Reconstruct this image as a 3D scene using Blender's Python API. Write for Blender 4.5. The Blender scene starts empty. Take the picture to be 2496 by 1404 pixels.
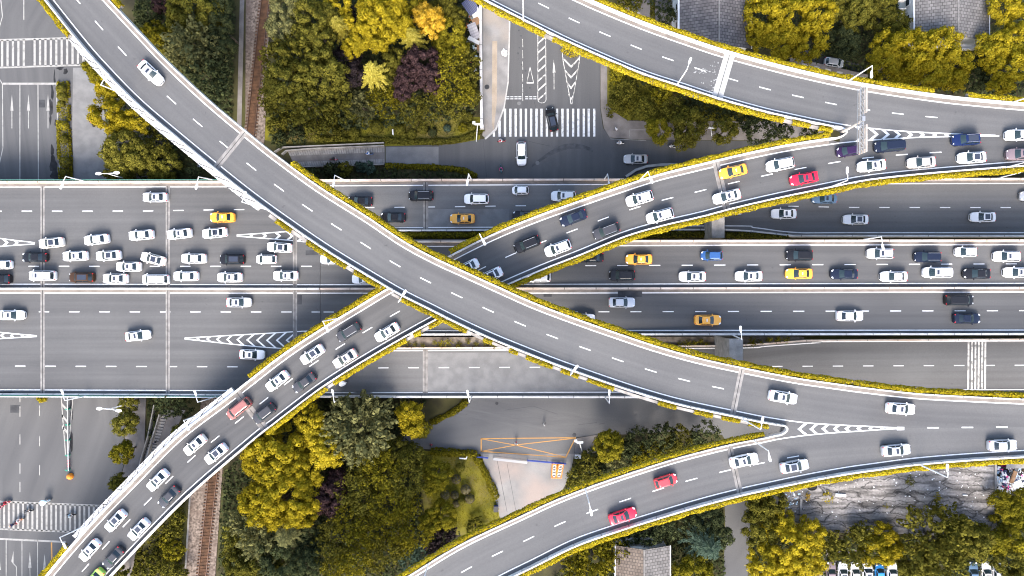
import bpy, math, random
import numpy as np
from mathutils import Vector, Matrix

random.seed(7)
RNG = np.random.default_rng(7)
SC = bpy.context.scene
COL = SC.collection

# ------------------------------------------------------------------ camera, sky, sun, exposure
H, F, CX, CY = 140.0, 1656.0, 1248.0, 702.0          # flight height, focal length and centre of the 2496 x 1404 photograph
cam_d = bpy.data.cameras.new('camera')
cam_d.sensor_width = 36.0
cam_d.lens = 36.0 * F / 2496.0
cam_d.clip_end = 3000.0
cam = bpy.data.objects.new('camera', cam_d)
cam.location = (0, 0, H)
COL.objects.link(cam)
SC.camera = cam

SUN_EL = math.radians(41)
w = bpy.data.worlds.new('World')
SC.world = w
w.use_nodes = True
nt = w.node_tree
sky = nt.nodes.new('ShaderNodeTexSky')
sky.sky_type = 'NISHITA'
sky.sun_disc = False
sky.sun_elevation = SUN_EL
sky.sun_rotation = math.radians(180)
sky.dust_density = 3.4
sky.air_density = 1.0
sky.ozone_density = 1.0
nt.links.new(sky.outputs[0], nt.nodes['Background'].inputs[0])
nt.nodes['Background'].inputs[1].default_value = 0.15
sun_d = bpy.data.lights.new('sun', 'SUN')
sun_d.energy = 1.5
sun_d.angle = math.radians(30)
sun_d.color = (1.0, 0.968, 0.94)
sun = bpy.data.objects.new('sun', sun_d)
sun.rotation_euler = (math.radians(90) - SUN_EL, 0, math.radians(-8))
sun.location = (0, 0, 300)
COL.objects.link(sun)
SC.view_settings.view_transform = 'Standard'
SC.view_settings.look = 'None'
SC.view_settings.exposure = 1.90
SC.view_settings.gamma = 1.0
SC.cycles.max_bounces = 6
SC.cycles.pixel_filter_type = 'BLACKMAN_HARRIS'
SC.cycles.filter_width = 1.1
SC.cycles.transparent_max_bounces = 8


def U(px, py, z):
    k = (H - z) / F
    return Vector(((px - CX) * k, (CY - py) * k, z))


# ------------------------------------------------------------------ helpers
def tag(o, label=None, cat=None, group=None, kind=None):
    if label: o['label'] = label
    if cat: o['category'] = cat
    if group: o['group'] = group
    if kind: o['kind'] = kind
    return o


def empty(name, loc, label=None, cat=None, group=None, kind=None, rz=0.0):
    o = bpy.data.objects.new(name, None)
    o.empty_display_size = 0.3
    o.location = loc
    o.rotation_euler = (0, 0, rz)
    COL.objects.link(o)
    return tag(o, label, cat, group, kind)


def link(name, me, parent=None):
    o = bpy.data.objects.new(name, me)
    COL.objects.link(o)
    if parent is not None: o.parent = parent
    return o


class MB:
    """collects faces and links them as ONE mesh object"""
    def __init__(s):
        s.v, s.f, s.m, s.uv = [], [], [], []

    def face(s, pts, mat=0, uv=None):
        b = len(s.v)
        s.v += [tuple(p) for p in pts]
        s.f.append(tuple(range(b, b + len(pts))))
        s.m.append(mat)
        s.uv += list(uv) if uv else [(p[0], p[1]) for p in pts]

    def box(s, c, size, rz=0.0, mat=0, M=None):
        x, y, z = size[0] / 2, size[1] / 2, size[2] / 2
        M = M or (Matrix.Translation(c) @ Matrix.Rotation(rz, 4, 'Z'))
        p = [M @ Vector(q) for q in ((-x, -y, -z), (x, -y, -z), (x, y, -z), (-x, y, -z), (-x, -y, z), (x, -y, z), (x, y, z), (-x, y, z))]
        for i in ((4, 5, 6, 7), (3, 2, 1, 0), (0, 1, 5, 4), (1, 2, 6, 5), (2, 3, 7, 6), (3, 0, 4, 7)):
            s.face([p[j] for j in i], mat)
        return s

    def tube(s, path, rad, n=8, mat=0, cap=True):
        path = [Vector(p) for p in path]
        if not isinstance(rad, (list, tuple)): rad = [rad] * len(path)
        rings = []
        for i, p in enumerate(path):
            d = (path[min(i + 1, len(path) - 1)] - path[max(i - 1, 0)]).normalized()
            a = d.orthogonal().normalized() if abs(d.z) < 0.99 else Vector((1, 0, 0))
            if abs(d.z) < 0.99: a = d.cross(Vector((0, 0, 1))).normalized()
            b = d.cross(a)
            rings.append([p + (a * math.cos(2 * math.pi * k / n) + b * math.sin(2 * math.pi * k / n)) * rad[i] for k in range(n)])
        base = len(s.v)
        for r in rings: s.v += [tuple(q) for q in r]
        for i in range(len(rings) - 1):
            for k in range(n):
                s.f.append((base + i * n + k, base + i * n + (k + 1) % n, base + (i + 1) * n + (k + 1) % n, base + (i + 1) * n + k))
                s.m.append(mat); s.uv += [(0, 0)] * 4
        if cap:
            s.f.append(tuple(base + k for k in range(n))[::-1]); s.m.append(mat); s.uv += [(0, 0)] * n
            s.f.append(tuple(base + (len(rings) - 1) * n + k for k in range(n))); s.m.append(mat); s.uv += [(0, 0)] * n
        return s

    def strip(s, A, B, mat=0, us=None, va=0.0, vb=None):
        """quads between two polylines of equal length; A is on the left of travel seen from above"""
        u = 0.0
        for i in range(len(A) - 1):
            d = (Vector(A[i + 1]) - Vector(A[i])).length
            w0 = (Vector(B[i]) - Vector(A[i])).length if vb is None else vb
            w1 = (Vector(B[i + 1]) - Vector(A[i + 1])).length if vb is None else vb
            s.face([A[i], B[i], B[i + 1], A[i + 1]], mat, [(u, 0), (u, w0), (u + d, w1), (u + d, 0)])
            u += d
        return s

    def mesh(s, name, mats, off=None, smooth=False):
        me = bpy.data.meshes.new(name)
        V = s.v if off is None else [(a - off[0], b - off[1], c - off[2]) for a, b, c in s.v]
        me.from_pydata(V, [], s.f)
        for m in (mats if isinstance(mats, (list, tuple)) else [mats]): me.materials.append(m)
        me.polygons.foreach_set('material_index', s.m)
        uvl = me.uv_layers.new(name='UVMap')
        uvl.data.foreach_set('uv', [c for q in s.uv for c in q])
        if smooth: me.polygons.foreach_set('use_smooth', [True] * len(s.f))
        me.update()
        return me

    def build(s, name, mats, parent=None, smooth=False):
        off = parent.location if parent is not None else None
        return link(name, s.mesh(name, mats, off, smooth), parent)


def quads_mesh(name, V, mat, n_per=4):
    """V: (N,4,3) array of leaf quads -> mesh"""
    V = np.asarray(V, dtype=np.float32)
    n = len(V)
    me = bpy.data.meshes.new(name)
    me.vertices.add(n * 4); me.loops.add(n * 4); me.polygons.add(n)
    me.vertices.foreach_set('co', V.reshape(-1))
    me.loops.foreach_set('vertex_index', np.arange(n * 4, dtype=np.int32))
    me.polygons.foreach_set('loop_start', np.arange(0, n * 4, 4, dtype=np.int32))
    me.polygons.foreach_set('loop_total', np.full(n, 4, dtype=np.int32))
    me.materials.append(mat)
    me.update(calc_edges=True)
    return me


def smooth_px(pts, step=5.0):
    """Catmull-Rom through the points, dense"""
    P = [np.array(p, float) for p in pts]
    P = [2 * P[0] - P[1]] + P + [2 * P[-1] - P[-2]]
    out = []
    for i in range(1, len(P) - 2):
        p0, p1, p2, p3 = P[i - 1:i + 3]
        n = max(2, int(np.linalg.norm(p2 - p1) / step))
        for k in range(n):
            t = k / n
            out.append(0.5 * (2 * p1 + (p2 - p0) * t + (2 * p0 - 5 * p1 + 4 * p2 - p3) * t * t + (3 * p1 - p0 - 3 * p2 + p3) * t ** 3))
    out.append(P[-2])
    return np.array(out)


def world_line(pts, zf, step_px=5.0, dz=0.0, smooth=True):
    d = smooth_px(pts, step_px) if smooth and len(pts) > 2 else None
    if d is None:
        d = []
        for a, b in zip(pts[:-1], pts[1:]):
            n = max(1, int(math.dist(a, b) / 25))
            d += [(a[0] + (b[0] - a[0]) * k / n, a[1] + (b[1] - a[1]) * k / n) for k in range(n)]
        d.append(pts[-1])
    return [U(p[0], p[1], zf(p[0])) + Vector((0, 0, dz)) for p in d]


def lat_of(line):
    """horizontal unit vectors pointing to the right of travel"""
    out = []
    for i in range(len(line)):
        t = line[min(i + 1, len(line) - 1)] - line[max(i - 1, 0)]
        t.z = 0
        t.normalize()
        out.append(Vector((t.y, -t.x, 0)))
    return out


def arc(line):
    c = [0.0]
    for a, b in zip(line[:-1], line[1:]): c.append(c[-1] + (b - a).length)
    return c


def at_arc(line, c, s):
    s = min(max(s, 0), c[-1])
    i = int(np.searchsorted(c, s)) - 1
    i = min(max(i, 0), len(line) - 2)
    t = (s - c[i]) / max(c[i + 1] - c[i], 1e-9)
    return line[i].lerp(line[i + 1], t), (line[i + 1] - line[i]).normalized()


def paint(mb, line, width, dz=0.008):
    """flat painted strip along a world polyline"""
    L = lat_of(line)
    up = Vector((0, 0, dz))
    mb.strip([p - l * width / 2 + up for p, l in zip(line, L)], [p + l * width / 2 + up for p, l in zip(line, L)])


def dashes(line, period, dash, width, phase_pt=None, s0=None, s1=None, dz=0.008):
    c = arc(line)
    ph = 0.0
    if phase_pt is not None:
        j = min(range(len(line)), key=lambda i: (line[i].xy - Vector(phase_pt[:2])).length)
        ph = c[j]
    s = ph % period
    out = []
    while s < c[-1]:
        if (s0 is None or s >= s0) and (s1 is None or s <= s1):
            seg = [at_arc(line, c, s + dash * (k / 3 - 0.5))[0] for k in range(4)]
            if (seg[-1] - seg[0]).length > 0.5:
                one = MB(); paint(one, seg, width, dz); out.append(one)
        s += period
    return out


def sweep(mb, line, prof, mat=0, close=False, side=1.0):
    """sweep a profile [(lateral, height)...] along a world polyline"""
    L = lat_of(line)
    rows = [[p + l * (side * a) + Vector((0, 0, h)) for p, l in zip(line, L)] for a, h in prof]
    if close: rows.append(rows[0])
    for A, B in zip(rows[:-1], rows[1:]):
        mb.strip(A, B, mat) if side > 0 else mb.strip(B, A, mat)
    if close:
        for i in (0, -1):
            mb.face([r[i] for r in rows[:-1]], mat)


# ------------------------------------------------------------------ materials
def new_mat(name):
    m = bpy.data.materials.new(name)
    m.use_nodes = True
    return m, m.node_tree.nodes, m.node_tree.links, m.node_tree.nodes['Principled BSDF']


def plain(name, col, rough=0.6, metal=0.0, coat=0.0, spec=0.5):
    m, N, L, b = new_mat(name)
    b.inputs['Base Color'].default_value = (*col, 1)
    b.inputs['Roughness'].default_value = rough
    b.inputs['Metallic'].default_value = metal
    b.inputs['Coat Weight'].default_value = coat
    b.inputs['Coat Roughness'].default_value = 0.05
    b.inputs['Specular IOR Level'].default_value = spec
    return m


def noisy(name, c1, c2, scale=1.0, rough=0.85, stretch=(1, 1, 1), uv=False, detail=6, lo=0.35, hi=0.65, fine=0.18, bump=0.0, c3=None, big=0.03):
    """two colours mixed by noise (stretched), plus a fine grain and an optional broad third colour"""
    m, N, L, b = new_mat(name)
    tc = N.new('ShaderNodeTexCoord')
    mp = N.new('ShaderNodeMapping')
    mp.inputs['Scale'].default_value = stretch
    src = tc.outputs['UV'] if uv else tc.outputs['Object']
    L.new(src, mp.inputs[0])
    n1 = N.new('ShaderNodeTexNoise'); n1.inputs['Scale'].default_value = scale; n1.inputs['Detail'].default_value = detail
    L.new(mp.outputs[0], n1.inputs['Vector'])
    r = N.new('ShaderNodeMapRange'); r.inputs[1].default_value = lo; r.inputs[2].default_value = hi
    L.new(n1.outputs['Fac'], r.inputs[0])
    mx = N.new('ShaderNodeMix'); mx.data_type = 'RGBA'
    mx.inputs[6].default_value = (*c1, 1); mx.inputs[7].default_value = (*c2, 1)
    L.new(r.outputs[0], mx.inputs[0])
    out = mx.outputs[2]
    if c3 is not None:
        nb = N.new('ShaderNodeTexNoise'); nb.inputs['Scale'].default_value = big; nb.inputs['Detail'].default_value = 5
        L.new(tc.outputs['Object'], nb.inputs['Vector'])
        rb = N.new('ShaderNodeMapRange'); rb.inputs[1].default_value = 0.48; rb.inputs[2].default_value = 0.66
        L.new(nb.outputs['Fac'], rb.inputs[0])
        m3 = N.new('ShaderNodeMix'); m3.data_type = 'RGBA'; m3.inputs[7].default_value = (*c3, 1)
        L.new(rb.outputs[0], m3.inputs[0]); L.new(out, m3.inputs[6])
        out = m3.outputs[2]
    n2 = N.new('ShaderNodeTexNoise'); n2.inputs['Scale'].default_value = 6.0; n2.inputs['Detail'].default_value = 4
    L.new(tc.outputs['Object'], n2.inputs['Vector'])
    r2 = N.new('ShaderNodeMapRange'); r2.inputs[3].default_value = 1 - fine; r2.inputs[4].default_value = 1 + fine
    L.new(n2.outputs['Fac'], r2.inputs[0])
    mul = N.new('ShaderNodeVectorMath'); mul.operation = 'SCALE'
    L.new(out, mul.inputs[0]); L.new(r2.outputs[0], mul.inputs['Scale'])
    L.new(mul.outputs[0], b.inputs['Base Color'])
    b.inputs['Roughness'].default_value = rough
    b.inputs['Specular IOR Level'].default_value = 0.3
    if bump:
        bp = N.new('ShaderNodeBump'); bp.inputs['Strength'].default_value = bump
        L.new(n1.outputs['Fac'], bp.inputs['Height']); L.new(bp.outputs[0], b.inputs['Normal'])
    return m


def asphalt(name, dark, light, tint=(1.0, 0.99, 1.0), stretch=(0.012, 0.75, 1)):
    """tarmac with wear streaks that follow the lane (UV u runs along the road, v across it)"""
    m, N, L, b = new_mat(name)
    tc = N.new('ShaderNodeTexCoord')
    mp = N.new('ShaderNodeMapping'); mp.inputs['Scale'].default_value = stretch
    L.new(tc.outputs['UV'], mp.inputs[0])
    n1 = N.new('ShaderNodeTexNoise'); n1.inputs['Scale'].default_value = 1.0; n1.inputs['Detail'].default_value = 4
    L.new(mp.outputs[0], n1.inputs['Vector'])
    n2 = N.new('ShaderNodeTexNoise'); n2.inputs['Scale'].default_value = 0.055; n2.inputs['Detail'].default_value = 6
    L.new(tc.outputs['Object'], n2.inputs['Vector'])
    n3 = N.new('ShaderNodeTexNoise'); n3.inputs['Scale'].default_value = 5.0; n3.inputs['Detail'].default_value = 5
    L.new(tc.outputs['Object'], n3.inputs['Vector'])
    a = N.new('ShaderNodeMath'); a.operation = 'MULTIPLY_ADD'; a.inputs[1].default_value = 0.62
    L.new(n1.outputs['Fac'], a.inputs[0])
    a2 = N.new('ShaderNodeMath'); a2.operation = 'MULTIPLY_ADD'; a2.inputs[1].default_value = 0.5; a2.inputs[2].default_value = 0.0
    L.new(n2.outputs['Fac'], a2.inputs[0]); L.new(a2.outputs[0], a.inputs[2])
    r = N.new('ShaderNodeMapRange'); r.inputs[1].default_value = 0.36; r.inputs[2].default_value = 0.76
    L.new(a.outputs[0], r.inputs[0])
    mx = N.new('ShaderNodeMix'); mx.data_type = 'RGBA'
    mx.inputs[6].default_value = (dark * tint[0], dark * tint[1], dark * tint[2], 1)
    mx.inputs[7].default_value = (light, light * 0.985, light * 0.965, 1)
    L.new(r.outputs[0], mx.inputs[0])
    r3 = N.new('ShaderNodeMapRange'); r3.inputs[3].default_value = 0.84; r3.inputs[4].default_value = 1.16
    L.new(n3.outputs['Fac'], r3.inputs[0])
    mul = N.new('ShaderNodeVectorMath'); mul.operation = 'SCALE'
    L.new(mx.outputs[2], mul.inputs[0])
    # oil drips, small dark repairs
    n4 = N.new('ShaderNodeTexNoise'); n4.inputs['Scale'].default_value = 0.9; n4.inputs['Detail'].default_value = 3
    L.new(tc.outputs['Object'], n4.inputs['Vector'])
    r4 = N.new('ShaderNodeMapRange'); r4.inputs[1].default_value = 0.70; r4.inputs[2].default_value = 0.78; r4.inputs[3].default_value = 1.0; r4.inputs[4].default_value = 0.72
    L.new(n4.outputs['Fac'], r4.inputs[0])
    mm = N.new('ShaderNodeMath'); mm.operation = 'MULTIPLY'
    L.new(r3.outputs[0], mm.inputs[0]); L.new(r4.outputs[0], mm.inputs[1]); L.new(mm.outputs[0], mul.inputs['Scale'])
    L.new(mul.outputs[0], b.inputs['Base Color'])
    b.inputs['Roughness'].default_value = 0.9
    b.inputs['Specular IOR Level'].default_value = 0.25
    return m


def segmented(m, length=5.0):
    """adds dark panel joints every few metres along UV u"""
    N, L = m.node_tree.nodes, m.node_tree.links
    b = N['Principled BSDF']
    src = b.inputs['Base Color'].links[0].from_socket
    tc = N.new('ShaderNodeTexCoord'); sx = N.new('ShaderNodeSeparateXYZ'); L.new(tc.outputs['UV'], sx.inputs[0])
    d = N.new('ShaderNodeMath'); d.operation = 'DIVIDE'; d.inputs[1].default_value = length; L.new(sx.outputs[0], d.inputs[0])
    f = N.new('ShaderNodeMath'); f.operation = 'FRACT'; L.new(d.outputs[0], f.inputs[0])
    g = N.new('ShaderNodeMath'); g.operation = 'LESS_THAN'; g.inputs[1].default_value = 0.03; L.new(f.outputs[0], g.inputs[0])
    r = N.new('ShaderNodeMapRange'); r.inputs[3].default_value = 1.0; r.inputs[4].default_value = 0.4; L.new(g.outputs[0], r.inputs[0])
    s = N.new('ShaderNodeVectorMath'); s.operation = 'SCALE'; L.new(src, s.inputs[0]); L.new(r.outputs[0], s.inputs['Scale'])
    L.new(s.outputs[0], b.inputs['Base Color'])
    return m


def leaf_mat(name, c1, c2, trans=0.18):
    m, N, L, b = new_mat(name)
    g = N.new('ShaderNodeNewGeometry')
    oi = N.new('ShaderNodeObjectInfo')
    mx = N.new('ShaderNodeMix'); mx.data_type = 'RGBA'
    mx.inputs[6].default_value = (*c1, 1); mx.inputs[7].default_value = (*c2, 1)
    pw = N.new('ShaderNodeMath'); pw.operation = 'POWER'; pw.inputs[1].default_value = 1.5
    L.new(g.outputs['Random Per Island'], pw.inputs[0]); L.new(pw.outputs[0], mx.inputs[0])
    r = N.new('ShaderNodeMapRange'); r.inputs[3].default_value = 0.74; r.inputs[4].default_value = 1.18
    L.new(oi.outputs['Random'], r.inputs[0])
    mul = N.new('ShaderNodeVectorMath'); mul.operation = 'SCALE'
    L.new(mx.outputs[2], mul.inputs[0]); L.new(r.outputs[0], mul.inputs['Scale'])
    d = N.new('ShaderNodeBsdfDiffuse'); t = N.new('ShaderNodeBsdfTranslucent')
    L.new(mul.outputs[0], d.inputs[0]); L.new(mul.outputs[0], t.inputs[0])
    ms = N.new('ShaderNodeMixShader'); ms.inputs[0].default_value = trans
    L.new(d.outputs[0], ms.inputs[1]); L.new(t.outputs[0], ms.inputs[2])
    L.new(ms.outputs[0], N['Material Output'].inputs['Surface'])
    return m


M = {}
M['asph_ramp'] = asphalt('tarmac_ramp', 0.080, 0.122)
M['asph_low'] = asphalt('tarmac_low_ramp', 0.064, 0.102)
M['asph_main'] = asphalt('tarmac_highway', 0.066, 0.112)
M['asph_side'] = asphalt('tarmac_frontage', 0.092, 0.148, (1.03, 1, 0.98))
M['asph_st'] = asphalt('tarmac_street', 0.072, 0.108, stretch=(0.6, 0.02, 1))
M['asph_lot'] = asphalt('tarmac_forecourt', 0.098, 0.142, stretch=(0.07, 0.09, 1))
M['shoulder'] = noisy('gutter_concrete', (0.14, 0.122, 0.108), (0.185, 0.165, 0.148), 0.8, 0.9)
M['paint'] = noisy('road_paint', (0.52, 0.52, 0.51), (0.72, 0.72, 0.7), 1.2, 0.6, lo=0.25, hi=0.5)
M['paint_zebra'] = noisy('zebra_paint', (0.3, 0.3, 0.295), (0.62, 0.62, 0.61), 1.6, 0.7, lo=0.3, hi=0.5, fine=0.2)
M['paint_worn'] = noisy('worn_road_paint', (0.2, 0.195, 0.18), (0.56, 0.54, 0.5), 1.3, 0.8, lo=0.36, hi=0.52, fine=0.25)
M['paint_pale'] = noisy('pale_road_paint', (0.19, 0.185, 0.17), (0.30, 0.29, 0.27), 1.3, 0.8, lo=0.3, hi=0.5)
M['paint_orange'] = noisy('orange_road_paint', (0.38, 0.2, 0.06), (0.5, 0.26, 0.07), 1.0, 0.7)
M['parapet'] = noisy('painted_parapet', (0.47, 0.46, 0.445), (0.62, 0.61, 0.59), 0.7, 0.7, c3=(0.44, 0.42, 0.4), big=0.25)
M['parapet_warm'] = noisy('warm_parapet', (0.46, 0.38, 0.32), (0.62, 0.54, 0.47), 0.6, 0.8, c3=(0.5, 0.37, 0.28), big=0.12)
segmented(M['parapet']); segmented(M['parapet_warm'], 6.0)
M['concrete'] = noisy('concrete', (0.2, 0.185, 0.17), (0.32, 0.3, 0.275), 0.8, 0.9, bump=0.1)
M['joint'] = noisy('joint_concrete', (0.15, 0.14, 0.13), (0.25, 0.235, 0.22), 0.9, 0.9)
M['joint_white'] = noisy('new_joint_concrete', (0.3, 0.295, 0.28), (0.46, 0.45, 0.43), 0.9, 0.9)
M['gap'] = plain('joint_gap', (0.02, 0.02, 0.02), 0.9)
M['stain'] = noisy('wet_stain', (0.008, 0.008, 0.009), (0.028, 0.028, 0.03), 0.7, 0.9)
M['road_dark'] = noisy('tyre_scuff', (0.05, 0.05, 0.052), (0.085, 0.085, 0.087), 0.8, 0.9)
M['patch'] = noisy('tarmac_patch', (0.035, 0.036, 0.039), (0.06, 0.06, 0.063), 0.7, 0.9)
M['patch_lt'] = noisy('pale_patch', (0.138, 0.136, 0.133), (0.18, 0.177, 0.172), 0.5, 0.9)
M['splash'] = noisy('white_splash', (0.15, 0.15, 0.148), (0.32, 0.32, 0.31), 2.0, 0.9)
M['white_metal'] = plain('white_painted_metal', (0.78, 0.78, 0.77), 0.35)
M['steel'] = plain('galvanised_steel', (0.4, 0.4, 0.4), 0.4, 0.6)
M['sign_back'] = noisy('sign_back', (0.5, 0.43, 0.37), (0.62, 0.55, 0.48), 1.0, 0.6)
M['green_glass'] = plain('green_barrier_glass', (0.08, 0.2, 0.16), 0.15)
M['soil'] = noisy('soil', (0.022, 0.02, 0.011), (0.06, 0.053, 0.02), 0.25, 0.95, c3=(0.06, 0.058, 0.015), big=0.05)
M['median_soil'] = noisy('dry_median_soil', (0.1, 0.078, 0.06), (0.21, 0.175, 0.14), 0.9, 0.95)
M['lawn'] = noisy('lawn', (0.075, 0.073, 0.008), (0.185, 0.165, 0.012), 0.35, 0.95, c3=(0.16, 0.12, 0.05), big=0.1)
M['pave'] = noisy('pavement_slabs', (0.165, 0.158, 0.152), (0.245, 0.235, 0.225), 0.35, 0.9, c3=(0.27, 0.235, 0.2), big=0.12)
M['pave_warm'] = noisy('tactile_paving', (0.27, 0.22, 0.165), (0.34, 0.28, 0.215), 0.5, 0.9)
M['pave_dark'] = noisy('dark_pavement', (0.13, 0.115, 0.105), (0.2, 0.18, 0.165), 0.4, 0.9)
M['yard'] = noisy('dusty_yard', (0.165, 0.162, 0.158), (0.24, 0.23, 0.22), 0.2, 0.9, c3=(0.27, 0.225, 0.2), big=0.09)
M['kerb'] = noisy('kerb_stone', (0.32, 0.31, 0.29), (0.45, 0.43, 0.4), 1.0, 0.9)
M['ballast'] = noisy('ballast', (0.075, 0.057, 0.045), (0.24, 0.19, 0.155), 2.2, 0.95, bump=0.6, c3=(0.12, 0.088, 0.07), big=0.3)
M['sleeper'] = noisy('rusty_sleepers', (0.05, 0.026, 0.014), (0.1, 0.05, 0.026), 1.0, 0.9)
M['rail'] = plain('rail_steel', (0.16, 0.1, 0.075), 0.45, 0.7)
M['dark'] = plain('dark_hole', (0.008, 0.008, 0.008), 0.9)
M['blue'] = plain('blue_painted_steel', (0.03, 0.06, 0.28), 0.4)
M['orange'] = plain('orange_painted_steel', (0.75, 0.24, 0.02), 0.5)
M['green_p'] = plain('green_plastic', (0.01, 0.2, 0.13), 0.5)
M['red'] = plain('red_plastic', (0.55, 0.02, 0.04), 0.5)
M['wood'] = noisy('old_boards', (0.2, 0.11, 0.06), (0.3, 0.19, 0.11), 1.0, 0.9)
M['bark'] = noisy('bark', (0.05, 0.038, 0.026), (0.11, 0.085, 0.06), 2.0, 0.95)
# foliage: dark leaf, light leaf
LEAF = {
    'Y': ((0.215, 0.165, 0.008), (0.42, 0.33, 0.026)),     # bright yellow
    'G': ((0.095, 0.082, 0.007), (0.235, 0.2, 0.018)),   # gold green
    'O': ((0.062, 0.058, 0.01), (0.162, 0.146, 0.024)),  # olive
    'E': ((0.092, 0.092, 0.036), (0.195, 0.185, 0.07)),     # grey olive
    'D': ((0.029, 0.037, 0.017), (0.075, 0.084, 0.033)),   # dark green
    'P': ((0.026, 0.015, 0.016), (0.082, 0.048, 0.047)), # plum
    'K': ((0.016, 0.012, 0.013), (0.045, 0.034, 0.035)),   # almost black
    'L': ((0.22, 0.185, 0.022), (0.42, 0.355, 0.07)),        # pale lime yellow
    'C': ((0.32, 0.19, 0.012), (0.52, 0.34, 0.045)),     # ochre
    'T': ((0.03, 0.05, 0.035), (0.085, 0.12, 0.085)),    # teal
    'B': ((0.085, 0.073, 0.04), (0.155, 0.135, 0.075)), # grey brown clipped shrub
}
for k, (a, b) in LEAF.items(): M['leaf_' + k] = leaf_mat('leaves_' + k, a, b)
M['hedge'] = leaf_mat('hedge_leaves', (0.235, 0.178, 0.008), (0.45, 0.355, 0.025), 0.2)
# ------------------------------------------------------------------ levels (metres above ground)
def zmain(x):
    t = min(max((x - 700) / 1300.0, 0), 1)
    return 5.5 + 8.1 * t * t * (3 - 2 * t)
def zfr(x): return 5.5
def zA(x): return 22.5
def zB(x): return float(np.interp(x, [-60, 60, 150, 620, 1100, 1750, 2050, 2900], [8.6, 9.2, 9.6, 12.4, 15.5, 18.6, 19.5, 19.5]))
def zC(x): return 19.5
def zG(x): return 0.02

A_N = [(40,-240),(190,-66),(249,-1),(342,99),(403,163),(506,259),(606.8,342.7),(668.4,391.5),(770.9,465.8),(888.9,540),(973.5,597),(1050,639),(1124,673),(1210,712),(1304,753.7),(1414,794.7),(1510,828),(1602.6,858.6),(1705,886.8),(1810,909.5),(1937,933.8),(2039,948.4),(2110,958),(2227,970.9),(2354,978.3),(2496,984.6),(2620,988),(2850,992)]
A_S = [(-80,-255),(62,-84),(130,0),(209,99),(260,157),(342,241),(444,328),(544,410),(632,479),(717,540),(805,600),(900,658),(985.5,707.7),(1050.4,740),(1120,775),(1200,811.8),(1277,843.4),(1371,880),(1500,925.3),(1585.5,952.6),(1671,975.7),(1785.5,1000),(1868.4,1016.8),(1962.4,1030.4),(2056.4,1036.4),(2120,1039.3),(2203.7,1043),(2350,1042),(2620,1039.5),(2850,1037)]
C_N = [(1060,-165),(1290,-52),(1397,0),(1460,28.5),(1566,72),(1665,107.5),(1766,141),(1894,175.7),(1979,196),(2060,213.3),(2150,229),(2256,244.4),(2346,255.3),(2496,268.7),(2620,277),(2850,288)]
C_S = [(900,-150),(1120,-42),(1200,0),(1269,35),(1382,90.6),(1470,130),(1569,171.5),(1665,203),(1749,230.5),(1860,262),(1962,285),(2030,299),(2068,305.6),(2103,310.8),(2205,320),(2320,326),(2454,330.5),(2620,333),(2850,337)]
B_N = [(-60,1650),(75,1478),(130,1404),(231,1287),(345,1169),(442.6,1071.6),(560,982),(606,945.5),(702.6,871),(798,808),(877,760),(955,713),(1030,674),(1103,635),(1202.6,585.5),(1305,542.7),(1410,505),(1502.6,473),(1605,440),(1710,414),(1756,402.9),(1854,380.7),(1939,364.4),(2010,353.8),(2082,345),(2205,336.4),(2320,332.8),(2454,331.5),(2620,333),(2850,337)]
B_S = [(50,1640),(190,1473),(253,1404),(380,1270),(473,1180),(620,1054.5),(660,1024),(690.6,1000),(788,927.5),(920,845.5),(1050.8,771.6),(1140,727),(1218,689),(1320,645),(1410,610),(1520,565),(1610,539),(1710,515.8),(1773.5,498.6),(1888,472),(2010,447),(2103,428.7),(2205,416.8),(2320,406.5),(2496,393),(2620,385),(2850,374)]
D_N = [(640,1640),(910,1470),(1014.7,1404),(1131,1334),(1270,1268.5),(1362.6,1226),(1465,1187),(1570,1152),(1662.6,1123.4),(1782,1093.5),(1860,1078.5),(1908,1068.5),(1994,1058),(2098,1050.5),(2203.7,1044),(2350,1042.2),(2620,1039.7),(2850,1037.2)]
D_S = [(850,1625),(1100,1468),(1216,1404),(1293,1366),(1397,1315),(1499,1279),(1570,1256.5),(1697,1218.3),(1796,1192.6),(1860,1178.3),(1960,1157.3),(2062,1139),(2130,1129.5),(2227,1116.8),(2354,1106.3),(2496,1097.8),(2620,1092),(2850,1083)]


class Ramp:
    def __init__(s, NP, SP, zf, nose=None, nose_side=None):
        s.zf = zf
        nw = world_line(NP, zf)
        s.S = world_line(SP, zf)
        c = arc(nw)
        k = int(c[-1] / 2.0)
        s.N = [at_arc(nw, c, c[-1] * i / k)[0] for i in range(k + 1)]
        t = lat_of(s.N)
        Sx = np.array([q.xy for q in s.S])
        pair, j = [], 0
        for n, l in zip(s.N, t):
            tx = np.array((-l.y, l.x))
            d = (Sx - np.array(n.xy)) @ tx
            jj = int(np.argmax(d > 0)) if (d > 0).any() else len(d) - 1
            jj = max(jj, 1)
            a, b = d[jj - 1], d[jj]
            f = min(max(-a / (b - a) if b != a else 0, 0), 1)
            p = s.S[jj - 1].lerp(s.S[jj], f)
            p.z = n.z
            pair.append(p)
        s.P = pair
        s.mid = [n.lerp(p, 0.5) for n, p in zip(s.N, s.P)]
        s.px = [CX + p.x * F / (H - p.z) for p in s.mid]
        s.nose, s.nose_side = nose, nose_side

    def edge(s, side, off=0.0, x0=-1e9, x1=1e9):
        """offset outward from an edge line, limited to a span of picture columns"""
        line = s.N if side == 'N' else s.P
        L = lat_of(line)
        sg = -1 if side == 'N' else 1
        out = []
        for p, l in zip(line, L):
            x = CX + p.x * F / (H - p.z)
            if x0 <= x <= x1: out.append(p + l * sg * off)
        return out


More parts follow.
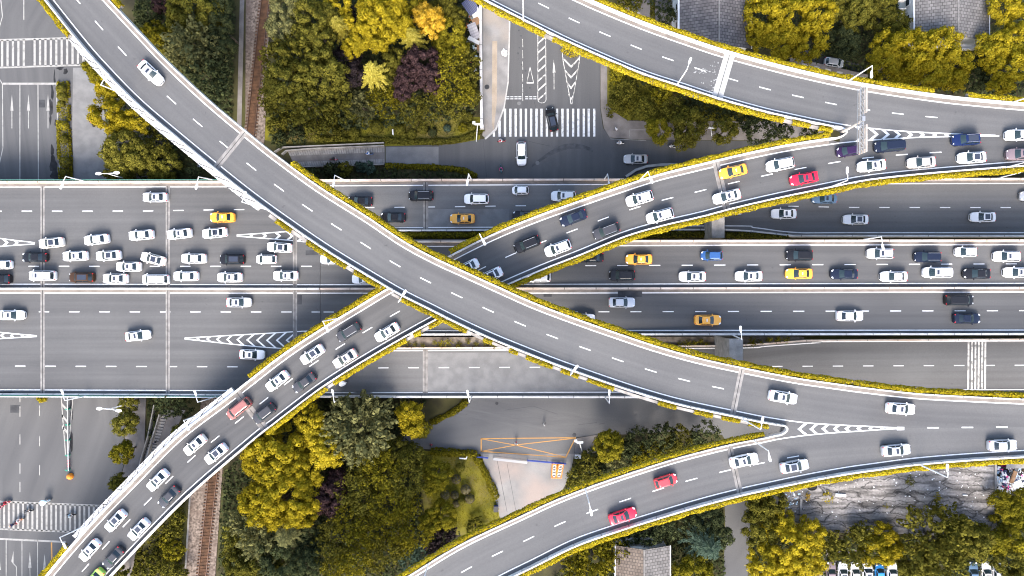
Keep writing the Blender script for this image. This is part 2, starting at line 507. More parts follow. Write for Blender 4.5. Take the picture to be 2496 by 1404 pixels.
RA = Ramp(A_N, A_S, zA, 1903, 'S')
RB = Ramp(B_N, B_S, zB, 2048, 'N')
RC = Ramp(C_N, C_S, zC, 2048, 'S')
RD = Ramp(D_N, D_S, zA, 1903, 'N')
SH = 0.72            # edge line to parapet


def build_ramp(R, name, label, asph, lane_dash, joints, pairs=None, line_ends=None, planks=()):
    mid = R.mid[len(R.mid) // 2]
    root = empty(name, (mid.x, mid.y, 0), label, 'flyover')
    offs = []
    for line, sg, side in ((R.N, -1, 'N'), (R.P, 1, 'S')):
        L = lat_of(line)
        o = []
        for p, l in zip(line, L):
            x = CX + p.x * F / (H - p.z)
            d = 0.0 if (R.nose_side == side and x > R.nose) else SH + 0.3
            o.append(p + l * sg * d)
        offs.append(o)
    mb = MB()
    mb.strip(offs[0], offs[1])
    mb.build('road_surface', asph, root)
    g = MB()
    dn = lambda q, h: [p - Vector((0, 0, h)) for p in q]
    inn = [[a.lerp(b, f) for a, b in zip(*offs)] for f in (0.0, 0.16, 0.84, 1.0)]
    g.strip(dn(inn[3], 0.3), dn(inn[0], 0.3))
    g.strip(dn(inn[0], 0.3), dn(inn[0], 0.02)); g.strip(dn(inn[3], 0.02), dn(inn[3], 0.3))
    g.strip(dn(inn[2], 1.6), dn(inn[1], 1.6)); g.strip(dn(inn[1], 1.6), dn(inn[1], 0.3)); g.strip(dn(inn[2], 0.3), dn(inn[2], 1.6))
    g.build('girder', M['concrete'], root)
    for side in 'NS':
        x1 = R.nose if R.nose_side == side else 1e9
        sg = -1 if side == 'N' else 1
        pl = R.edge(side, SH, x1=x1)
        p = MB(); sweep(p, pl, [(0, 0.0), (0.05, 0.85), (0.06, 1.0), (0.31, 1.0), (0.33, -0.9)], side=sg)
        p.build('parapet', M['parapet'], root)
        gut = MB()
        gl = R.edge(side, (SH + 0.05) / 2, x1=x1)
        if side == 'N': paint(gut, gl, SH - 0.12, 0.005)
        if side == 'N': gut.build('gutter', M['shoulder'], root)
        e = MB(); paint(e, R.edge(side, 0.0, x1=(line_ends or {}).get(side, 1e9)), 0.19, 0.012)
        e.build('edge_line', M['paint'], root)
    if lane_dash:
        ph, xa, xb = lane_dash
        ml = [p for p, x in zip(R.mid, R.px) if xa <= x <= xb]
        for d in dashes(ml, 6.0, 2.1, 0.17, U(ph[0], ph[1], R.zf(ph[0])), dz=0.012): d.build('lane_dash', M['paint'], root)
    for (x, width, mat) in joints:
        i = min(range(len(R.px)), key=lambda k: abs(R.px[k] - x))
        a, b = R.edge('N', SH - 0.03)[i] if R.nose_side != 'N' or x < R.nose else R.N[i], R.P[i] + (R.P[i] - R.N[i]).normalized() * (SH - 0.03)
        t = (R.mid[i + 1] - R.mid[i]).normalized()
        j = MB()
        up = Vector((0, 0, 0.017))
        for s0, s1 in ((-width / 2, -0.05), (0.05, width / 2)):
            j.face([a + t * s0 + up, b + t * s0 + up, b + t * s1 + up, a + t * s1 + up])
        up = Vector((0, 0, 0.015))
        j.face([a - t * .06 + up, b - t * .06 + up, b + t * .06 + up, a + t * .06 + up], 1)
        j.build('expansion_joint', [mat, M['gap']], root)
    return root


def gore(root, up, lo, zf, apexes, sgn, half, name='gore_marking', thick=0.5, outline=True, mat='paint', slope=1.15, x_end=None):
    """outlined tapering island with chevrons; sgn +1 points right, -1 points left"""
    ux = np.array(up, float); lx = np.array(lo, float)
    if outline:
        for q in (up, lo):
            mb = MB(); paint(mb, world_line(q, zf, smooth=len(q) > 2), 0.19, 0.014); mb.build('gore_line', M[mat], root)
    for ax in apexes:
        mb = MB()
        ym = (np.interp(ax, ux[:, 0], ux[:, 1]) + np.interp(ax, lx[:, 0], lx[:, 1])) / 2
        for q in (ux, lx):
            # walk back from the apex until the arm meets the outline
            best = None
            for s in np.linspace(0, half, 60):
                x = ax - sgn * s
                yl = np.interp(x, q[:, 0], q[:, 1])
                if abs(yl - ym) <= s / slope: best = (x, yl); break
            if best is None: continue
            z = zf(ax)
            th = thick * F / (H - z)
            pts = [(ax, ym), best, (best[0] - sgn * th, best[1]), (ax - sgn * th, ym)]
            mb.face([U(p[0], p[1], zf(p[0])) + Vector((0, 0, 0.013)) for p in pts])
        if mb.f: fix_up(mb).build('chevron', M[mat], root)


def px_poly(mb, pts, z, mat=0):
    mb.face([U(p[0], p[1], z) for p in pts], mat)


def fix_up(mb):
    """turn every flat face of a builder upward"""
    for i, f in enumerate(mb.f):
        a = np.array([mb.v[k] for k in f])
        n = sum(np.cross(a[k] - a[0], a[k + 1] - a[0])[2] for k in range(1, len(a) - 1))
        if n < 0: mb.f[i] = f[::-1]
    return mb


# ---- the four flyover ramps
rampA = build_ramp(RA, 'flyover_ramp', 'topmost grey flyover curving from the upper left over everything to the lower right', M['asph_ramp'],
                   ((957, 638), -100, 1835), [(572, 1.1, M['joint']), (1803, 1.0, M['joint'])], line_ends={'S': 2204})
rampB = build_ramp(RB, 'flyover_ramp', 'grey flyover full of cars rising from lower left to upper right, under the topmost one', M['asph_low'],
                   ((1560.5, 514), -100, 2310), [(602, 1.6, M['joint']), (1757, 1.3, M['joint'])], line_ends={'N': 2454})
rampC = build_ramp(RC, 'flyover_ramp', 'empty grey flyover curving in from the top edge to the right above the tiled roofs', M['asph_ramp'],
                   ((1637, 145), 900, 2310), [(1765, 1.9, M['joint_white'])], line_ends={'S': 2454})
rampD = build_ramp(RD, 'flyover_ramp', 'grey flyover with two red cars curving from the bottom edge to the right', M['asph_ramp'],
                   ((1534, 1216), 600, 1960), [(1800, 1.0, M['joint'])], line_ends={'N': 2204})


def wedge(root, up, lo, zf, x0, x1, asph):
    xs = np.linspace(x0, x1, 40)
    u, l = smooth_px(up), smooth_px(lo)
    A = [U(x, np.interp(x, u[:, 0], u[:, 1]), zf(x) - .005) for x in xs]
    B = [U(x, np.interp(x, l[:, 0], l[:, 1]), zf(x) - .005) for x in xs]
    mb = MB(); mb.strip(A, B); mb.build('gore_surface', asph, root)


wedge(rampC, C_S, B_N, zC, 2047, 2848, M['asph_ramp'])
wedge(rampA, A_S, D_N, zA, 1902, 2848, M['asph_ramp'])
gore(rampC, [p for p in C_S if 2000 < p[0] < 2460], [p for p in B_N if 2000 < p[0] < 2460], zC, [2113.7, 2141.9, 2169, 2196.6, 2225.6, 2254.7, 2283.8, 2312.8], 1, 60, outline=False, thick=0.62)
gore(rampA, [p for p in A_S if 1860 < p[0] < 2210], [p for p in D_N if 1890 < p[0] < 2210], zA, [1943.6, 1972.6, 2001.7, 2030, 2058, 2087, 2116, 2145.5], -1, 60, outline=False, thick=0.62)
mb = MB()
mb.face([U(*p, zA(0)) + Vector((0, 0, 0.014)) for p in ((2186, 1040.2), (2186, 1048.8), (2204, 1048.2), (2204, 1040.6))]); mb.build('gore_marking', M['paint'], rampA)
for x in (2274, 2358, 2442):
    mb = MB(); mb.face([U(*p, zA(0)) + Vector((0, 0, 0.014)) for p in ((x - 14, 1044 - (x - 2274) * .008), (x + 14, 1044 - (x - 2274) * .008), (x + 14, 1041 - (x - 2274) * .008), (x - 14, 1041 - (x - 2274) * .008))])
    fix_up(mb).build('lane_dash', M['paint'], rampA)

# rounded parapet noses where two ramps part
for root, R1, s1, R2, s2, tip, zz in ((rampA, RA, 'S', RD, 'N', (1916, 1046.5), 22.5), (rampC, RC, 'S', RB, 'N', (2060, 325.5), 19.5)):
    a = R1.edge(s1, SH, x1=R1.nose)[-1]; b = R2.edge(s2, SH, x1=R2.nose)[-1]
    c = U(*tip, zz)
    r = (a - b).length / 2
    m_ = (a + b) / 2
    line = []
    for k in range(11):
        th = math.pi * k / 10
        e = a.lerp(b, (1 - math.cos(th)) / 2)
        line.append(e + (c - m_) * math.sin(th))
    p = MB(); sweep(p, line, [(0, 0.0), (0.05, 0.85), (0.06, 1.0), (0.31, 1.0), (0.33, -0.9)], side=1)
    p.build('parapet', M['parapet'], root)

# grey streaks, dried splashes beside the new joint on the empty ramp
mb = MB()
for k in range(60):
    t = RNG.random()
    cx = 1738 - abs(RNG.normal(0, 14)) + (1 - t) * 26
    cy = 150 + t * 76
    if not (RNG.random() < 0.5 or abs(t - .15) < .12 or abs(t - .85) < .14): continue
    r = RNG.uniform(.6, 2.4)
    px_poly(mb, [(cx + r * RNG.uniform(.5, 1.3) * math.cos(a), cy - r * RNG.uniform(.5, 1.3) * math.sin(a)) for a in np.linspace(0, 2 * math.pi, 8)[:-1]], 19.516 + 0.0001 * k)
for k in range(26):
    cx, cy = RNG.normal(1716, 10), RNG.normal(174, 4)
    r = RNG.uniform(.6, 2.0)
    px_poly(mb, [(cx + 1.6 * r * RNG.uniform(.5, 1.3) * math.cos(a), cy - r * RNG.uniform(.5, 1.3) * math.sin(a)) for a in np.linspace(0, 2 * math.pi, 7)[:-1]], 19.53 + 0.0001 * k)
fix_up(mb).build('splash', M['splash'], rampC)

# portal piers that show beside the ramps
for root, x0, x1, y0, y1, zt, zb, nm in ((rampB, 1735, 1766, 470, 580, 10.7, 4.2, 'pier'), (rampA, 1778, 1811, 826, 990, 14.6, 4.2, 'pier')):
    a = U(x0, y0, zt); b = U(x1, y1, zt)
    mb = MB(); mb.box(((a.x + b.x) / 2, (a.y + b.y) / 2, (zt + zb) / 2), (abs(b.x - a.x), abs(b.y - a.y), zt - zb))
    mb.build(nm, M['concrete'], root)
# piers standing under the ramps, where the deck itself covers them
for root, R in ((rampA, RA), (rampB, RB), (rampC, RC), (rampD, RD)):
    last = None
    for p, x, l in zip(R.mid, R.px, lat_of(R.mid)):
        zb = 0.0
        k = (H - p.z) / H
        disp = Vector((p.x, p.y, 0)) * (1 - 1 / k) * -1
        shift = (1 - k)
        lat = abs((p.x * l.x + p.y * l.y) * shift)
        by = CY - p.y * F / H
        if lat > 2.0 or (400 < by < 1000): continue
        if last is not None and (p - last).length < 32: continue
        last = p
        mb = MB(); mb.tube([(p.x, p.y, -0.1), (p.x, p.y, p.z - 2.6)], 0.75, 14)
        d = l
        mb.box(None, (5.0, 1.6, 1.0), M=Matrix.Translation((p.x, p.y, p.z - 2.1)) @ Matrix.Rotation(math.atan2(d.y, d.x), 4, 'Z'))
        mb.build('pier', M['concrete'], root)

# ------------------------------------------------------------------ the highway: deck on the left, raised middle and two lower side roads on the right
def deck(name, label, asph, top, bot, zf, under=1.1, x_step=20):
    xs = np.arange(top[0][0], top[-1][0] + 1, x_step)
    t = np.array(top, float); b = np.array(bot, float)
    A = [U(x, np.interp(x, t[:, 0], t[:, 1]), zf(x)) for x in xs]
    B = [U(x, np.interp(x, b[:, 0], b[:, 1]), zf(x)) for x in xs]
    m_ = (A[len(A) // 2] + B[len(B) // 2]) / 2
    root = empty(name, (m_.x, m_.y, 0), label, 'highway')
    mb = MB(); mb.strip(A, B); mb.build('road_surface', asph, root)
    d0 = [p - Vector((0, 0, .03)) for p in A]; d1 = [p - Vector((0, 0, .03)) for p in B]
    e0 = [p - Vector((0, 0, under)) for p in A]; e1 = [p - Vector((0, 0, under)) for p in B]
    g = MB(); g.strip(e0, d0); g.strip(d1, e1); g.strip(e1, e0)
    g.face([A[0] - Vector((0, 0, .03)), e0[0], e1[0], B[0] - Vector((0, 0, .03))]); g.face([d1[-1], e1[-1], e0[-1], d0[-1]])
    g.build('girder', M['concrete'], root)
    return root


def solid(root, pts, zf, wd=0.19, dz=0.012, mat='paint', name='edge_line', smooth=True):
    mb = MB(); paint(mb, world_line(pts, zf, 12, smooth=smooth), wd, dz); return mb.build(name, M[mat], root)


def dash(root, pts, zf, ph, x0=None, mat='paint', d=2.05, per=6.0, wd=0.17, name='lane_dash'):
    line = world_line(pts, zf, 12, smooth=False)
    
    for m_ in dashes(line, per, d, wd, U(ph[0], ph[1], zf(ph[0])), dz=0.012): m_.build(name, M[mat], root)


def rail(root, pts, zf, prof, mat, name, side=1, smooth=True):
    mb = MB(); sweep(mb, world_line(pts, zf, 12, smooth=smooth), prof, side=side); return mb.build(name, mat, root)


WALL = [(-0.22, 0.0), (-0.17, 0.8), (0.17, 0.8), (0.22, -0.9)]
left = deck('highway_deck', 'wide grey elevated highway deck across the left side, packed with white cars', M['asph_main'], [(-420, 443), (780, 443)], [(-420, 963), (780, 966)], zfr)
mid_ = deck('highway_deck', 'raised middle highway deck with two carriageways on the right side', M['asph_main'], [(781, 583), (2960, 583)], [(781, 817), (2960, 817)], zmain)
fn = deck('highway_deck', 'upper side road of the highway with sparse traffic on the right, below the curving flyover', M['asph_side'], [(781, 438), (1400, 437), (2960, 434)], [(781, 566), (1765, 563), (1940, 578), (2960, 579)], zfr)
fs = deck('highway_deck', 'lower side road of the highway, empty, with six rumble bars across it', M['asph_side'], [(781, 850), (1810, 847), (1950, 829), (2960, 822)], [(781, 966), (1600, 968), (2960, 962)], zfr)
# left deck markings
solid(left, [(-420, 457.5), (560, 455)], zfr); solid(left, [(-420, 692), (250, 693), (780, 694)], zfr)
solid(left, [(-420, 714.5), (780, 714.5)], zfr); solid(left, [(-420, 948.5), (780, 953)], zfr)
dash(left, [(-420, 515), (340, 514.5), (520, 511.5), (780, 509)], zfr, (221.5, 514.5))
dash(left, [(-420, 649), (780, 649)], zfr, (221, 649))
dash(left, [(-420, 759.7), (780, 760.5)], zfr, (257, 760))
dash(left, [(-420, 891), (300, 893), (780, 895)], zfr, (195, 892))
gore(left, [(-80, 567), (0, 581), (85, 591.5)], [(-80, 607), (0, 600.5), (85, 594.5)], zfr, [-6, 21, 45.5], 1, 30, thick=.55)
gore(left, [(577, 573), (720, 563), (780, 559)], [(577, 575.5), (720, 587), (780, 594)], zfr, [617, 651, 685, 716, 745], 1, 40, thick=.55)
gore(left, [(-80, 800), (0, 810), (90, 818.3)], [(-80, 833), (0, 825.5), (90, 820.2)], zfr, [0, 24, 49.6], -1, 30, thick=.55)
gore(left, [(450, 824), (640, 813), (780, 805)], [(450, 826.2), (640, 846), (780, 853)], zfr, [478.6, 502.6, 526.5, 551, 576, 600, 624, 648, 672, 696, 720], -1, 40, thick=.45)
for x in (103.6, 409, 719):
    for ya, yb in ((445, 700), (708, 961)):
        j = MB()
        for xa, xb in ((x - 5.2, x - .8), (x + .8, x + 5.2)): px_poly(j, [(xa, yb), (xb, yb), (xb, ya), (xa, ya)], 5.517)
        px_poly(j, [(x - 1, yb), (x + 1, yb), (x + 1, ya), (x - 1, ya)], 5.515, 1)
        j.build('expansion_joint', [M['joint'], M['gap']], left)
rail(left, [(-420, 450), (560, 448)], zfr, [(-.45, .02), (.45, .02)], M['shoulder'], 'gutter', smooth=False)
rail(left, [(-420, 709.5), (780, 709.5)], zfr, [(-.35, .006), (.3, .006)], M['shoulder'], 'gutter', smooth=False)
rail(left, [(-420, 445.5), (780, 444)], zfr, WALL, M['parapet_warm'], 'parapet', smooth=False)
rail(left, [(-420, 703.5), (780, 704)], zfr, WALL, M['parapet'], 'median_barrier', smooth=False)
rail(left, [(-420, 958), (780, 962)], zfr, [(-.1, 0), (-.1, .7), (.14, .7), (.14, 0)], M['parapet'], 'parapet', smooth=False)
rail(left, [(-420, 440.5), (780, 440)], zfr, [(-.05, -.6), (-.05, 1.1), (.05, 1.1), (.05, -.6)], M['green_glass'], 'glass_screen', smooth=False)
rail(left, [(-420, 961.5), (780, 965)], zfr, [(-.05, -.4), (-.05, 1.0), (.05, 1.0), (.05, -.4)], M['green_glass'], 'glass_screen', smooth=False)
rail(left, [(-420, 964), (780, 967)], zfr, [(-.06, -.5), (-.06, 1.05), (.06, 1.05), (.06, -.5)], M['white_metal'], 'hand_rail', smooth=False)
# raised middle
solid(mid_, [(781, 601), (1300, 600), (1600, 598.5), (2000, 597), (2960, 596)], zmain)
solid(mid_, [(781, 694), (1300, 693), (1900, 691.5), (2960, 690)], zmain)
solid(mid_, [(781, 714.5), (1300, 714.5), (1900, 713), (2960, 711)], zmain)
solid(mid_, [(781, 806), (1500, 805.5), (2960, 804)], zmain)
dash(mid_, [(781, 649), (1250, 648), (1440, 647.5), (1900, 645.5), (2960, 641)], zmain, (1433.5, 647.3))
dash(mid_, [(781, 760.5), (1500, 760), (1900, 758.7), (2960, 756)], zmain, (1550.5, 760))
rail(mid_, [(781, 590), (1500, 588), (2960, 586)], zmain, WALL, M['parapet_warm'], 'parapet', smooth=False)
rail(mid_, [(781, 596), (1500, 593.5), (2960, 591.5)], zmain, [(-.3, .006), (.3, .006)], M['shoulder'], 'gutter', smooth=False)
rail(mid_, [(781, 704), (1500, 703), (2960, 701)], zmain, WALL, M['parapet_warm'], 'median_barrier', smooth=False)
rail(mid_, [(781, 709.5), (1500, 708.7), (2960, 706.7)], zmain, [(-.3, .006), (.3, .006)], M['shoulder'], 'gutter', smooth=False)
rail(mid_, [(781, 815), (1500, 814.5), (2960, 813.5)], zmain, WALL, M['parapet'], 'parapet', smooth=False)
# side roads
solid(fn, [(781, 453), (1400, 450), (2320, 447.5), (2960, 446)], zfr)
solid(fn, [(781, 556), (1160, 554), (1765, 550.5), (1840, 555), (1940, 566.5), (2100, 567), (2960, 567)], zfr)
dash(fn, [(781, 508), (900, 506), (1100, 504), (1260, 501.5), (1900, 502), (2060, 505.5), (2960, 506.5)], zfr, (893.7, 506.2))
rail(fn, [(781, 440.5), (1400, 439), (2960, 436.5)], zfr, WALL, M['parapet_warm'], 'parapet', smooth=False)
rail(fn, [(781, 445.5), (1400, 444), (2960, 441)], zfr, [(-.35, .006), (.25, .006)], M['shoulder'], 'gutter', smooth=False)
rail(fn, [(781, 563), (1160, 561.5), (1765, 560), (1830, 564), (1930, 575), (2960, 576)], zfr, [(-.18, 0), (-.15, .6), (.15, .6), (.18, -.8)], M['parapet'], 'kerb_wall', smooth=False)
solid(fs, [(781, 856), (1240, 853), (1590, 850), (1820, 848), (1870, 844), (2000, 835), (2060, 832.5), (2960, 829.5)], zfr)
solid(fs, [(781, 957), (1600, 955.5), (2400, 950), (2960, 949)], zfr)
dash(fs, [(781, 898), (960, 896.5), (1880, 893), (2100, 892), (2960, 888)], zfr, (941.7, 896.5))
rail(fs, [(781, 850), (1240, 847), (1590, 844.5), (1800, 842), (1880, 836.5), (1960, 830), (2960, 824.5)], zfr, [(-.18, -.8), (-.15, .5), (.15, .5), (.18, 0)], M['parapet_warm'], 'kerb_wall', smooth=False)
rail(fs, [(781, 966), (1600, 967), (2960, 961)], zfr, WALL, M['parapet'], 'parapet', smooth=False)
mb = MB()
for x in (2361, 2369.5, 2378, 2386, 2394.5, 2402):
    px_poly(mb, [(x - 2.2 - 1, 949), (x + 2.2 - 1, 949), (x + 2.2, 833), (x - 2.2, 833)], 5.516)
mb.build('rumble_bars', M['paint_worn'], fs)
for root, x, spans, z in ((fn, 1037, ((444, 561),), 5.5), (fs, 1036, ((852, 964),), 5.5)):
    for ya, yb in spans:
        j = MB()
        for xa, xb in ((x - 5.5, x - .7), (x + .7, x + 7)): px_poly(j, [(xa, yb), (xb, yb), (xb, ya), (xa, ya)], z + .017)
        px_poly(j, [(x - .9, yb), (x + .9, yb), (x + .9, ya), (x - .9, ya)], z + .015, 1)
        j.build('expansion_joint', [M['joint'], M['gap']], root)
# lighter and darker resurfaced areas
for root, pts, z, m_ in ((fn, [(1044, 553), (1240, 552), (1240, 509), (1044, 510)], 5.506, 'patch_lt'), (fs, [(1043, 955), (1600, 954), (1560, 858), (1043, 860)], 5.506, 'patch_lt'),
                         (left, [(745, 622), (775, 622), (775, 610), (745, 610)], 5.507, 'patch'), (left, [(723, 742), (736, 742), (736, 719), (723, 719)], 5.507, 'patch')):
    mb = MB(); px_poly(mb, pts, z); fix_up(mb).build('resurfaced_patch', M[m_], root)
for pts in ([(1506, 724), (1565, 724), (1565, 708.7), (1506, 708.7)], [(1325, 723.5), (1345, 723.5), (1345, 717), (1325, 717)]):
    mb = MB(); mb.face([U(p[0], p[1], zmain(p[0])) + Vector((0, 0, .016)) for p in pts]); mb.build('resurfaced_patch', M['patch'], mid_)
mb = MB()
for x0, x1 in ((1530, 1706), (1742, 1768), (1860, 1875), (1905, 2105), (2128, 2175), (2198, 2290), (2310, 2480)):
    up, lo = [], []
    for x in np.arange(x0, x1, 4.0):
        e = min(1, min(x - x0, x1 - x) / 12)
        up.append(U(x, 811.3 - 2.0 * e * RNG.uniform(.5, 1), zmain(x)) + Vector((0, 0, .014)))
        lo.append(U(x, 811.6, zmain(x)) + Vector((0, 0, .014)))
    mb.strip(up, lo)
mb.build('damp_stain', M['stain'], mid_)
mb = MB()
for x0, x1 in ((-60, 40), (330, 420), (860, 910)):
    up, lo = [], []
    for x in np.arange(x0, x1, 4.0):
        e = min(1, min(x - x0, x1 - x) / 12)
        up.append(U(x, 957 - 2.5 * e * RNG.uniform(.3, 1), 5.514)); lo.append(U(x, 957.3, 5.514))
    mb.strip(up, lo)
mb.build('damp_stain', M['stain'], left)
# planted medians between the side roads and the raised deck
def box_px(name, pts_top, pts_bot, z0, z1, mat, label, cat, group=None, kind=None, zf=None):
    mb = MB()
    A = [U(x, y, z1) for x, y in pts_top]; B = [U(x, y, z1) for x, y in pts_bot]
    dn = Vector((0, 0, z0 - z1))
    mb.strip(A, B); mb.strip([p + dn for p in A], A); mb.strip(B, [p + dn for p in B])
    mb.face([A[0], A[0] + dn, B[0] + dn, B[0]]); mb.face([B[-1], B[-1] + dn, A[-1] + dn, A[-1]])
    return tag(mb.build(name, mat), label, cat, group, kind)
box_px('median', [(781, 567), (1765, 565), (1925, 579)], [(781, 590), (1765, 587), (1925, 584)], 0.02, 5.2, M['soil'], None, None, kind='structure')
box_px('median', [(781, 822), (1810, 821), (1960, 822)], [(781, 849), (1810, 841), (1960, 829)], 0.02, 5.2, M['median_soil'], None, None, kind='structure')
# ------------------------------------------------------------------ ground, streets, pavements, railway
mb = MB(); mb.face([(-900, -900, -0.03), (900, -900, -0.03), (900, 900, -0.03), (-900, 900, -0.03)])
tag(mb.build('ground', M['soil']), kind='structure')


def sheet(name, pts, z, mat, smooth=False, kerb=0.0):
    d = [tuple(p) for p in smooth_px(pts + [pts[0]], 8)][:-1] if smooth else pts
    mb = MB()
    top = [U(p[0], p[1], z) for p in d]
    mb.face(top)
    fix_up(mb)
    if kerb:
        n = len(top)
        for i in range(n):
            a, b = top[i], top[(i + 1) % n]
            mb.face([a, b, b - Vector((0, 0, kerb)), a - Vector((0, 0, kerb))])
    return tag(mb.build(name, mat), kind='structure')


def marks(root, polys, z, mat='paint', name='road_marking'):
    mb = MB()
    for p in polys: px_poly(mb, p, z)
    return fix_up(mb).build(name, M[mat], root)


def seg(a, b, wpx):
    d = Vector((b[0] - a[0], b[1] - a[1])); n = Vector((-d.y, d.x)).normalized() * wpx / 2
    return [(a[0] + n.x, a[1] + n.y), (b[0] + n.x, b[1] + n.y), (b[0] - n.x, b[1] - n.y), (a[0] - n.x, a[1] - n.y)]


# ---- street on the left
st = sheet('street', [(-420, -260), (262, -260), (250, 90), (240, 180), (240, 300), (262, 446), (302, 965), (302, 1130), (270, 1260), (150, 1640), (-420, 1640)], 0.02, M['asph_st'])
sheet('lane', [(178, 165), (240, 165), (258, 300), (268, 446), (180, 446), (176, 300)], 0.026, M['patch_lt'])
sheet('pavement', [(240, 140), (330, 180), (420, 300), (420, 446), (272, 446), (262, 300)], 0.14, M['pave_dark'], kerb=.14)
sheet('pavement', [(304, 960), (356, 960), (350, 1130), (330, 1200), (290, 1250), (280, 1215), (304, 1130)], 0.14, M['pave_dark'], kerb=.14)
sheet('pavement', [(268, 1290), (340, 1250), (330, 1404), (300, 1470), (180, 1470)], 0.12, M['pave_dark'], kerb=.12)
z = 0.034
cw = [seg((-10, 98), (206, 92), 5), seg((-10, 165), (210, 158), 4.2)]
x = -8.0
while x < 204:
    if not (60 < x < 82): cw.append(seg((x, 97.5 - x * .027), (x, 164 - x * .03), 5.4))
    x += 13.2
marks(st, cw, z, 'paint_pale', 'crosswalk')
marks(st, [seg((7, 204), (137, 204), 5)], z, 'paint_pale', 'stop_line')
marks(st, [seg((48.5, 207), (48.5, 446), 2.2), seg((92.5, 207), (93.5, 446), 2.2), seg((137, 207), (146, 446), 2.2), seg((58, -40), (58, 48), 2.4), seg((-2, -40), (6, 40), 2.4), seg((6, 40), (-4, 75), 2.0), seg((-4, 188), (6, 205), 2), seg((6, 205), (7, 360), 2.2), seg((7, 360), (-6, 420), 2.2)], z, 'paint_pale', 'lane_line')
for x in (29, 69.4, 117):
    marks(st, [[(x, 230), (x + 3.8, 270), (x - 3.8, 270)], seg((x, 268), (x, 313), 2.0)], z, 'paint_pale', 'arrow_marking')
sl = lambda x: 0.042 * x
cw = [seg((-14, 1222), (250, 1233), 4.6), seg((-14, 1289), (215, 1298), 4.0)]
for k in range(24):
    x = -1.5 + 11.5 * k
    cw.append(seg((x, 1222 + sl(x)), (x, min(1290 + sl(x), 1470 - x * .75)), 4.9))
marks(st, cw, z, 'paint_pale', 'crosswalk')
marks(st, [seg((-14, 1313), (160, 1321), 4.5)], z, 'paint_pale', 'stop_line')
marks(st, [seg((x, 1316), (x, 1440), 2.0) for x in (15, 53.5, 91.5)], z, 'paint_pale', 'lane_line')
marks(st, [seg((125.5, 1322), (126.5, 1380), 3.2)], z, 'paint_orange', 'lane_line')
for x, y in ((72.8, 1345), (108.7, 1350), (-2, 1350)):
    marks(st, [[(x, y), (x + 4, y + 39), (x - 4, y + 39)], seg((x, y + 36), (x + .8, y + 80), 1.8)], z, 'paint_pale', 'arrow_marking')
marks(st, [[(33, 1343), (33, 1376), (27.5, 1368)], seg((33, 1374), (40, 1382), 2), seg((40, 1380), (40, 1440), 2)], z, 'paint_pale', 'arrow_marking')
for x in (48.6, 96.4):
    marks(st, [seg((x, y - 12.5), (x, y + 12.5), 2.1) for y in ((968, 1003, 1071, 1142, 1187) if x < 60 else (1001, 1075, 1146))], z, 'paint_pale', 'lane_line')
hat = [seg((149, 966), (160, 1111), 2.4), seg((178, 966), (166, 1111), 2.0)]
for y0, y1 in ((985, 1000), (1012, 1028), (1039, 1054)):
    hat.append([(151, y0 - 3), (151.5, y0 + 5), (165, y1 + 5), (165, y1 - 3)])
marks(st, hat, z, 'paint_pale', 'hatch_marking')
# wet run-off beside the planter
mb = MB()
def blot(cx, cy, rx, ry, zz, n=14):
    ph = RNG.uniform(0, 6)
    px_poly(mb, [(cx + rx * (1 + .28 * math.sin(3 * a + ph) + RNG.uniform(-.2, .2)) * math.cos(a), cy - ry * (1 + .2 * math.sin(2 * a + ph) + RNG.uniform(-.15, .15)) * math.sin(a)) for a in np.linspace(0, 2 * math.pi, n)[:-1]], zz)
for i, (cx, cy, rx, ry) in enumerate(((147, 167, 8, 4), (159, 174, 5, 9), (133, 190, 2.2, 18), (127, 225, 3.4, 22), (124, 262, 4, 24), (123, 292, 2.5, 12), (136, 300, 3, 10), (139, 348, 2, 4), (127, 365, 4, 16), (130, 400, 8, 26), (134, 425, 11, 14), (139, 372, 2.4, 10), (175, 1010, 3, 14), (171, 1060, 3.4, 12), (174, 1077, 4, 22), (173, 985, 2.4, 12))):
    blot(cx, cy, rx, ry, 0.030 + .0001 * i)
fix_up(mb).build('damp_stain', M['stain'], st)
marks(st, [[(25, 987), (49, 987), (49, 1006), (25, 1006)], [(95, 243), (110, 243), (110, 262), (95, 262)]], 0.029, 'patch', 'manhole')

# ---- streets at the upper middle
cs = sheet('street', [(1240, -260), (1242, 60), (1238, 200), (1228, 262), (1208, 315), (1182, 338), (1100, 352), (940, 357), (940, 401), (1010, 402), (1085, 405), (1130, 412), (1165, 432), (1165, 600), (1480, 600), (1480, 436), (2110, 436), (2110, 346), (1560, 341), (1490, 337), (1470, 312), (1463, 262), (1462, -260)], 0.02, M['asph_st'])
sheet('lane', [(940, 358), (1069, 358), (1069, 403), (940, 401)], 0.027, M['patch_lt'])
sheet('pavement', [(1176, -60), (1239, -60), (1241, 60), (1237, 200), (1227, 262), (1207, 314), (1182, 336), (1176, 330)], 0.14, M['pave'], kerb=.14)
sheet('tactile_strip', [(1200, 100), (1212, 100), (1211, 250), (1203, 320), (1199, 300)], 0.146, M['pave_warm'])
sheet('kerb', [(1238, -60), (1242, -60), (1244, 60), (1240, 200), (1230, 264), (1210, 317), (1184, 340), (1181, 337), (1207, 313.5), (1227, 261.5), (1237, 200), (1240.5, 60)], 0.15, M['kerb'], kerb=.15)
pv = sheet('pavement', [(1463, 60), (1480, 100), (1480, 255), (1500, 275), (1530, 294), (1900, 296), (2010, 316), (2010, 343), (1560, 340), (1486, 335), (1472, 312), (1464, 262)], 0.14, M['pave_dark'], kerb=.14)
marks(pv, [seg((1535, 316), (1535, 336), 1.2), seg((1535, 316.5), (1600, 316.5), 1.2), seg((1488, 338.5), (1575, 342.5), 1.2)], 0.147, 'paint_pale', 'bay_marking')
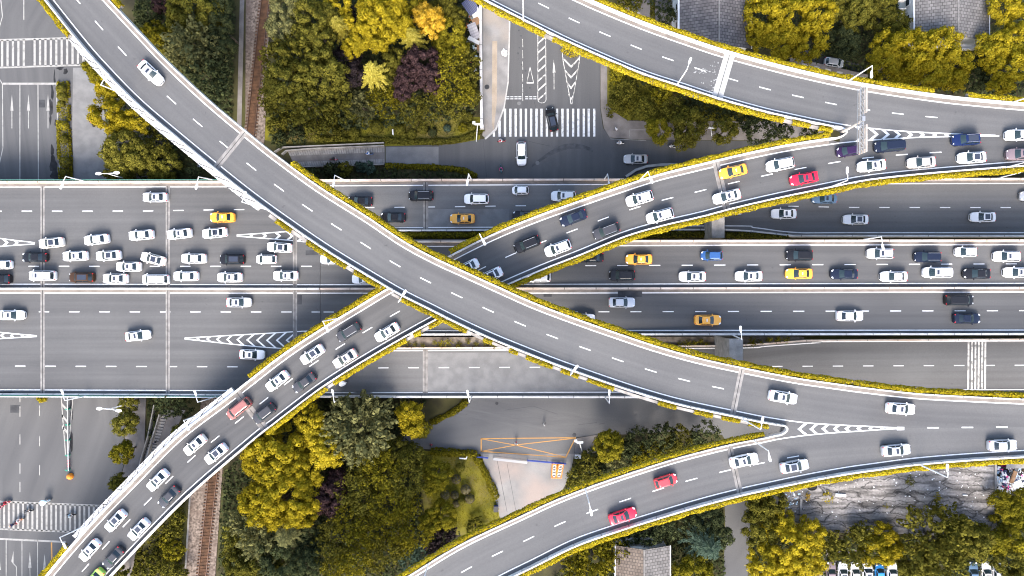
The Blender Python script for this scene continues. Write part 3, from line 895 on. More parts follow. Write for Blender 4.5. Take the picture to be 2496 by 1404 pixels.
xs = [1204, 1217.6, 1231, 1244, 1257, 1269.4, 1282, 1294.7, 1307.7, 1320, 1333, 1345, 1358, 1371, 1384, 1397, 1409.6, 1423, 1435, 1448.5]
marks(cs, [seg((x, 311 if i == 0 else 289 if i == 1 else 265), (x, 333), 5.3) for i, x in enumerate(xs)], z, 'paint_zebra', 'crosswalk')
lad = [seg((1311, 40), (1311, 244), 1.5), seg((1330, 60), (1331, 244), 1.5)]
for k in range(9):
    y = 88 + 23 * k
    if y < 246: lad.append([(1311, y + 16), (1311, y + 20), (1330.5, y + 3), (1330.5, y - 2)])
for k in range(8):
    a0, a1 = math.pi * k / 8, math.pi * (k + 1) / 8
    lad.append(seg((1321 + 9.8 * math.cos(a0), 243 + 8 * math.sin(a0)), (1321 + 9.8 * math.cos(a1), 243 + 8 * math.sin(a1)), 1.6))
marks(cs, lad, z, 'paint_worn', 'hatch_marking')
marks(cs, [seg((1273.5, y, ), (1274.5, y + 20), 1.2) for y in (95, 122, 150, 180, 205, 226)], z, 'paint_worn', 'lane_line')
for yy in (236, 241):
    marks(cs, [seg((x, yy), (x + 7.5, yy), 1.6) for x in (1234, 1244, 1254, 1263.5, 1280, 1290, 1300)], z, 'paint', 'give_way_line')
marks(cs, [seg((1292, 163), (1284, 203), 1.3), seg((1292, 163), (1301, 203), 1.3), seg((1284, 202), (1301, 202), 3)], z, 'paint_worn', 'triangle_marking')
marks(cs, [[(1349.5, 145), (1354, 177), (1347, 177)], seg((1350.3, 175), (1350.5, 218), 1.4)], z, 'paint_worn', 'arrow_marking')
vv = [seg((1370.5, 112), (1371, 140), 1.5), seg((1371, 140), (1392, 254), 1.6), seg((1414, 130), (1412, 150), 1.5), seg((1412, 150), (1394, 254), 1.6)]
for y0, dy, hw in ((138, 22, 21), (166, 20, 17.5), (194, 18, 13), (228, 11, 7)):
    vv += [[(1392 - hw, y0), (1392 - hw + 1, y0 + 6), (1392, y0 + dy + 6), (1392, y0 + dy)], [(1392 + hw, y0), (1392 + hw - 1, y0 + 6), (1392, y0 + dy + 6), (1392, y0 + dy)]]
marks(cs, vv, z, 'paint_worn', 'chevron_marking')
sheet('lane', [(1440, 350), (1750, 350), (1750, 420), (1440, 420)], 0.024, M['asph_st'])
for pts in ([(1462, 364), (1530, 352), (1530, 372), (1470, 395)], [(1310, 370), (1372, 350), (1374, 400), (1330, 420)]):
    marks(cs, [pts], 0.028, 'asph_st', 'resurfaced_patch')

marks(cs, [seg((1178, 344), (1186, 432), .7), seg((1290, 345), (1340, 356), .8), seg((1300, 240), (1306, 262), .6)], 0.029, 'patch', 'crack')
marks(cs, [[(1296 + 150 * t, 402 - 48 * math.sin(t * 2.2) - w_ * (1 - abs(2 * t - 1))) for t in np.linspace(0, 1, 14)] + [(1296 + 150 * t, 408 - 46 * math.sin(t * 2.2)) for t in np.linspace(1, 0, 14)] for w_ in (7,)], 0.0285, 'road_dark', 'tyre_mark')
def disc(x, y, r): return [(x + r * math.cos(a), y + r * math.sin(a)) for a in np.linspace(0, 2 * math.pi, 15)[:-1]]
marks(cs, [disc(1265, 252, 4.6), disc(1371, 285, 5), disc(1310, 397, 5)], 0.031, 'patch_lt', 'manhole')
marks(cs, [disc(1255 + 3 * k + 9 * math.sin(k * 7.1), 60 + 14 * k, 1.2 + .7 * (k % 3)) for k in range(13)], 0.031, 'road_dark', 'oil_spot')
# ---- forecourt at the lower middle
fc = sheet('street', [(1165, 600), (1480, 600), (1920, 1000), (1915, 1068), (1780, 1090), (1760, 1060), (1680, 1050), (1500, 1060), (1450, 1062), (1405, 1066), (1400, 1110), (1170, 1110), (1160, 1103), (1000, 1092), (962, 1080), (985, 1058), (1045, 1035), (1100, 1015), (1135, 990), (1150, 962)], 0.022, M['asph_lot'])
yd = sheet('yard', [(1170, 1106), (1400, 1106), (1388, 1165), (1345, 1240), (1290, 1285), (1222, 1285), (1214, 1240), (1196, 1180)], 0.028, M['yard'])
marks(fc, [seg((1172, 1069), (1404, 1067), 2.2), seg((1173, 1068), (1173, 1101), 2.8), seg((1172, 1100), (1379, 1115), 2.2), seg((1403, 1067), (1379, 1115), 2.8), seg((1175, 1070), (1262, 1086), 1.8), seg((1262, 1086), (1378, 1114), 2.0), seg((1174, 1100), (1262, 1084), 1.8), seg((1262, 1084), (1402, 1068), 2.0)], 0.034, 'paint_orange', 'box_marking')
sheet('pavement', [(1405, 1068), (1455, 1060), (1470, 1100), (1400, 1112)], 0.13, M['pave_dark'], kerb=.13)
sheet('lawn', [(1010, 1098), (1165, 1104), (1215, 1215), (1222, 1285), (1150, 1310), (1040, 1290), (1020, 1150)], 0.012, M['lawn'])
sheet('lawn', [(640, 285), (1170, 285), (1170, 340), (1100, 352), (940, 356), (690, 352), (640, 340)], 0.012, M['lawn'])
sheet('lawn', [(1480, 110), (1800, 240), (1900, 296), (1530, 293), (1500, 275), (1480, 255)], 0.012, M['lawn'])
sheet('driveway', [(1500, -60), (1650, -60), (1640, 60), (1600, 75), (1560, 40)], 0.014, M['pave_dark'])
sheet('driveway', [(1765, 1170), (1822, 1180), (1830, 1290), (1818, 1470), (1758, 1470), (1768, 1300)], 0.02, M['asph_st'])
sheet('car_park', [(1990, 1340), (2200, 1340), (2200, 1470), (1990, 1470)], 0.02, M['pave_dark'])
sheet('car_park', [(2350, 1345), (2450, 1345), (2450, 1470), (2350, 1470)], 0.02, M['pave_dark'])
sheet('driveway', [(1960, 120), (2110, 160), (2110, 215), (1980, 180)], 0.016, M['asph_st'])
sheet('driveway', [(2020, -60), (2110, -60), (2115, 190), (2030, 150)], 0.014, M['soil'])

marks(fc, [seg((1211, 1118), (1236, 1248), .9), seg((1236, 1130), (1262, 1270), .7)], 0.036, 'patch', 'crack')
marks(fc, [disc(1211, 983, 4), disc(1400, 1060, 5)], 0.033, 'patch', 'manhole')
marks(fc, [seg((1230, 1000), (1300, 990), .6), seg((1300, 990), (1360, 1010), .6), seg((1410, 1035), (1455, 1030), 1.5), seg((1460, 1034), (1475, 1031), 1.5)], 0.031, 'road_dark', 'tyre_mark')
# ---- railway
def rx(y): return 637 - 154.0 * y / 1404        # left rail, picture column
bal = sheet('ballast', [(600, -260), (668, -260), (645, 340), (560, 700), (542, 1150), (508, 1640), (426, 1640), (468, 1180), (520, 700), (598, 300)], 0.14, M['ballast'], kerb=.2)
sheet('cess_path', [(586, -60), (597, -60), (588, 330), (577, 330)], 0.06, M['pave_dark'])
sheet('cess_path', [(463, 1170), (467, 1170), (449, 1470), (445, 1470)], 0.2, M['concrete'], kerb=.2)
tr = empty('railway_track', U(560, 700, 0), 'rusty single railway track on brown ballast passing under the highway', 'railway')
bed = MB(); bed.face([U(rx(-260) - 1, -260, .2), U(rx(1640) - 1, 1640, .2), U(rx(1640) + 20, 1640, .2), U(rx(-260) + 20, -260, .2)]); fix_up(bed)
bed.build('track_bed', M['sleeper'], tr)
sl_ = MB()
for k in range(234):
    y = -255 + k * 8.1
    a = U(rx(y) - 6, y, .2); b = U(rx(y) + 25, y - 2.6, .2)
    sl_.box(((a.x + b.x) / 2, (a.y + b.y) / 2, .17), ((b - a).length, .24, .18), rz=math.atan2(b.y - a.y, b.x - a.x))
o = sl_.build('sleepers', M['sleeper'], tr); o['kind'] = 'stuff'
for off in (0, 19):
    r_ = MB(); sweep(r_, [U(rx(y) + off, y, .28) for y in (-260, 400, 900, 1640)], [(-.06, 0), (-.05, .14), (.05, .14), (.06, 0)])
    r_.build('rail', M['rail'], tr)

# ---- stair ramps leading down to the railway underpass
def stair(label, quad, n, path):
    """quad: four px corners (a-b one long side, d-c the other); steps on both sides of a smooth path"""
    a, b, c, d = [U(*q, 0.03) for q in quad]
    ctr = (a + b + c + d) / 4
    root = empty('stair_ramp', (ctr.x, ctr.y, 0), label, 'stairs')
    p = MB(); p.face([a, b, c, d]); fix_up(p); p.build('ramp', M['pave_dark'], root)
    for v0, v1 in path:
        s_ = MB()
        for k in range(n):
            t0, t1 = (k + .08) / n, (k + .86) / n
            q = [a.lerp(b, t0).lerp(d.lerp(c, t0), v0), a.lerp(b, t1).lerp(d.lerp(c, t1), v0), a.lerp(b, t1).lerp(d.lerp(c, t1), v1), a.lerp(b, t0).lerp(d.lerp(c, t0), v1)]
            up = Vector((0, 0, .1))
            s_.face([x + up for x in q]); 
            for i in range(4): s_.face([q[i] + up, q[i], q[(i + 1) % 4], q[(i + 1) % 4] + up])
        o = s_.build('steps', M['concrete'], root)
    return root
s1 = stair('grey stair ramp with two flights of steps, bikes on its middle lane, above the highway', [(700, 366), (938, 356), (938, 401), (720, 408)], 40, ((.02, .33), (.7, .98)))
s2 = stair('grey stair ramp between the street trees and the curving flyover at lower left', [(392, 1000), (452, 1000), (372, 1160), (340, 1150)], 14, ((.0, .02),))
mb = MB()
a, b, c, d = [U(*q, .05) for q in ((386, 1012), (408, 1014), (372, 1120), (352, 1116))]
for k in range(15):
    t0, t1 = (k + .05) / 15, (k + .72) / 15
    q = [a.lerp(d, t0), b.lerp(c, t0), b.lerp(c, t1), a.lerp(d, t1)]
    mb.face([x + Vector((0, 0, .12)) for x in q])
    for i in range(4): mb.face([q[i] + Vector((0, 0, .12)), q[i], q[(i + 1) % 4], q[(i + 1) % 4] + Vector((0, 0, .12))])
fix_up(mb).build('steps', M['concrete'], s2)
for root, pts in ((s1, [(672, 372), (690, 361), (938, 350)]), (s1, [(690, 378), (700, 369), (760, 364), (938, 357)]), (s1, [(715, 409), (938, 402)]), (s2, [(381, 985), (366, 1060), (342, 1140), (332, 1170)]), (s2, [(394, 1008), (375, 1070), (352, 1150)])):
    r_ = MB(); sweep(r_, [U(*p, 0.0) for p in pts], [(-.1, 0), (-.1, 1.0), (.1, 1.0), (.1, 0)]); r_.build('side_wall', M['concrete'], root)
# ------------------------------------------------------------------ vehicles
PAINT = {}
for n, c, met, r in (('white', (0.74, 0.74, 0.74), 0, .3), ('silver', (0.50, 0.51, 0.53), .3, .32), ('grey', (0.13, 0.13, 0.14), .3, .3), ('black', (0.012, 0.012, 0.014), 0, .2),
                     ('navy', (0.012, 0.017, 0.034), .1, .22), ('blue', (0.025, 0.085, 0.24), .1, .25), ('paleblue', (0.085, 0.145, 0.215), .2, .3), ('yellow', (0.80, 0.36, 0.03), 0, .35),
                     ('red', (0.55, 0.008, 0.035), 0, .25), ('brightred', (0.58, 0.035, 0.045), 0, .25), ('brown', (0.055, 0.026, 0.012), .2, .28), ('copper', (0.28, 0.105, 0.09), .25, .32), ('purple', (0.03, 0.014, 0.05), .2, .25),
                     ('mauve', (0.22, 0.16, 0.165), .3, .32), ('champagne', (0.50, 0.46, 0.42), .3, .32), ('darkgrey', (0.05, 0.05, 0.055), .2, .25), ('lime', (0.38, 0.62, 0.10), 0, .35), ('cream', (0.74, 0.70, 0.63), 0, .32), ('skyblue', (0.02, 0.20, 0.5), 0, .3), ('deepblue', (0.008, 0.018, 0.072), .1, .25)):
    PAINT[n] = plain('car_paint_' + n, c, r, met, 0.5 if max(c) > .1 else 0.12, 0.5 if max(c) > .1 else 0.25)
M['glass'] = plain('car_glass', (0.012, 0.02, 0.026), 0.1, 0, 0, 0.6)
M['screen'] = plain('car_windscreen', (0.02, 0.034, 0.038), 0.12, 0, 0, 0.5)
M['sunroof'] = plain('car_sunroof', (0.03, 0.035, 0.05), 0.08, 0, 0, 0.7)
M['lamp_w'] = plain('headlamp_glass', (0.72, 0.74, 0.76), 0.15)
M['lamp_r'] = plain('tail_lamp', (0.5, 0.012, 0.02), 0.2)
M['tyre'] = plain('tyre_rubber', (0.012, 0.012, 0.012), 0.85)
M['trim'] = plain('black_trim', (0.015, 0.015, 0.016), 0.5)
M['plate'] = plain('number_plate', (0.03, 0.06, 0.3), 0.5)

TYPES = {  # length, width, height, windscreen base, roof front, roof rear, rear glass base, bonnet height, boot height
    'sedan': (4.75, 1.82, 1.46, 0.98, 0.18, -1.02, -1.72, 0.93, 1.02),
    'suv':   (4.70, 1.90, 1.70, 1.12, 0.48, -1.72, -2.18, 1.04, 1.08),
    'hatch': (3.85, 1.70, 1.52, 1.10, 0.40, -1.30, -1.80, 0.95, 1.00),
    'mpv':   (5.10, 1.90, 1.78, 1.62, 0.88, -2.10, -2.42, 1.00, 1.05),
    'mini':  (3.15, 1.55, 1.50, 1.02, 0.45, -1.05, -1.46, 0.95, 1.00),
}


def car_protos(tp):
    L, W, Ht, wb, rf, rr, rb, zh, zt = TYPES[tp]
    hl, hw = L / 2, W / 2
    parts = []
    st = [(hl, .36, .50), (hl - .05, .55, .60), (hl - .14, .70, .69), (hl - .3, .84, zh - .17), (hl - .52, .955, zh - .11), (hl - .85, .99, zh - .05), (wb + .05, 1.0, zh + .02), (wb - .5, 1.0, zh + .03),
          (0, 1.0, zh + .03), (-.9, 1.0, zh + .04), (min(rb + .3, -hl + .75), .995, zt), (-hl + .5, .975, zt - .01), (-hl + .26, .93, zt - .03), (-hl + .12, .85, zt - .08), (-hl + .04, .74, zt - .18), (-hl, .60, .62)]
    mb = MB()
    rows = []
    for x, wf, z in st:
        w_ = hw * wf
        half = [(w_ * .94, .20), (w_, .42), (w_ * .99, max(.5, z - .16)), (w_ * .93, z - .03), (w_ * .5, z + .02), (0, z + .035)]
        rows.append([Vector((x, y, zz)) for y, zz in half] + [Vector((x, -y, zz)) for y, zz in half[-2::-1]])
    n = len(rows[0]); base = 0
    for r in rows: mb.v += [tuple(p) for p in r]
    for i in range(len(rows) - 1):
        for k in range(n - 1):
            mb.f.append((i * n + k, i * n + k + 1, (i + 1) * n + k + 1, (i + 1) * n + k)); mb.m.append(0); mb.uv += [(0, 0)] * 4
    mb.f.append(tuple(range(n))[::-1]); mb.m.append(0); mb.uv += [(0, 0)] * n
    mb.f.append(tuple((len(rows) - 1) * n + k for k in range(n))); mb.m.append(0); mb.uv += [(0, 0)] * n
    # greenhouse
    yb, yr, zb, zr = hw * .90, hw * .70, zh - .02, Ht - .035
    bf = [Vector((wb + .16 * (1 - s * s) - .05, yb * s, zb)) for s in (1, .5, 0, -.5, -1)]
    tf = [Vector((rf + .09 * (1 - s * s) - .03, yr * s, zr + .02 * (1 - s * s))) for s in (1, .5, 0, -.5, -1)]
    br = [Vector((rb - .12 * (1 - s * s) + .05, yb * .97 * s, zb + .04)) for s in (-1, -.5, 0, .5, 1)]
    tr_ = [Vector((rr - .07 * (1 - s * s) + .03, yr * .97 * s, zr + .02 * (1 - s * s))) for s in (-1, -.5, 0, .5, 1)]
    lo, hi = bf + br, tf + tr_
    for i in range(10):
        j = (i + 1) % 10
        mb.face([lo[i], hi[i], hi[j], lo[j]])
    c = sum(hi, Vector()) / 10
    inner = [c + (p - c) * .8 + Vector((0, 0, .04)) for p in hi]
    for i in range(10):
        j = (i + 1) % 10
        mb.face([hi[i], inner[i], inner[j], hi[j]])
    mb.face(inner[::-1])
    body = mb.mesh('car_body', [PAINT['white']], smooth=True)
    if hasattr(body, 'set_sharp_from_angle'): body.set_sharp_from_angle(angle=math.radians(38))
    parts.append(('body', body, 'paint'))

    def surf(b_, t_, s0, s1, v0, v1, off, seg=4):
        def smp(arr, s):
            s = s * (len(arr) - 1); i = min(int(s), len(arr) - 2)
            return arr[i].lerp(arr[i + 1], s - i)
        g = MB()
        def P(s, v): return smp(b_, s).lerp(smp(t_, s), v)
        for k in range(seg):
            a, b = s0 + (s1 - s0) * k / seg, s0 + (s1 - s0) * (k + 1) / seg
            q = [P(a, v0), P(a, v1), P(b, v1), P(b, v0)]
            nn = (q[1] - q[0]).cross(q[3] - q[0]).normalized()
            if nn.z < 0 and abs(nn.z) > .02: nn = -nn
            elif nn.dot(Vector((q[0].x, q[0].y, .3))) < 0: nn = -nn
            g.face([p + nn * off for p in q])
        return g
    parts.append(('windscreen', surf(bf, tf, .05, .95, .05, .94, .012).mesh('windscreen', [M['screen']]), None))
    parts.append(('rear_window', surf(br, tr_, .08, .92, .12, .9, .012).mesh('rear_window', [M['glass']]), None))
    for sgn in (0, 1):
        b_, t_ = ([bf[-1], br[0]], [tf[-1], tr_[0]]) if sgn else ([bf[0], br[-1]], [tf[0], tr_[-1]])
        g = MB()
        for s0, s1 in ((.06, .48), (.52, .93)):
            a = surf(b_, t_, s0, s1, .10, .9, .012, 1)
            for f in a.f: g.face([a.v[i] for i in f])
        parts.append(('side_window', g.mesh('side_window', [M['glass']]), None))
    for sy in (1, -1):
        b = MB(); b.box((hl - .34, sy * hw * .66, .72), (.40, .22, .14), rz=-sy * .55); parts.append(('headlight', b.mesh('headlight', [M['lamp_w']]), None))
        b = MB(); b.box((-hl + .16, sy * hw * .66, zt - .14), (.14, .30, .15), rz=sy * .45); parts.append(('taillight', b.mesh('taillight', [M['lamp_r']]), None))
        b = MB(); b.box((wb - .28, sy * (hw + .09), zh + .04), (.13, .2, .13), rz=sy * .25); parts.append(('mirror', b.mesh('mirror', [PAINT['white']]), 'paint'))
    for sx in (hl - .86, -hl + .84):
        for sy in (1, -1):
            b = MB(); b.tube([(sx, sy * (hw - .2), .33), (sx, sy * (hw + .01), .33)], .33, 14); parts.append(('wheel', b.mesh('wheel', [M['tyre']]), None))
    b = MB(); b.box((hl - .045, 0, .48), (.12, W * .5, .2)); parts.append(('grille', b.mesh('grille', [M['trim']]), None))
    zs = Ht + .034
    xc = (rf + rr) / 2
    small = MB(); small.box((rf - .42, 0, zs), (.42, .78, .012))
    big = MB(); big.box((xc, 0, zs), (abs(rf - rr) * .76, .94, .012))
    rails = []
    for sy in (1, -1):
        b = MB(); b.box((xc, sy * yr * .92, Ht + .02), (abs(rf - rr) * .95, .05, .05)); rails.append(('roof_rail', b.mesh('roof_rail', [M['steel']]), None))
    sign = MB(); sign.box((xc + .1, 0, zs + .05), (.16, .5, .12))
    extra = {'s': [('sunroof', small.mesh('sunroof', [M['sunroof']]), None)], 'p': [('sunroof', big.mesh('sunroof', [M['sunroof']]), None)], 'r': rails, 't': [('roof_sign', sign.mesh('roof_sign', [M['lamp_w']]), None)]}
    return parts, extra


PROTO = {k: car_protos(k) for k in TYPES}


def frame_at(px, py, z0, dirpx, R=None, zf=None):
    p = U(px, py, z0)
    return p


def car(px, py, tp, col, opt, head, label, zf, R=None, cat='car', group=None, name=None):
    """head: picture-space heading (dx, dy), or +1 / -1 along a ramp"""
    hgt = .7
    z = zf(px)
    p = U(px, py, z + hgt); p.z = z
    if R is not None:
        i = min(range(len(R.mid)), key=lambda k: (R.mid[k].xy - p.xy).length)
        i = min(max(i, 1), len(R.mid) - 2)
        t = (R.mid[i + 1] - R.mid[i - 1]).normalized() * (head if not isinstance(head, tuple) else 1)
        if isinstance(head, tuple): t = Vector((head[0], -head[1], 0)).normalized()
        # sit on the sloping deck
        z = R.mid[i].z; p.z = z
    else:
        d = Vector((head[0], -head[1], 0)).normalized()
        e = 12 * (1 if d.x >= 0 else -1)
        sl = (zf(px + e) - zf(px)) / (e * (H - z) / F)
        t = Vector((d.x, d.y, sl * d.x)).normalized()
    p.z += .02
    yaw = math.atan2(t.y, t.x); pitch = -math.asin(max(-1, min(1, t.z)))
    root = empty(name or {'sedan': 'sedan', 'suv': 'suv_car', 'hatch': 'hatchback', 'mpv': 'minivan', 'mini': 'small_car'}[tp], p, label, cat, group)
    root.rotation_euler = (0, pitch, yaw)
    root.scale = (1.05, 1.07, 1.04)
    parts, extra = PROTO[tp]
    for nm, me, role in parts + [q for o in opt for q in extra[o]]:
        c = link(nm, me, root)
        if role == 'paint' and col != 'white':
            c.material_slots[0].link = 'OBJECT'
            c.material_slots[0].material = PAINT[col]
    return root


Lf, Rt = (-1, 0), (1, 0)
GJ = 'cars in the jam on the left deck'
GL = 'cars on the lower carriageway of the left deck'
GM = 'cars heading left on the raised middle deck'
GS = 'cars heading right on the raised middle deck'
GF = 'cars on the upper side road'
GB = 'cars on the flyover running up to the right'
GA = 'cars on the topmost flyover'
for px, py, tp, col, opt, head, label in (
    (378, 481, 'sedan', 'silver', 's', Lf, 'silver sedan alone in the uppermost lane of the left deck, just before a joint'),
    (542, 530, 'sedan', 'yellow', 't', Lf, 'yellow taxi on the left deck beside the topmost flyover'),
    (523, 568, 'sedan', 'white', 'sp', (-1, .1), 'white sedan below the yellow taxi of the left deck, near a gore tip'),
    (437, 570, 'sedan', 'white', 's', (-1, .1), 'white sedan slanting across the second joint of the left deck, topmost of the jam'),
    (344, 573, 'sedan', 'white', '', (-1, .08), 'white sedan in the jam\'s top row, right of the two between the first joints'),
    (235, 584, 'sedan', 'white', '', (-1, .11), 'white sedan in the jam\'s top row, left of the two between the first joints'),
    (125, 592, 'sedan', 'cream', 'p', (-1, .1), 'cream sedan with dark glass roof crossing the first joint of the left deck'),
    (183, 624, 'sedan', 'white', 's', (-1, .04), 'white sedan with small sunroof in the jam\'s second row, right of the first joint'),
    (264, 623, 'sedan', 'white', 'p', (-1, .06), 'white car with a long dark glass roof in the second row of the jam'),
    (85, 627, 'sedan', 'black', '', Lf, 'black sedan stopped just left of the first joint'),
    (313, 650, 'sedan', 'white', 's', Lf, 'white sedan straddling the dashed lane line of the jam'),
    (373, 631, 'sedan', 'cream', 'p', (-1, -.26), 'cream car with dark roof, turned sharply across the lanes before the second joint'),
    (472, 630, 'sedan', 'white', '', Lf, 'white sedan just right of the second joint, behind the turned cream car'),
    (566, 632, 'suv', 'black', 'p', Lf, 'black car with glass roof in the jam right of the second joint'),
    (649, 632, 'hatch', 'white', '', Lf, 'white hatchback behind the black glass-roofed car in the jam'),
    (681, 603, 'sedan', 'white', 'p', (-1, -.06), 'white car with square dark sunroof below the chevrons, left of the third joint'),
    (696, 672, 'sedan', 'white', 's', Lf, 'white sedan reaching onto the third joint in the jam\'s lowest row'),
    (560, 676, 'sedan', 'white', 's', Lf, 'white sedan in the jam\'s lowest row, below the black glass-roofed car'),
    (453, 673, 'sedan', 'white', '', Lf, 'white sedan with red tail lamps in the lowest row, just right of the second joint'),
    (379, 681, 'mpv', 'white', '', Lf, 'boxy white van in the lowest row, touching the second joint'),
    (281, 679, 'sedan', 'white', 's', Lf, 'white sedan between the brown car and the boxy white van'),
    (199, 676, 'suv', 'brown', 'p', Lf, 'dark brown car with glass roof in the lowest row of the jam'),
    (103, 672, 'mpv', 'white', 's', Lf, 'long white estate car crossing the first joint in the lowest row'),
    (4, 645, 'hatch', 'white', '', Lf, 'white car cut by the left edge of the picture beside the dashed line'),
    (-4, 680, 'suv', 'black', '', Lf, 'black car with red tail lamps cut by the left edge in the lowest row'),
    (811, 632, 'sedan', 'white', 'p', Lf, 'white car half hidden under the topmost flyover, in the upper jam lane'),
    (888, 680, 'sedan', 'white', '', Lf, 'white car half hidden under the topmost flyover, in the lower jam lane')):
    car(px, py, tp, col, opt, head, label, zfr, group=GJ)
for px, py, tp, col, opt, head, label in (
    (583, 737, 'sedan', 'silver', 's', Rt, 'silver white sedan just below the median barrier on the left deck'),
    (30, 768, 'sedan', 'white', 's', Rt, 'white sedan near the left edge on the lower carriageway'),
    (337, 818, 'sedan', 'white', 's', (1, -.11), 'white sedan changing lane alone left of the second joint, lower carriageway'),
    (615, 864, 'sedan', 'white', 's', (1, .03), 'white sedan under the long chevron island, about to pass beneath the flyover')):
    car(px, py, tp, col, opt, head, label, zfr, group=GL)
for px, py, tp, col, opt, label in (
    (877, 491, 'sedan', 'black', '', 'black car with red tail lamps emerging from under the topmost flyover\'s hedge, upper side road'),
    (958, 530, 'sedan', 'black', '', 'black car beside the topmost flyover, in the lower lane of the upper side road'),
    (1026, 477, 'suv', 'black', 'r', 'black car with roof rails on the joint of the upper side road'),
    (1161, 485, 'suv', 'white', 'r', 'white car with roof rails in the upper side road, behind the black roof-railed one'),
    (1268, 464, 'mini', 'white', '', 'tiny white car high in the upper side road'),
    (1373, 478, 'suv', 'white', 's', 'white car with dark square sunroof next to the hedge of the rising flyover'),
    (1127, 533, 'sedan', 'yellow', 't', 'yellow taxi in the upper side road on a paler stretch of tarmac'),
    (1280, 526, 'sedan', 'black', 'r', 'black car half hidden by the hedge of the rising flyover, upper side road'),
    (1910, 521, 'sedan', 'white', 's', 'white sedan with small sunroof in the upper side road, left of the dark-roofed white car'),
    (2009, 484, 'sedan', 'paleblue', 's', 'steel blue sedan peeping out under the flyover hedge above the upper side road'),
    (2085, 535, 'sedan', 'white', 'p', 'white coupe with black roof in the lower lane of the upper side road'),
    (2395, 529, 'sedan', 'white', 'p', 'long white car with blue glass roof near the right end of the upper side road'),
    (2516, 478, 'sedan', 'silver', '', 'silver car only just entering at the right edge, upper side road'),
    (1778, 512, 'sedan', 'silver', '', 'silver car almost hidden under the flyover beside the concrete pier')):
    car(px, py, tp, col, opt, Lf, label, zfr, group=GF)
for px, py, tp, col, opt, label in (
    (1440, 627, 'sedan', 'black', '', 'black sedan coming out from under the rising flyover, upper lane of the middle deck'),
    (1558, 632, 'sedan', 'yellow', 't', 'yellow taxi in the upper lane of the middle deck, left of the blue hatchback'),
    (1735, 623, 'hatch', 'blue', '', 'bright blue hatchback on the raised middle deck'),
    (1948, 622, 'suv', 'black', '', 'black car above the second yellow taxi of the middle deck'),
    (2145, 618, 'suv', 'silver', 'sr', 'grey car with sunroof under the curved street lamp'),
    (2260, 626, 'suv', 'navy', 'r', 'dark navy car with roof rails in the upper lane of the middle deck'),
    (2354, 614, 'hatch', 'white', '', 'small plain white hatchback in the upper lane near the right edge'),
    (2453, 625, 'suv', 'white', 's', 'white car with sunroof, last in the upper lane at the right edge'),
    (1312, 675, 'suv', 'white', '', 'white car mostly hidden under the rising flyover\'s hedge, lower lane'),
    (1517, 671, 'suv', 'black', '', 'black car below the left yellow taxi of the middle deck'),
    (1688, 674, 'sedan', 'white', 's', 'white sedan below and left of the blue hatchback'),
    (1825, 673, 'sedan', 'white', 's', 'white sedan in front of the second yellow taxi in the lower lane'),
    (1947, 667, 'sedan', 'yellow', 't', 'yellow taxi in the lower lane of the middle deck, below a black car'),
    (2057, 668, 'sedan', 'navy', '', 'dark navy sedan right behind the lower lane yellow taxi'),
    (2178, 674, 'sedan', 'white', '', 'white sedan with plain white roof, lower lane below the grey car'),
    (2284, 664, 'mpv', 'white', 's', 'long white minivan in the lower lane below the navy car'),
    (2380, 667, 'sedan', 'black', '', 'black sedan between two white cars in the lower lane near the right edge'),
    (2478, 664, 'sedan', 'white', 's', 'white car cut by the right edge in the lower lane of the middle deck')):
    car(px, py, tp, col, opt, Lf, label, zmain, group=GM)
for px, py, tp, col, opt, label in (
    (1517, 737, 'sedan', 'silver', '', 'silver sedan beside a dark tarmac patch, heading right'),
    (1420, 777, 'sedan', 'silver', '', 'silver car almost hidden by the topmost flyover hedge, heading right'),
    (1726, 780, 'sedan', 'yellow', 't', 'yellow taxi heading right on the middle deck'),
    (2072, 770, 'sedan', 'white', '', 'white sedan heading right alone, below the dashes'),
    (2338, 731, 'mpv', 'black', '', 'long black van heading right under the median barrier'),
    (2357, 776, 'sedan', 'navy', '', 'dark navy sedan heading right beneath the black van')):
    car(px, py, tp, col, opt, Rt, label, zmain, group=GS)
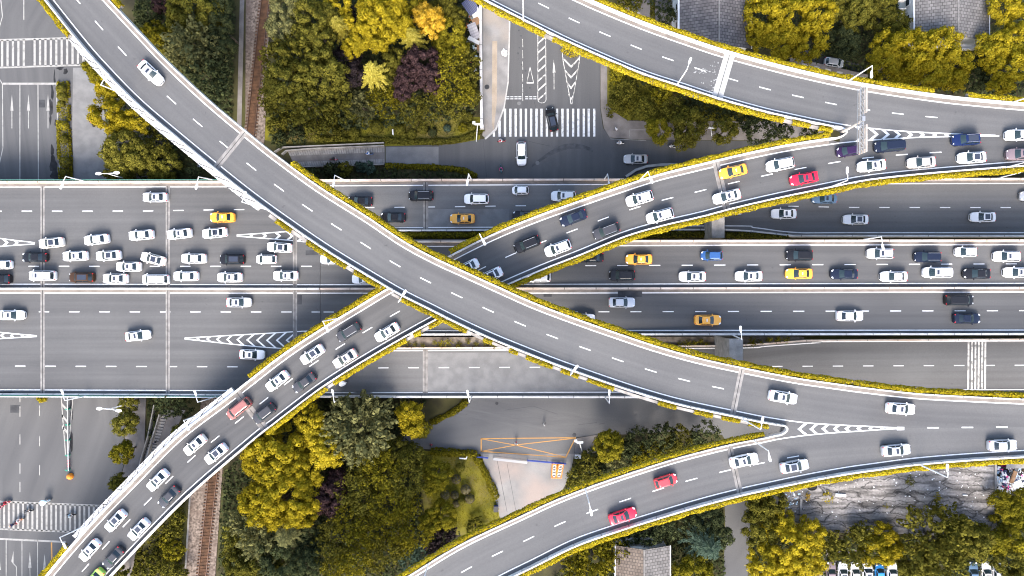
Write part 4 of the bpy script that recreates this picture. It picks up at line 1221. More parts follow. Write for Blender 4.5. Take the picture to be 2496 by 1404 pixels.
for px, py, tp, col, opt, label, hd in (
    (2067, 368, 'hatch', 'purple', '', 'purple car partly under the sign gantry', -1),
    (2168, 356, 'mpv', 'navy', '', 'long dark navy van just right of the sign gantry', -1),
    (2354, 340, 'suv', 'deepblue', 'rp', 'deep blue car with silver roof rails on the tip of the chevron island', (-1, .07)),
    (2484, 329, 'sedan', 'white', '', 'white sedan cut by the right edge above the mauve car', -1),
    (2368, 384, 'sedan', 'white', 'p', 'white car with dark square roof panel, below the deep blue one', -1),
    (2245, 396, 'sedan', 'champagne', '', 'silver beige sedan low on the rising flyover, between two white cars', -1),
    (2124, 404, 'sedan', 'white', 's', 'white sedan below the purple car and the long navy van', -1),
    (2486, 376, 'suv', 'mauve', 's', 'mauve grey car cut by the right edge', -1),
    (1902, 401, 'suv', 'white', '', 'plain white car between the yellow taxi and the red sedan, rising flyover', -1),
    (1960, 435, 'sedan', 'red', 's', 'crimson sedan heading left on the rising flyover', -1),
    (1787, 418, 'sedan', 'yellow', 't', 'yellow taxi at the joint of the rising flyover', -1),
    (1772, 479, 'sedan', 'white', 's', 'white sedan on the joint below the yellow taxi of the rising flyover', -1),
    (1559, 484, 'suv', 'white', 's', 'white car beside the street lamp, left of the yellow taxi in the upper lane', -1),
    (1609, 526, 'suv', 'white', 's', 'white car with small blue sunroof in the lower lane, right of the black roof-railed car', -1),
    (1398, 531, 'sedan', 'navy', '', 'dark navy sedan in the upper lane of the rising flyover', -1),
    (1478, 563, 'suv', 'darkgrey', 'r', 'black car with roof rails in the lower lane, rising flyover', -1),
    (1285, 595, 'suv', 'black', 'r', 'black car with red tail lamps on the dashed line, rising flyover', -1),
    (1360, 605, 'suv', 'white', 's', 'white car with sunroof below the black car, rising flyover', -1),
    (1137, 653, 'sedan', 'white', 'p', 'white car half hidden by the topmost flyover, upper lane of the crossing', -1),
    (1194, 673, 'sedan', 'white', 'p', 'white car half hidden by the topmost flyover, lower lane of the crossing', -1),
    (850, 809, 'suv', 'darkgrey', 'r', 'dark grey car with roof rails just below the crossing', -1),
    (943, 810, 'sedan', 'white', 's', 'white sedan right of the dark grey roof-railed car', -1),
    (761, 864, 'sedan', 'white', 'p', 'white car with dark sunroof, left of the silver beige one', -1),
    (841, 874, 'sedan', 'champagne', 's', 'silver beige sedan near the lower edge of the flyover, below the crossing', -1),
    (676, 929, 'sedan', 'white', 's', 'white sedan left of the dark sedan, above the copper minivan', -1),
    (741, 933, 'sedan', 'darkgrey', '', 'dark grey sedan between the white sedan and the flyover\'s lower hedge', -1),
    (582, 996, 'mpv', 'copper', '', 'copper red minivan on the joint of the flyover at lower left', -1),
    (643, 1008, 'suv', 'darkgrey', '', 'black car beside the copper minivan', -1),
    (475, 1085, 'sedan', 'cream', 's', 'cream sedan in the left lane below the copper minivan', -1),
    (525, 1107, 'sedan', 'white', 'p', 'white car with dark glass roof beside the cream sedan', -1),
    (384, 1171, 'sedan', 'white', 's', 'white sedan left of a black sedan with red tail lamps', -1),
    (410, 1212, 'sedan', 'darkgrey', '', 'black and grey sedan with red tail lamps above the railway bend', -1),
    (281, 1270, 'sedan', 'white', 'p', 'white car with dark sunroof next to the street crossing, left lane', -1),
    (336, 1292, 'sedan', 'white', 'p', 'white car with dark sunroof in the right lane above the dark grey one', -1),
    (218, 1342, 'sedan', 'white', 's', 'lowest white sedan of the flyover in the left lane', -1),
    (274, 1361, 'sedan', 'darkgrey', '', 'dark grey sedan near the bottom edge of the flyover', -1),
    (226, 1414, 'sedan', 'lime', 't', 'lime green taxi cut by the bottom edge', -1)):
    car(px, py, tp, col, opt, hd, label, zB, RB, group=GB)
for px, py, tp, col, opt, label, R in (
    (368, 178, 'sedan', 'white', 's', 'single white sedan on the upper left stretch of the topmost flyover', RA),
    (1909, 968, 'sedan', 'white', 's', 'white sedan right of the joint on the topmost flyover', RA),
    (2196, 996, 'sedan', 'white', 's', 'white sedan above the chevron tip at the right end of the topmost flyover', RA)):
    car(px, py, tp, col, opt, 1, label, zA, R, group=GA)
GD = 'cars on the flyover from the bottom edge'
for px, py, tp, col, opt, label in (
    (1814, 1122, 'sedan', 'white', 's', 'white sedan on the joint beside the kinked street lamp'),
    (1937, 1136, 'sedan', 'silver', 'p', 'silver sedan with dark sunroof right of the kinked street lamp'),
    (2185, 1097, 'sedan', 'silver', 's', 'pale silver sedan under the chevron tip'),
    (2444, 1085, 'sedan', 'silver', '', 'silver grey car nearest the right edge on the lower flyover'),
    (1623, 1172, 'hatch', 'brightred', '', 'bright red hatchback on the lower flyover'),
    (1518, 1257, 'sedan', 'red', 's', 'crimson sedan near the outer line of the lower flyover')):
    car(px, py, tp, col, opt, 1, label, zA, RD, group=GD)
zg = lambda x: 0.03
car(1345, 291, 'suv', 'black', 'p', (-.22, -1), 'black car driving over the zebra crossing at the upper middle', zg)
car(1271, 375, 'suv', 'white', '', (0.02, 1), 'white car standing in the junction below the zebra crossing', zg)
car(1549, 388, 'sedan', 'champagne', 's', Lf, 'beige sedan in the shaded street under the small trees', zg)
car(2033, 153, 'hatch', 'silver', '', (1, .15), 'pale car peeping out between tree crowns at upper right', zg)
car(1742, 1214, 'mpv', 'white', '', (1, 0), 'white van peeping out under the lower flyover\'s hedge', zg)
GP = 'cars parked in a row at the bottom edge'
for px, col, tp, opt, label in ((2025, 'mauve', 'sedan', '', 'mauve brown car, first of the parked row from the left'), (2054, 'white', 'sedan', 'p', 'white car with dark roof parked right of the mauve brown one'),
                                (2084, 'cream', 'sedan', '', 'cream car parked third in the row at the bottom edge'), (2113, 'white', 'suv', 's', 'white car parked just left of the sky blue one'),
                                (2143, 'skyblue', 'hatch', '', 'sky blue car parked in the row at the bottom edge'), (2174, 'white', 'sedan', '', 'white car parked right of the sky blue one, half under a tree'),
                                (2371, 'paleblue', 'sedan', '', 'blue grey car half under the trees at the bottom right'), (2403, 'cream', 'sedan', 's', 'cream car with black rear parked alone at the bottom right'), (2430, 'silver', 'suv', '', 'silver car parked right of the cream one, partly under leaves')):
    car(px, 1398, tp, col, opt, (0, -1), label, zg, group=GP)
# ------------------------------------------------------------------ people, scooters
def skin_mesh(name, joints, bones, radii, sub=1):
    me = bpy.data.meshes.new(name + '_sk')
    me.from_pydata([joints[k] for k in joints], [(list(joints).index(a), list(joints).index(b)) for a, b in bones], [])
    o = bpy.data.objects.new('skin_tmp', me); COL.objects.link(o)
    md = o.modifiers.new('skin', 'SKIN')
    for i, k in enumerate(joints):
        sv = me.skin_vertices[0].data[i]
        sv.radius = (radii[k], radii[k]); sv.use_root = (k == 'pelvis')
    sb = o.modifiers.new('sub', 'SUBSURF'); sb.levels = sub; sb.render_levels = sub
    dg = bpy.context.evaluated_depsgraph_get()
    ev = o.evaluated_get(dg)
    out = bpy.data.meshes.new_from_object(ev)
    bpy.data.objects.remove(o); bpy.data.meshes.remove(me)
    out.name = name
    out.polygons.foreach_set('use_smooth', [True] * len(out.polygons))
    return out


def person_mesh(pose):
    J, B, R = {}, [], {}
    def j(k, p, r, par=None):
        J[k] = p; R[k] = r
        if par: B.append((par, k))
    if pose == 'ride':      # seated on a scooter, arms forward; x forward, z up, seat at 0.78
        j('pelvis', (-.15, 0, .84), .15); j('belly', (-.12, 0, 1.02), .15, 'pelvis'); j('chest', (-.06, 0, 1.24), .17, 'belly'); j('neck', (-.02, 0, 1.42), .06, 'chest'); j('skull', (.02, 0, 1.56), .12, 'neck'); j('crown', (.01, 0, 1.66), .09, 'skull')
        for s, y in (('l', 1), ('r', -1)):
            j('sh' + s, (-.04, y * .2, 1.34), .075, 'chest'); j('el' + s, (.12, y * .30, 1.1), .055, 'sh' + s); j('wr' + s, (.40, y * .28, 1.06), .038, 'el' + s); j('pa' + s, (.47, y * .28, 1.05), .036, 'wr' + s)
            j('hp' + s, (-.1, y * .1, .8), .11, 'pelvis'); j('kn' + s, (.28, y * .17, .74), .075, 'hp' + s); j('an' + s, (.2, y * .15, .36), .05, 'kn' + s); j('to' + s, (.38, y * .16, .3), .045, 'an' + s)
            for q, dy in enumerate((-.03, -.01, .012, .034)):
                j('fa%s%d' % (s, q), (.51, y * .28 + dy, 1.06), .010, 'pa' + s); j('fb%s%d' % (s, q), (.54, y * .28 + dy, 1.02 + .004 * q), .009, 'fa%s%d' % (s, q))
            j('th' + s, (.47, y * .23, 1.03), .011, 'wr' + s)
    else:                   # mid-stride
        j('pelvis', (0, 0, .95), .14); j('belly', (.01, 0, 1.1), .14, 'pelvis'); j('chest', (.02, 0, 1.3), .16, 'belly'); j('neck', (.03, 0, 1.48), .06, 'chest'); j('skull', (.05, 0, 1.61), .105, 'neck'); j('crown', (.045, 0, 1.70), .08, 'skull')
        for s, y in (('l', 1), ('r', -1)):
            j('sh' + s, (.02, y * .2, 1.41), .075, 'chest'); j('el' + s, (-.05 + .1 * y, y * .27, 1.14), .052, 'sh' + s); j('wr' + s, (.02 + .2 * y, y * .27, .92), .036, 'el' + s); j('pa' + s, (.04 + .22 * y, y * .26, .84), .036, 'wr' + s)
            j('hp' + s, (0, y * .1, .9), .11, 'pelvis'); j('kn' + s, (.12 - .06 * y, y * .11, .5), .075, 'hp' + s); j('an' + s, (-.02 - .24 * y, y * .11, .09), .05, 'kn' + s); j('to' + s, (.16 - .24 * y, y * .12, .04), .045, 'an' + s)
            for q, dx in enumerate((-.03, -.01, .012, .034)):
                j('fa%s%d' % (s, q), (.05 + .22 * y + dx, y * .26, .79), .010, 'pa' + s); j('fb%s%d' % (s, q), (.05 + .22 * y + dx, y * .25, .745 + .004 * q), .009, 'fa%s%d' % (s, q))
            j('th' + s, (.09 + .2 * y, y * .25, .85), .011, 'wr' + s)
    me = skin_mesh('person_' + pose, J, B, R)
    for _ in range(4): me.materials.append(M['skin'])
    zneck = J['neck'][2] + .02
    ztop = J['skull'][2] + (.01 if pose == 'walk' else -.02)
    zwaist = J['pelvis'][2] + .04
    for p in me.polygons:
        c = p.center
        if c.z > zneck: p.material_index = 3 if c.z > ztop or c.x < J['skull'][0] - .03 else 0
        elif abs(c.y) > .19 and ((pose == 'ride' and c.x > .38 and c.z > .9) or (pose == 'walk' and c.z < .93 and c.z > .6)): p.material_index = 0
        elif c.z > zwaist: p.material_index = 1
        else: p.material_index = 2
    return me


M['skin'] = plain('skin', (0.45, 0.27, 0.19), 0.6)
CL = {n: plain('cloth_' + n, c, 0.85) for n, c in (('white', (.75, .75, .74)), ('black', (.015, .015, .017)), ('red', (.5, .03, .05)), ('pink', (.65, .06, .25)), ('blue', (.08, .2, .5)), ('grey', (.18, .18, .19)), ('teal', (.03, .25, .27)), ('paleblue', (.45, .6, .7)), ('orange', (.65, .2, .05)), ('navy', (.02, .03, .08)))}
P_RIDE, P_WALK = person_mesh('ride'), person_mesh('walk')


def person(loc, yaw, top, legs, hair, label, pose='walk'):
    o = link('person', P_RIDE if pose == 'ride' else P_WALK)
    o.location = loc; o.rotation_euler = (0, 0, yaw)
    for i, m_ in ((1, CL[top]), (2, CL[legs]), (3, CL[hair])):
        o.material_slots[i].link = 'OBJECT'; o.material_slots[i].material = m_
    return tag(o, label, 'person')


def scooter_parts():
    out = []
    for x in (.62, -.6):
        b = MB(); b.tube([(x, -.05, .24), (x, .05, .24)], .24, 14); out.append(('wheel', b.mesh('scooter_wheel', [M['tyre']]), None))
    b = MB()
    b.tube([(-.85, 0, .55), (-.6, 0, .62), (-.2, 0, .58)], [.07, .19, .15], 10)
    b.tube([(-.2, 0, .34), (.32, 0, .30)], [.16, .15], 8)
    b.tube([(.32, 0, .32), (.45, 0, .7), (.42, 0, .98)], [.15, .17, .08], 10)
    b.tube([(.75, 0, .5), (.45, 0, .48)], [.06, .1], 8)
    out.append(('body', b.mesh('scooter_body', [CL['black']], smooth=True), 'paint'))
    b = MB(); b.tube([(-.78, 0, .74), (-.5, 0, .77), (-.05, 0, .74)], [.09, .14, .1], 10); out.append(('seat', b.mesh('scooter_seat', [M['trim']], smooth=True), None))
    b = MB(); b.tube([(.38, -.33, 1.03), (.43, -.1, 1.0), (.43, .1, 1.0), (.38, .33, 1.03)], .025, 8); out.append(('handlebar', b.mesh('handlebar', [M['steel']]), None))
    b = MB(); b.tube([(.5, 0, .88), (.57, 0, .88)], [.09, .07], 10); out.append(('headlight', b.mesh('scooter_light', [M['lamp_w']]), None))
    return out


SCOOT = scooter_parts()
cano = MB()
for i in range(8):
    for k in range(6):
        def q(i_, k_):
            x = -.5 + 1.35 * i_ / 8; th = -1.2 + 2.4 * k_ / 6
            wd = .52 * math.sin(math.pi * min(1, .18 + .82 * i_ / 8) ** .9) + .08
            return Vector((x, wd * math.sin(th) * 1.05, 1.78 + .22 * math.cos(th) - .15 * (i_ / 8) ** 2))
        cano.face([q(i, k), q(i + 1, k), q(i + 1, k + 1), q(i, k + 1)])
CANO = cano.mesh('rain_canopy', [CL['paleblue']], smooth=True)


def rider(px, py, z, head, col, top, legs, hair, lab_s, lab_p, canopy=None, group='scooters on the street crossings', with_person=True):
    p = U(px, py, z + .8); p.z = z + .01
    yaw = math.atan2(-head[1], head[0])
    root = empty('scooter', p, lab_s, 'scooter', group, rz=yaw)
    for nm, me, role in SCOOT:
        c = link(nm, me, root)
        if role == 'paint':
            c.material_slots[0].link = 'OBJECT'; c.material_slots[0].material = CL[col]
    if canopy:
        c = link('rain_canopy', CANO, root); c.material_slots[0].link = 'OBJECT'; c.material_slots[0].material = CL[canopy]
        b = MB(); b.tube([(.42, 0, .98), (.38, 0, 1.9)], .02, 6); link('canopy_pole', b.mesh('canopy_pole', [M['steel']]), root)
    if with_person: person(p, yaw, top, legs, hair, lab_p, 'ride')


Zs = .03
rider(1222, 343, Zs, (-1, .1), 'red', 'white', 'red', 'black', 'red scooter at the left end of the zebra crossing', 'rider in a white top on the red scooter by the zebra crossing')
rider(1221, 411, Zs, (.1, 1), 'teal', 'pink', 'black', 'teal', 'teal scooter waiting at the lower left of the junction', 'rider in pink on the teal scooter in the junction')
rider(813, 388, .06, (1, .05), 'red', 'black', 'black', 'black', 'dark red scooter on the stair ramp, left of two', 'rider in black on the stair ramp')
rider(899, 374, .06, (-1, 0), 'blue', 'white', 'blue', 'blue', 'blue scooter on the stair ramp, right of two', 'rider in white with a blue helmet on the stair ramp')
rider(1512, 348, Zs, (-1, 0), 'white', 'white', 'grey', 'white', 'white scooter beside the kerb of the shaded street', 'rider in white at the kerb of the shaded street')
rider(1640, 357, Zs, (-1, -.2), 'white', 'black', 'white', 'white', 'white scooter under the small street trees', 'rider in black under the small street trees')
rider(225, 298, Zs, (0, -1), 'black', 'red', 'black', 'black', 'black scooter beside the bright tree on the left street', 'rider in red beside the bright tree on the left street')
rider(836, 933, 5.52, (1, 0), 'white', 'red', 'grey', 'white', 'white scooter on the lower side road next to the flyover hedge', 'rider in red on the lower side road', canopy='white')
rider(14, 1225, Zs, (1, -.2), 'red', 'red', 'black', 'black', 'red scooter at the upper edge of the lower left crossing', 'rider in red at the upper edge of the lower left crossing')
rider(0, 1236, Zs, (1, -.5), 'red', 'pink', 'black', 'red', 'red scooter cut by the left edge on the crossing', 'rider in pink cut by the left edge')
rider(112, 1222, Zs, (1, -.3), 'paleblue', 'paleblue', 'grey', 'white', 'pale blue scooter with a rain canopy above the lower left crossing', 'rider under the pale blue rain canopy', canopy='paleblue')
rider(67, 1246, Zs, (1, 0), 'black', 'grey', 'black', 'black', 'black scooter on the lower left crossing, left of the blue rider', 'rider in grey on the lower left crossing')
rider(45, 1268, Zs, (1, -.2), 'orange', 'white', 'grey', 'black', 'orange scooter low on the crossing', 'rider in white on the orange scooter')
rider(31, 1279, Zs, (-1, .4), 'red', 'navy', 'black', 'orange', 'red scooter lowest on the crossing', 'rider in navy lowest on the crossing')
rider(171, 1256, Zs, (1, .05), 'black', 'paleblue', 'black', 'black', 'black scooter in the middle of the lower left crossing', 'rider in pale blue in the middle of the crossing')
rider(488, 405, Zs, (-1, .3), 'white', 'white', 'black', 'black', 'white scooter under the topmost flyover near the bushes', 'rider in white under the topmost flyover')
for px, py, yaw, top, legs, hair, lab in ((1326, 1034, .4, 'white', 'black', 'black', 'person in a white top walking alone on the grey forecourt'), (1258, 1081, 1.5, 'white', 'red', 'black', 'person standing on the crossing point of the orange lines'),
                                          (1049, 1085, .2, 'black', 'red', 'black', 'person in black at the hedge edge of the forecourt'), (377, 1079, 2.0, 'navy', 'black', 'black', 'person in navy climbing the lower left stair ramp'),
                                          (965, 1077, 0, 'white', 'grey', 'black', 'person in white at the left corner of the forecourt'), (1501, 1215 - 900, 1, 'white', 'grey', 'black', 'person in white on the dark pavement by the bushes')):
    q = U(px, py, .9); q.z = .03 if (px, py) != (1501, 315) else .15
    person(q, yaw, top, legs, hair, lab)

# ------------------------------------------------------------------ street lamps
def lamp(base, elbow, head, zb, label, group='white street lamps along the flyovers and the highway', hh=None):
    b = U(*base, zb)
    c = Vector((CX, CY))
    u = (Vector(base) - c).normalized()
    rb, re = (Vector(base) - c).length, max((Vector(elbow) - c).dot(u), 1)
    h = (H - zb) * (1 - rb / re) if hh is None else hh
    h = min(max(h, 6.0), 10.0)
    e = U(*elbow, zb + h); k = U(*head, zb + h - .25)
    root = empty('street_lamp', b, label, 'street lamp', group)
    m = MB(); m.tube([b - Vector((0, 0, .6)), b.lerp(e, .5), e], [.13, .11, .085], 10); m.build('pole', M['white_metal'], root)
    d = (k - e); L_ = d.length; d.normalize()
    m = MB(); m.tube([e, e.lerp(k, .45) + Vector((0, 0, .12)), k - d * .3], [.075, .065, .05], 8); m.build('arm', M['white_metal'], root)
    m = MB()
    yaw = math.atan2(d.y, d.x)
    for x0, x1, w0, w1 in ((-.75, -.45, .16, .36), (-.45, .25, .36, .42), (.25, .5, .42, .26)):
        T = lambda x, y, z: k + Vector((x * math.cos(yaw) - y * math.sin(yaw), x * math.sin(yaw) + y * math.cos(yaw), z))
        m.face([T(x0, -w0 / 2, .1), T(x1, -w1 / 2, .1), T(x1, w1 / 2, .1), T(x0, w0 / 2, .1)])
        m.face([T(x0, w0 / 2, -.06), T(x1, w1 / 2, -.06), T(x1, -w1 / 2, -.06), T(x0, -w0 / 2, -.06)])
        for s in (1, -1):
            m.face([T(x0, s * w0 / 2, -.06), T(x1, s * w1 / 2, -.06), T(x1, s * w1 / 2, .1), T(x0, s * w0 / 2, .1)][::s])
    m.face([T(-.75, -.08, -.06), T(-.75, -.08, .1), T(-.75, .08, .1), T(-.75, .08, -.06)]); m.face([T(.5, .13, -.06), T(.5, .13, .1), T(.5, -.13, .1), T(.5, -.13, -.06)])
    m.build('lamp_head', M['white_metal'], root)
    return root


for base, elbow, head, zb, lab in (
    ((205, 441), (160, 430), (150, 455), 5.8, 'white street lamp on the upper edge of the left deck, right of the first joint'),
    ((520, 438), (484, 431), (479, 456), 5.8, 'white street lamp on the upper edge of the left deck, next to the topmost flyover'),
    ((838, 438), (816, 427), (813, 450), 5.8, 'white street lamp over the upper side road beside the topmost flyover\'s hedge'),
    ((1149, 437), (1142, 424), (1139, 446), 5.8, 'white street lamp on the upper side road between the planted strip and the junction'),
    ((1473, 437), (1481, 424), (1485, 450), 5.8, 'white street lamp where the upper side road goes under the rising flyover'),
    ((1557, 442), (1579, 418), (1588, 440), 18.0, 'white street lamp on the upper hedge of the rising flyover, with a camera beside it'),
    ((1177, 586), (1169, 570), (1180, 591), 16.3, 'white street lamp at the planted strip near the crossing'),
    ((822, 776), (787, 783), (798, 803), 14.2, 'white street lamp over the flyover\'s hedge, left of the dark grey roof-railed car'),
    ((480, 1013), (448, 1025), (458, 1043), 12.1, 'white street lamp on the bare parapet left of the cream sedan'),
    ((205, 1283), (146, 1310), (158, 1331), 10.6, 'white street lamp leaning out over the lower left crossing'),
    ((311, 233), (246, 207), (260, 186), 23.0, 'white street lamp leaning out left of the topmost flyover at upper left'),
    ((640, 507), (590, 492), (597, 474), 23.0, 'white street lamp on the topmost flyover above the taxi of the left deck'),
    ((977, 730), (971, 736), (986, 713), 23.0, 'white street lamp at the middle of the picture, on the crossing flyover'),
    ((1393, 900), (1391, 914), (1404, 896), 23.0, 'white street lamp on the lower edge of the topmost flyover, right of the middle'),
    ((1809, 1021), (1854, 1047), (1858, 1023), 23.0, 'white street lamp leaning into the triangle before the flyover nose'),
    ((1276, 52), (1275, -2), (1284, -22), 20.0, 'white street lamp cut by the top edge'),
    ((1650, 207), (1674, 170), (1682, 147), 20.0, 'white street lamp above the empty flyover, left of its pale joint'),
    ((2067, 198), (2126, 160), (2124, 183), 20.0, 'white street lamp before the yellow trees at upper right'),
    ((2467, 250), (2520, 232), (2525, 255), 20.0, 'white street lamp cut by the right edge at the upper flyover hedge'),
    ((2027, 455), (2066, 439), (2065, 414), 20.0, 'white street lamp reaching over the rising flyover, right of the crimson sedan'),
    ((2450, 409), (2500, 395), (2504, 372), 20.0, 'white street lamp cut by the right edge, on the lower parapet of the rising flyover'),
    ((2110, 583), (2148, 577), (2152, 604), 14.2, 'white curved street lamp above the grey car of the middle deck'),
    ((2437, 433), (2500, 417), (2504, 440), 5.8, 'white street lamp cut by the right edge, on the upper side road'),
    ((1787, 817), (1808, 827), (1805, 801), 13.5, 'white street lamp beside the concrete pier in the lower planted strip'),
    ((212, 965), (158, 976), (152, 955), 5.8, 'white street lamp on the lower edge of the left deck, right of the first joint'),
    ((530, 967), (482, 980), (476, 957), 5.8, 'white street lamp on the lower edge of the left deck, beside the flyover'),
    ((833, 967), (815, 981), (811, 955), 5.8, 'white street lamp of the lower side road over the grey tufted tree'),
    ((1150, 967), (1144, 980), (1140, 957), 5.8, 'white street lamp of the lower side road above the forecourt\'s left part'),
    ((1475, 968), (1485, 983), (1485, 956), 5.8, 'white street lamp of the lower side road above the forecourt\'s right part'),
    ((1427, 1193), (1436, 1226), (1441, 1250), 23.0, 'white straight street lamp reaching over the lower flyover, left of the crimson sedan'),
    ((1836, 1073), (1873, 1099), (1876, 1118), 23.0, 'white kinked street lamp over the lower flyover'),
    ((2243, 1133), (2310, 1164), (2309, 1138), 23.0, 'white street lamp leaning out over the derelict flat roof'),
    ((1044, 1374), (1030, 1420), (1052, 1434), 23.0, 'white street lamp cut by the bottom edge on the lower flyover')):
    lamp(base, elbow, head, zb, lab)


def double_lamp(base, top, h1, h2, h, label):
    b = U(*base, 0.02); t = U(*top, h)
    root = empty('street_lamp', b, label, 'street lamp', 'tall double street lamps on the left street')
    m = MB(); m.tube([b, t], [.16, .08], 10); m.build('pole', M['white_metal'], root)
    m = MB(); m.tube([U(*h1, h + .2), t, U(*h2, h + .2)], [.05, .07, .05], 8); m.build('arm', M['white_metal'], root)
    for hd in (h1, h2):
        c = U(*hd, h + .2); m = MB()
        for k in range(12):
            a0, a1 = 2 * math.pi * k / 12, 2 * math.pi * (k + 1) / 12
            e0, e1 = c + Vector((.62 * math.cos(a0), .3 * math.sin(a0), 0)), c + Vector((.62 * math.cos(a1), .3 * math.sin(a1), 0))
            m.face([c + Vector((0, 0, .16)), e0, e1]); m.face([c - Vector((0, 0, .08)), e1, e0])
        m.build('lamp_head', M['white_metal'], root)


double_lamp((318, 439), (262, 423), (240, 423), (284, 421), 10.5, 'tall double-headed street lamp just above the left deck')
double_lamp((330, 980), (266, 997), (242, 996), (289, 1001), 10.5, 'tall double-headed street lamp just below the left deck')

# ------------------------------------------------------------------ sign gantry
gb = U(2052, 322, 19.5)
ga = empty('sign_gantry', gb, 'T-shaped steel sign gantry at the nose where two flyovers meet, seen from behind', 'sign gantry')
top = gb + Vector((-.5, 0, 7.2))
m = MB(); m.tube([gb, gb.lerp(top, .5), top], [.26, .24, .2], 12); m.build('pole', M['sign_back'], ga)
yA, yB = 5.6, -5.3
m = MB()
for dx, dz in ((-.3, 0), (.3, 0), (-.3, .8), (.3, .8)): m.tube([top + Vector((dx, yA, dz)), top + Vector((dx - .15, yB, dz))], .07, 6)
for k in range(12):
    y0, y1 = yA + (yB - yA) * k / 12, yA + (yB - yA) * (k + 1) / 12
    m.tube([top + Vector((-.3, y0, .8)), top + Vector((.3, y1, .8))], .04, 5); m.tube([top + Vector((.3, y0, 0)), top + Vector((.3, y1, .8))], .04, 5); m.tube([top + Vector((-.3, y0, .8)), top + Vector((.3, y0, .8))], .04, 5)
m.build('truss', M['steel'], ga)
for y0, y1 in ((1.3, 5.6), (-5.2, -.7)):
    m = MB(); cy = (y0 + y1) / 2
    m.box(top + Vector((.42, cy, .2)), (.06, y1 - y0, 2.7))
    n_ = 5
    for k in range(n_): m.box(top + Vector((.36, cy, -1.0 + .62 * k)), (.06, y1 - y0, .08))
    for y in (y0 + .5, cy, y1 - .5): m.box(top + Vector((.34, y, .2)), (.06, .08, 2.6))
    m.build('sign_panel', M['sign_back'], ga)
m = MB(); m.box(top + Vector((0, .3, 1.1)), (.5, .8, .4)); m.build('control_box', M['steel'], ga)
# ------------------------------------------------------------------ foliage
def unit(a): return a / np.maximum(np.linalg.norm(a, axis=-1, keepdims=True), 1e-9)


def card(c, n, size):
    """leaf-sized quads at c facing n"""
    N = len(c)
    n = unit(n)
    r = RNG.normal(size=(N, 3))
    a = unit(np.cross(n, r)); b = np.cross(n, a)
    s = (size if np.ndim(size) else np.full(N, size))[:, None]
    k = RNG.uniform(.65, 1.0, (N, 1))
    return np.stack([c - a * s - b * s * k * .3, c + b * s * k, c + a * s + b * s * k * .3, c - b * s * k], 1)


def blade(p, d, ln, wd):
    """pointed long leaves from p along d"""
    d = unit(d)
    up = np.array([0, 0, 1.0]) + RNG.normal(0, .25, p.shape)
    s = unit(np.cross(d, up))
    ln = ln[:, None]; wd = wd[:, None]
    dn = np.zeros_like(p); dn[:, 2] = -.12
    return np.stack([p, p + d * ln * .5 + s * wd * .5, p + d * ln + dn * ln, p + d * ln * .5 - s * wd * .5], 1)


def finger(q, axis, ln, wd, m):
    """a plump elongated spray of leaves"""
    a = unit(axis[None])[0]
    t = RNG.uniform(-1, 1, m)
    p = unit(np.cross(a[None], RNG.normal(size=(m, 3))))
    r = np.sqrt(np.maximum(1 - t * t, .05))
    pos = q + a * (t * ln)[:, None] + p * (r * wd)[:, None]
    return card(pos, p + a * (t * .6)[:, None] + RNG.normal(0, .12, (m, 3)), RNG.uniform(.42, .62, m) * wd)


FIB = []
for _i in range(26):
    _z = 1 - 1.55 * (_i + .5) / 26; _a = _i * 2.39996
    FIB.append((math.sqrt(max(0, 1 - _z * _z)) * math.cos(_a), math.sqrt(max(0, 1 - _z * _z)) * math.sin(_a), _z))
FIB = np.array(FIB)


def puff(q, r, sc):
    """the closed inner mass of one leaf clump"""
    return card(q + FIB * r * sc, FIB + RNG.normal(0, .18, FIB.shape), np.full(len(FIB), r * .42))


def hemi(n, zmin=-.3):
    out = np.empty((0, 3))
    while len(out) < n:
        v = unit(RNG.normal(size=(n * 3, 3)))
        out = np.vstack([out, v[v[:, 2] > zmin]])
    return out[:n]


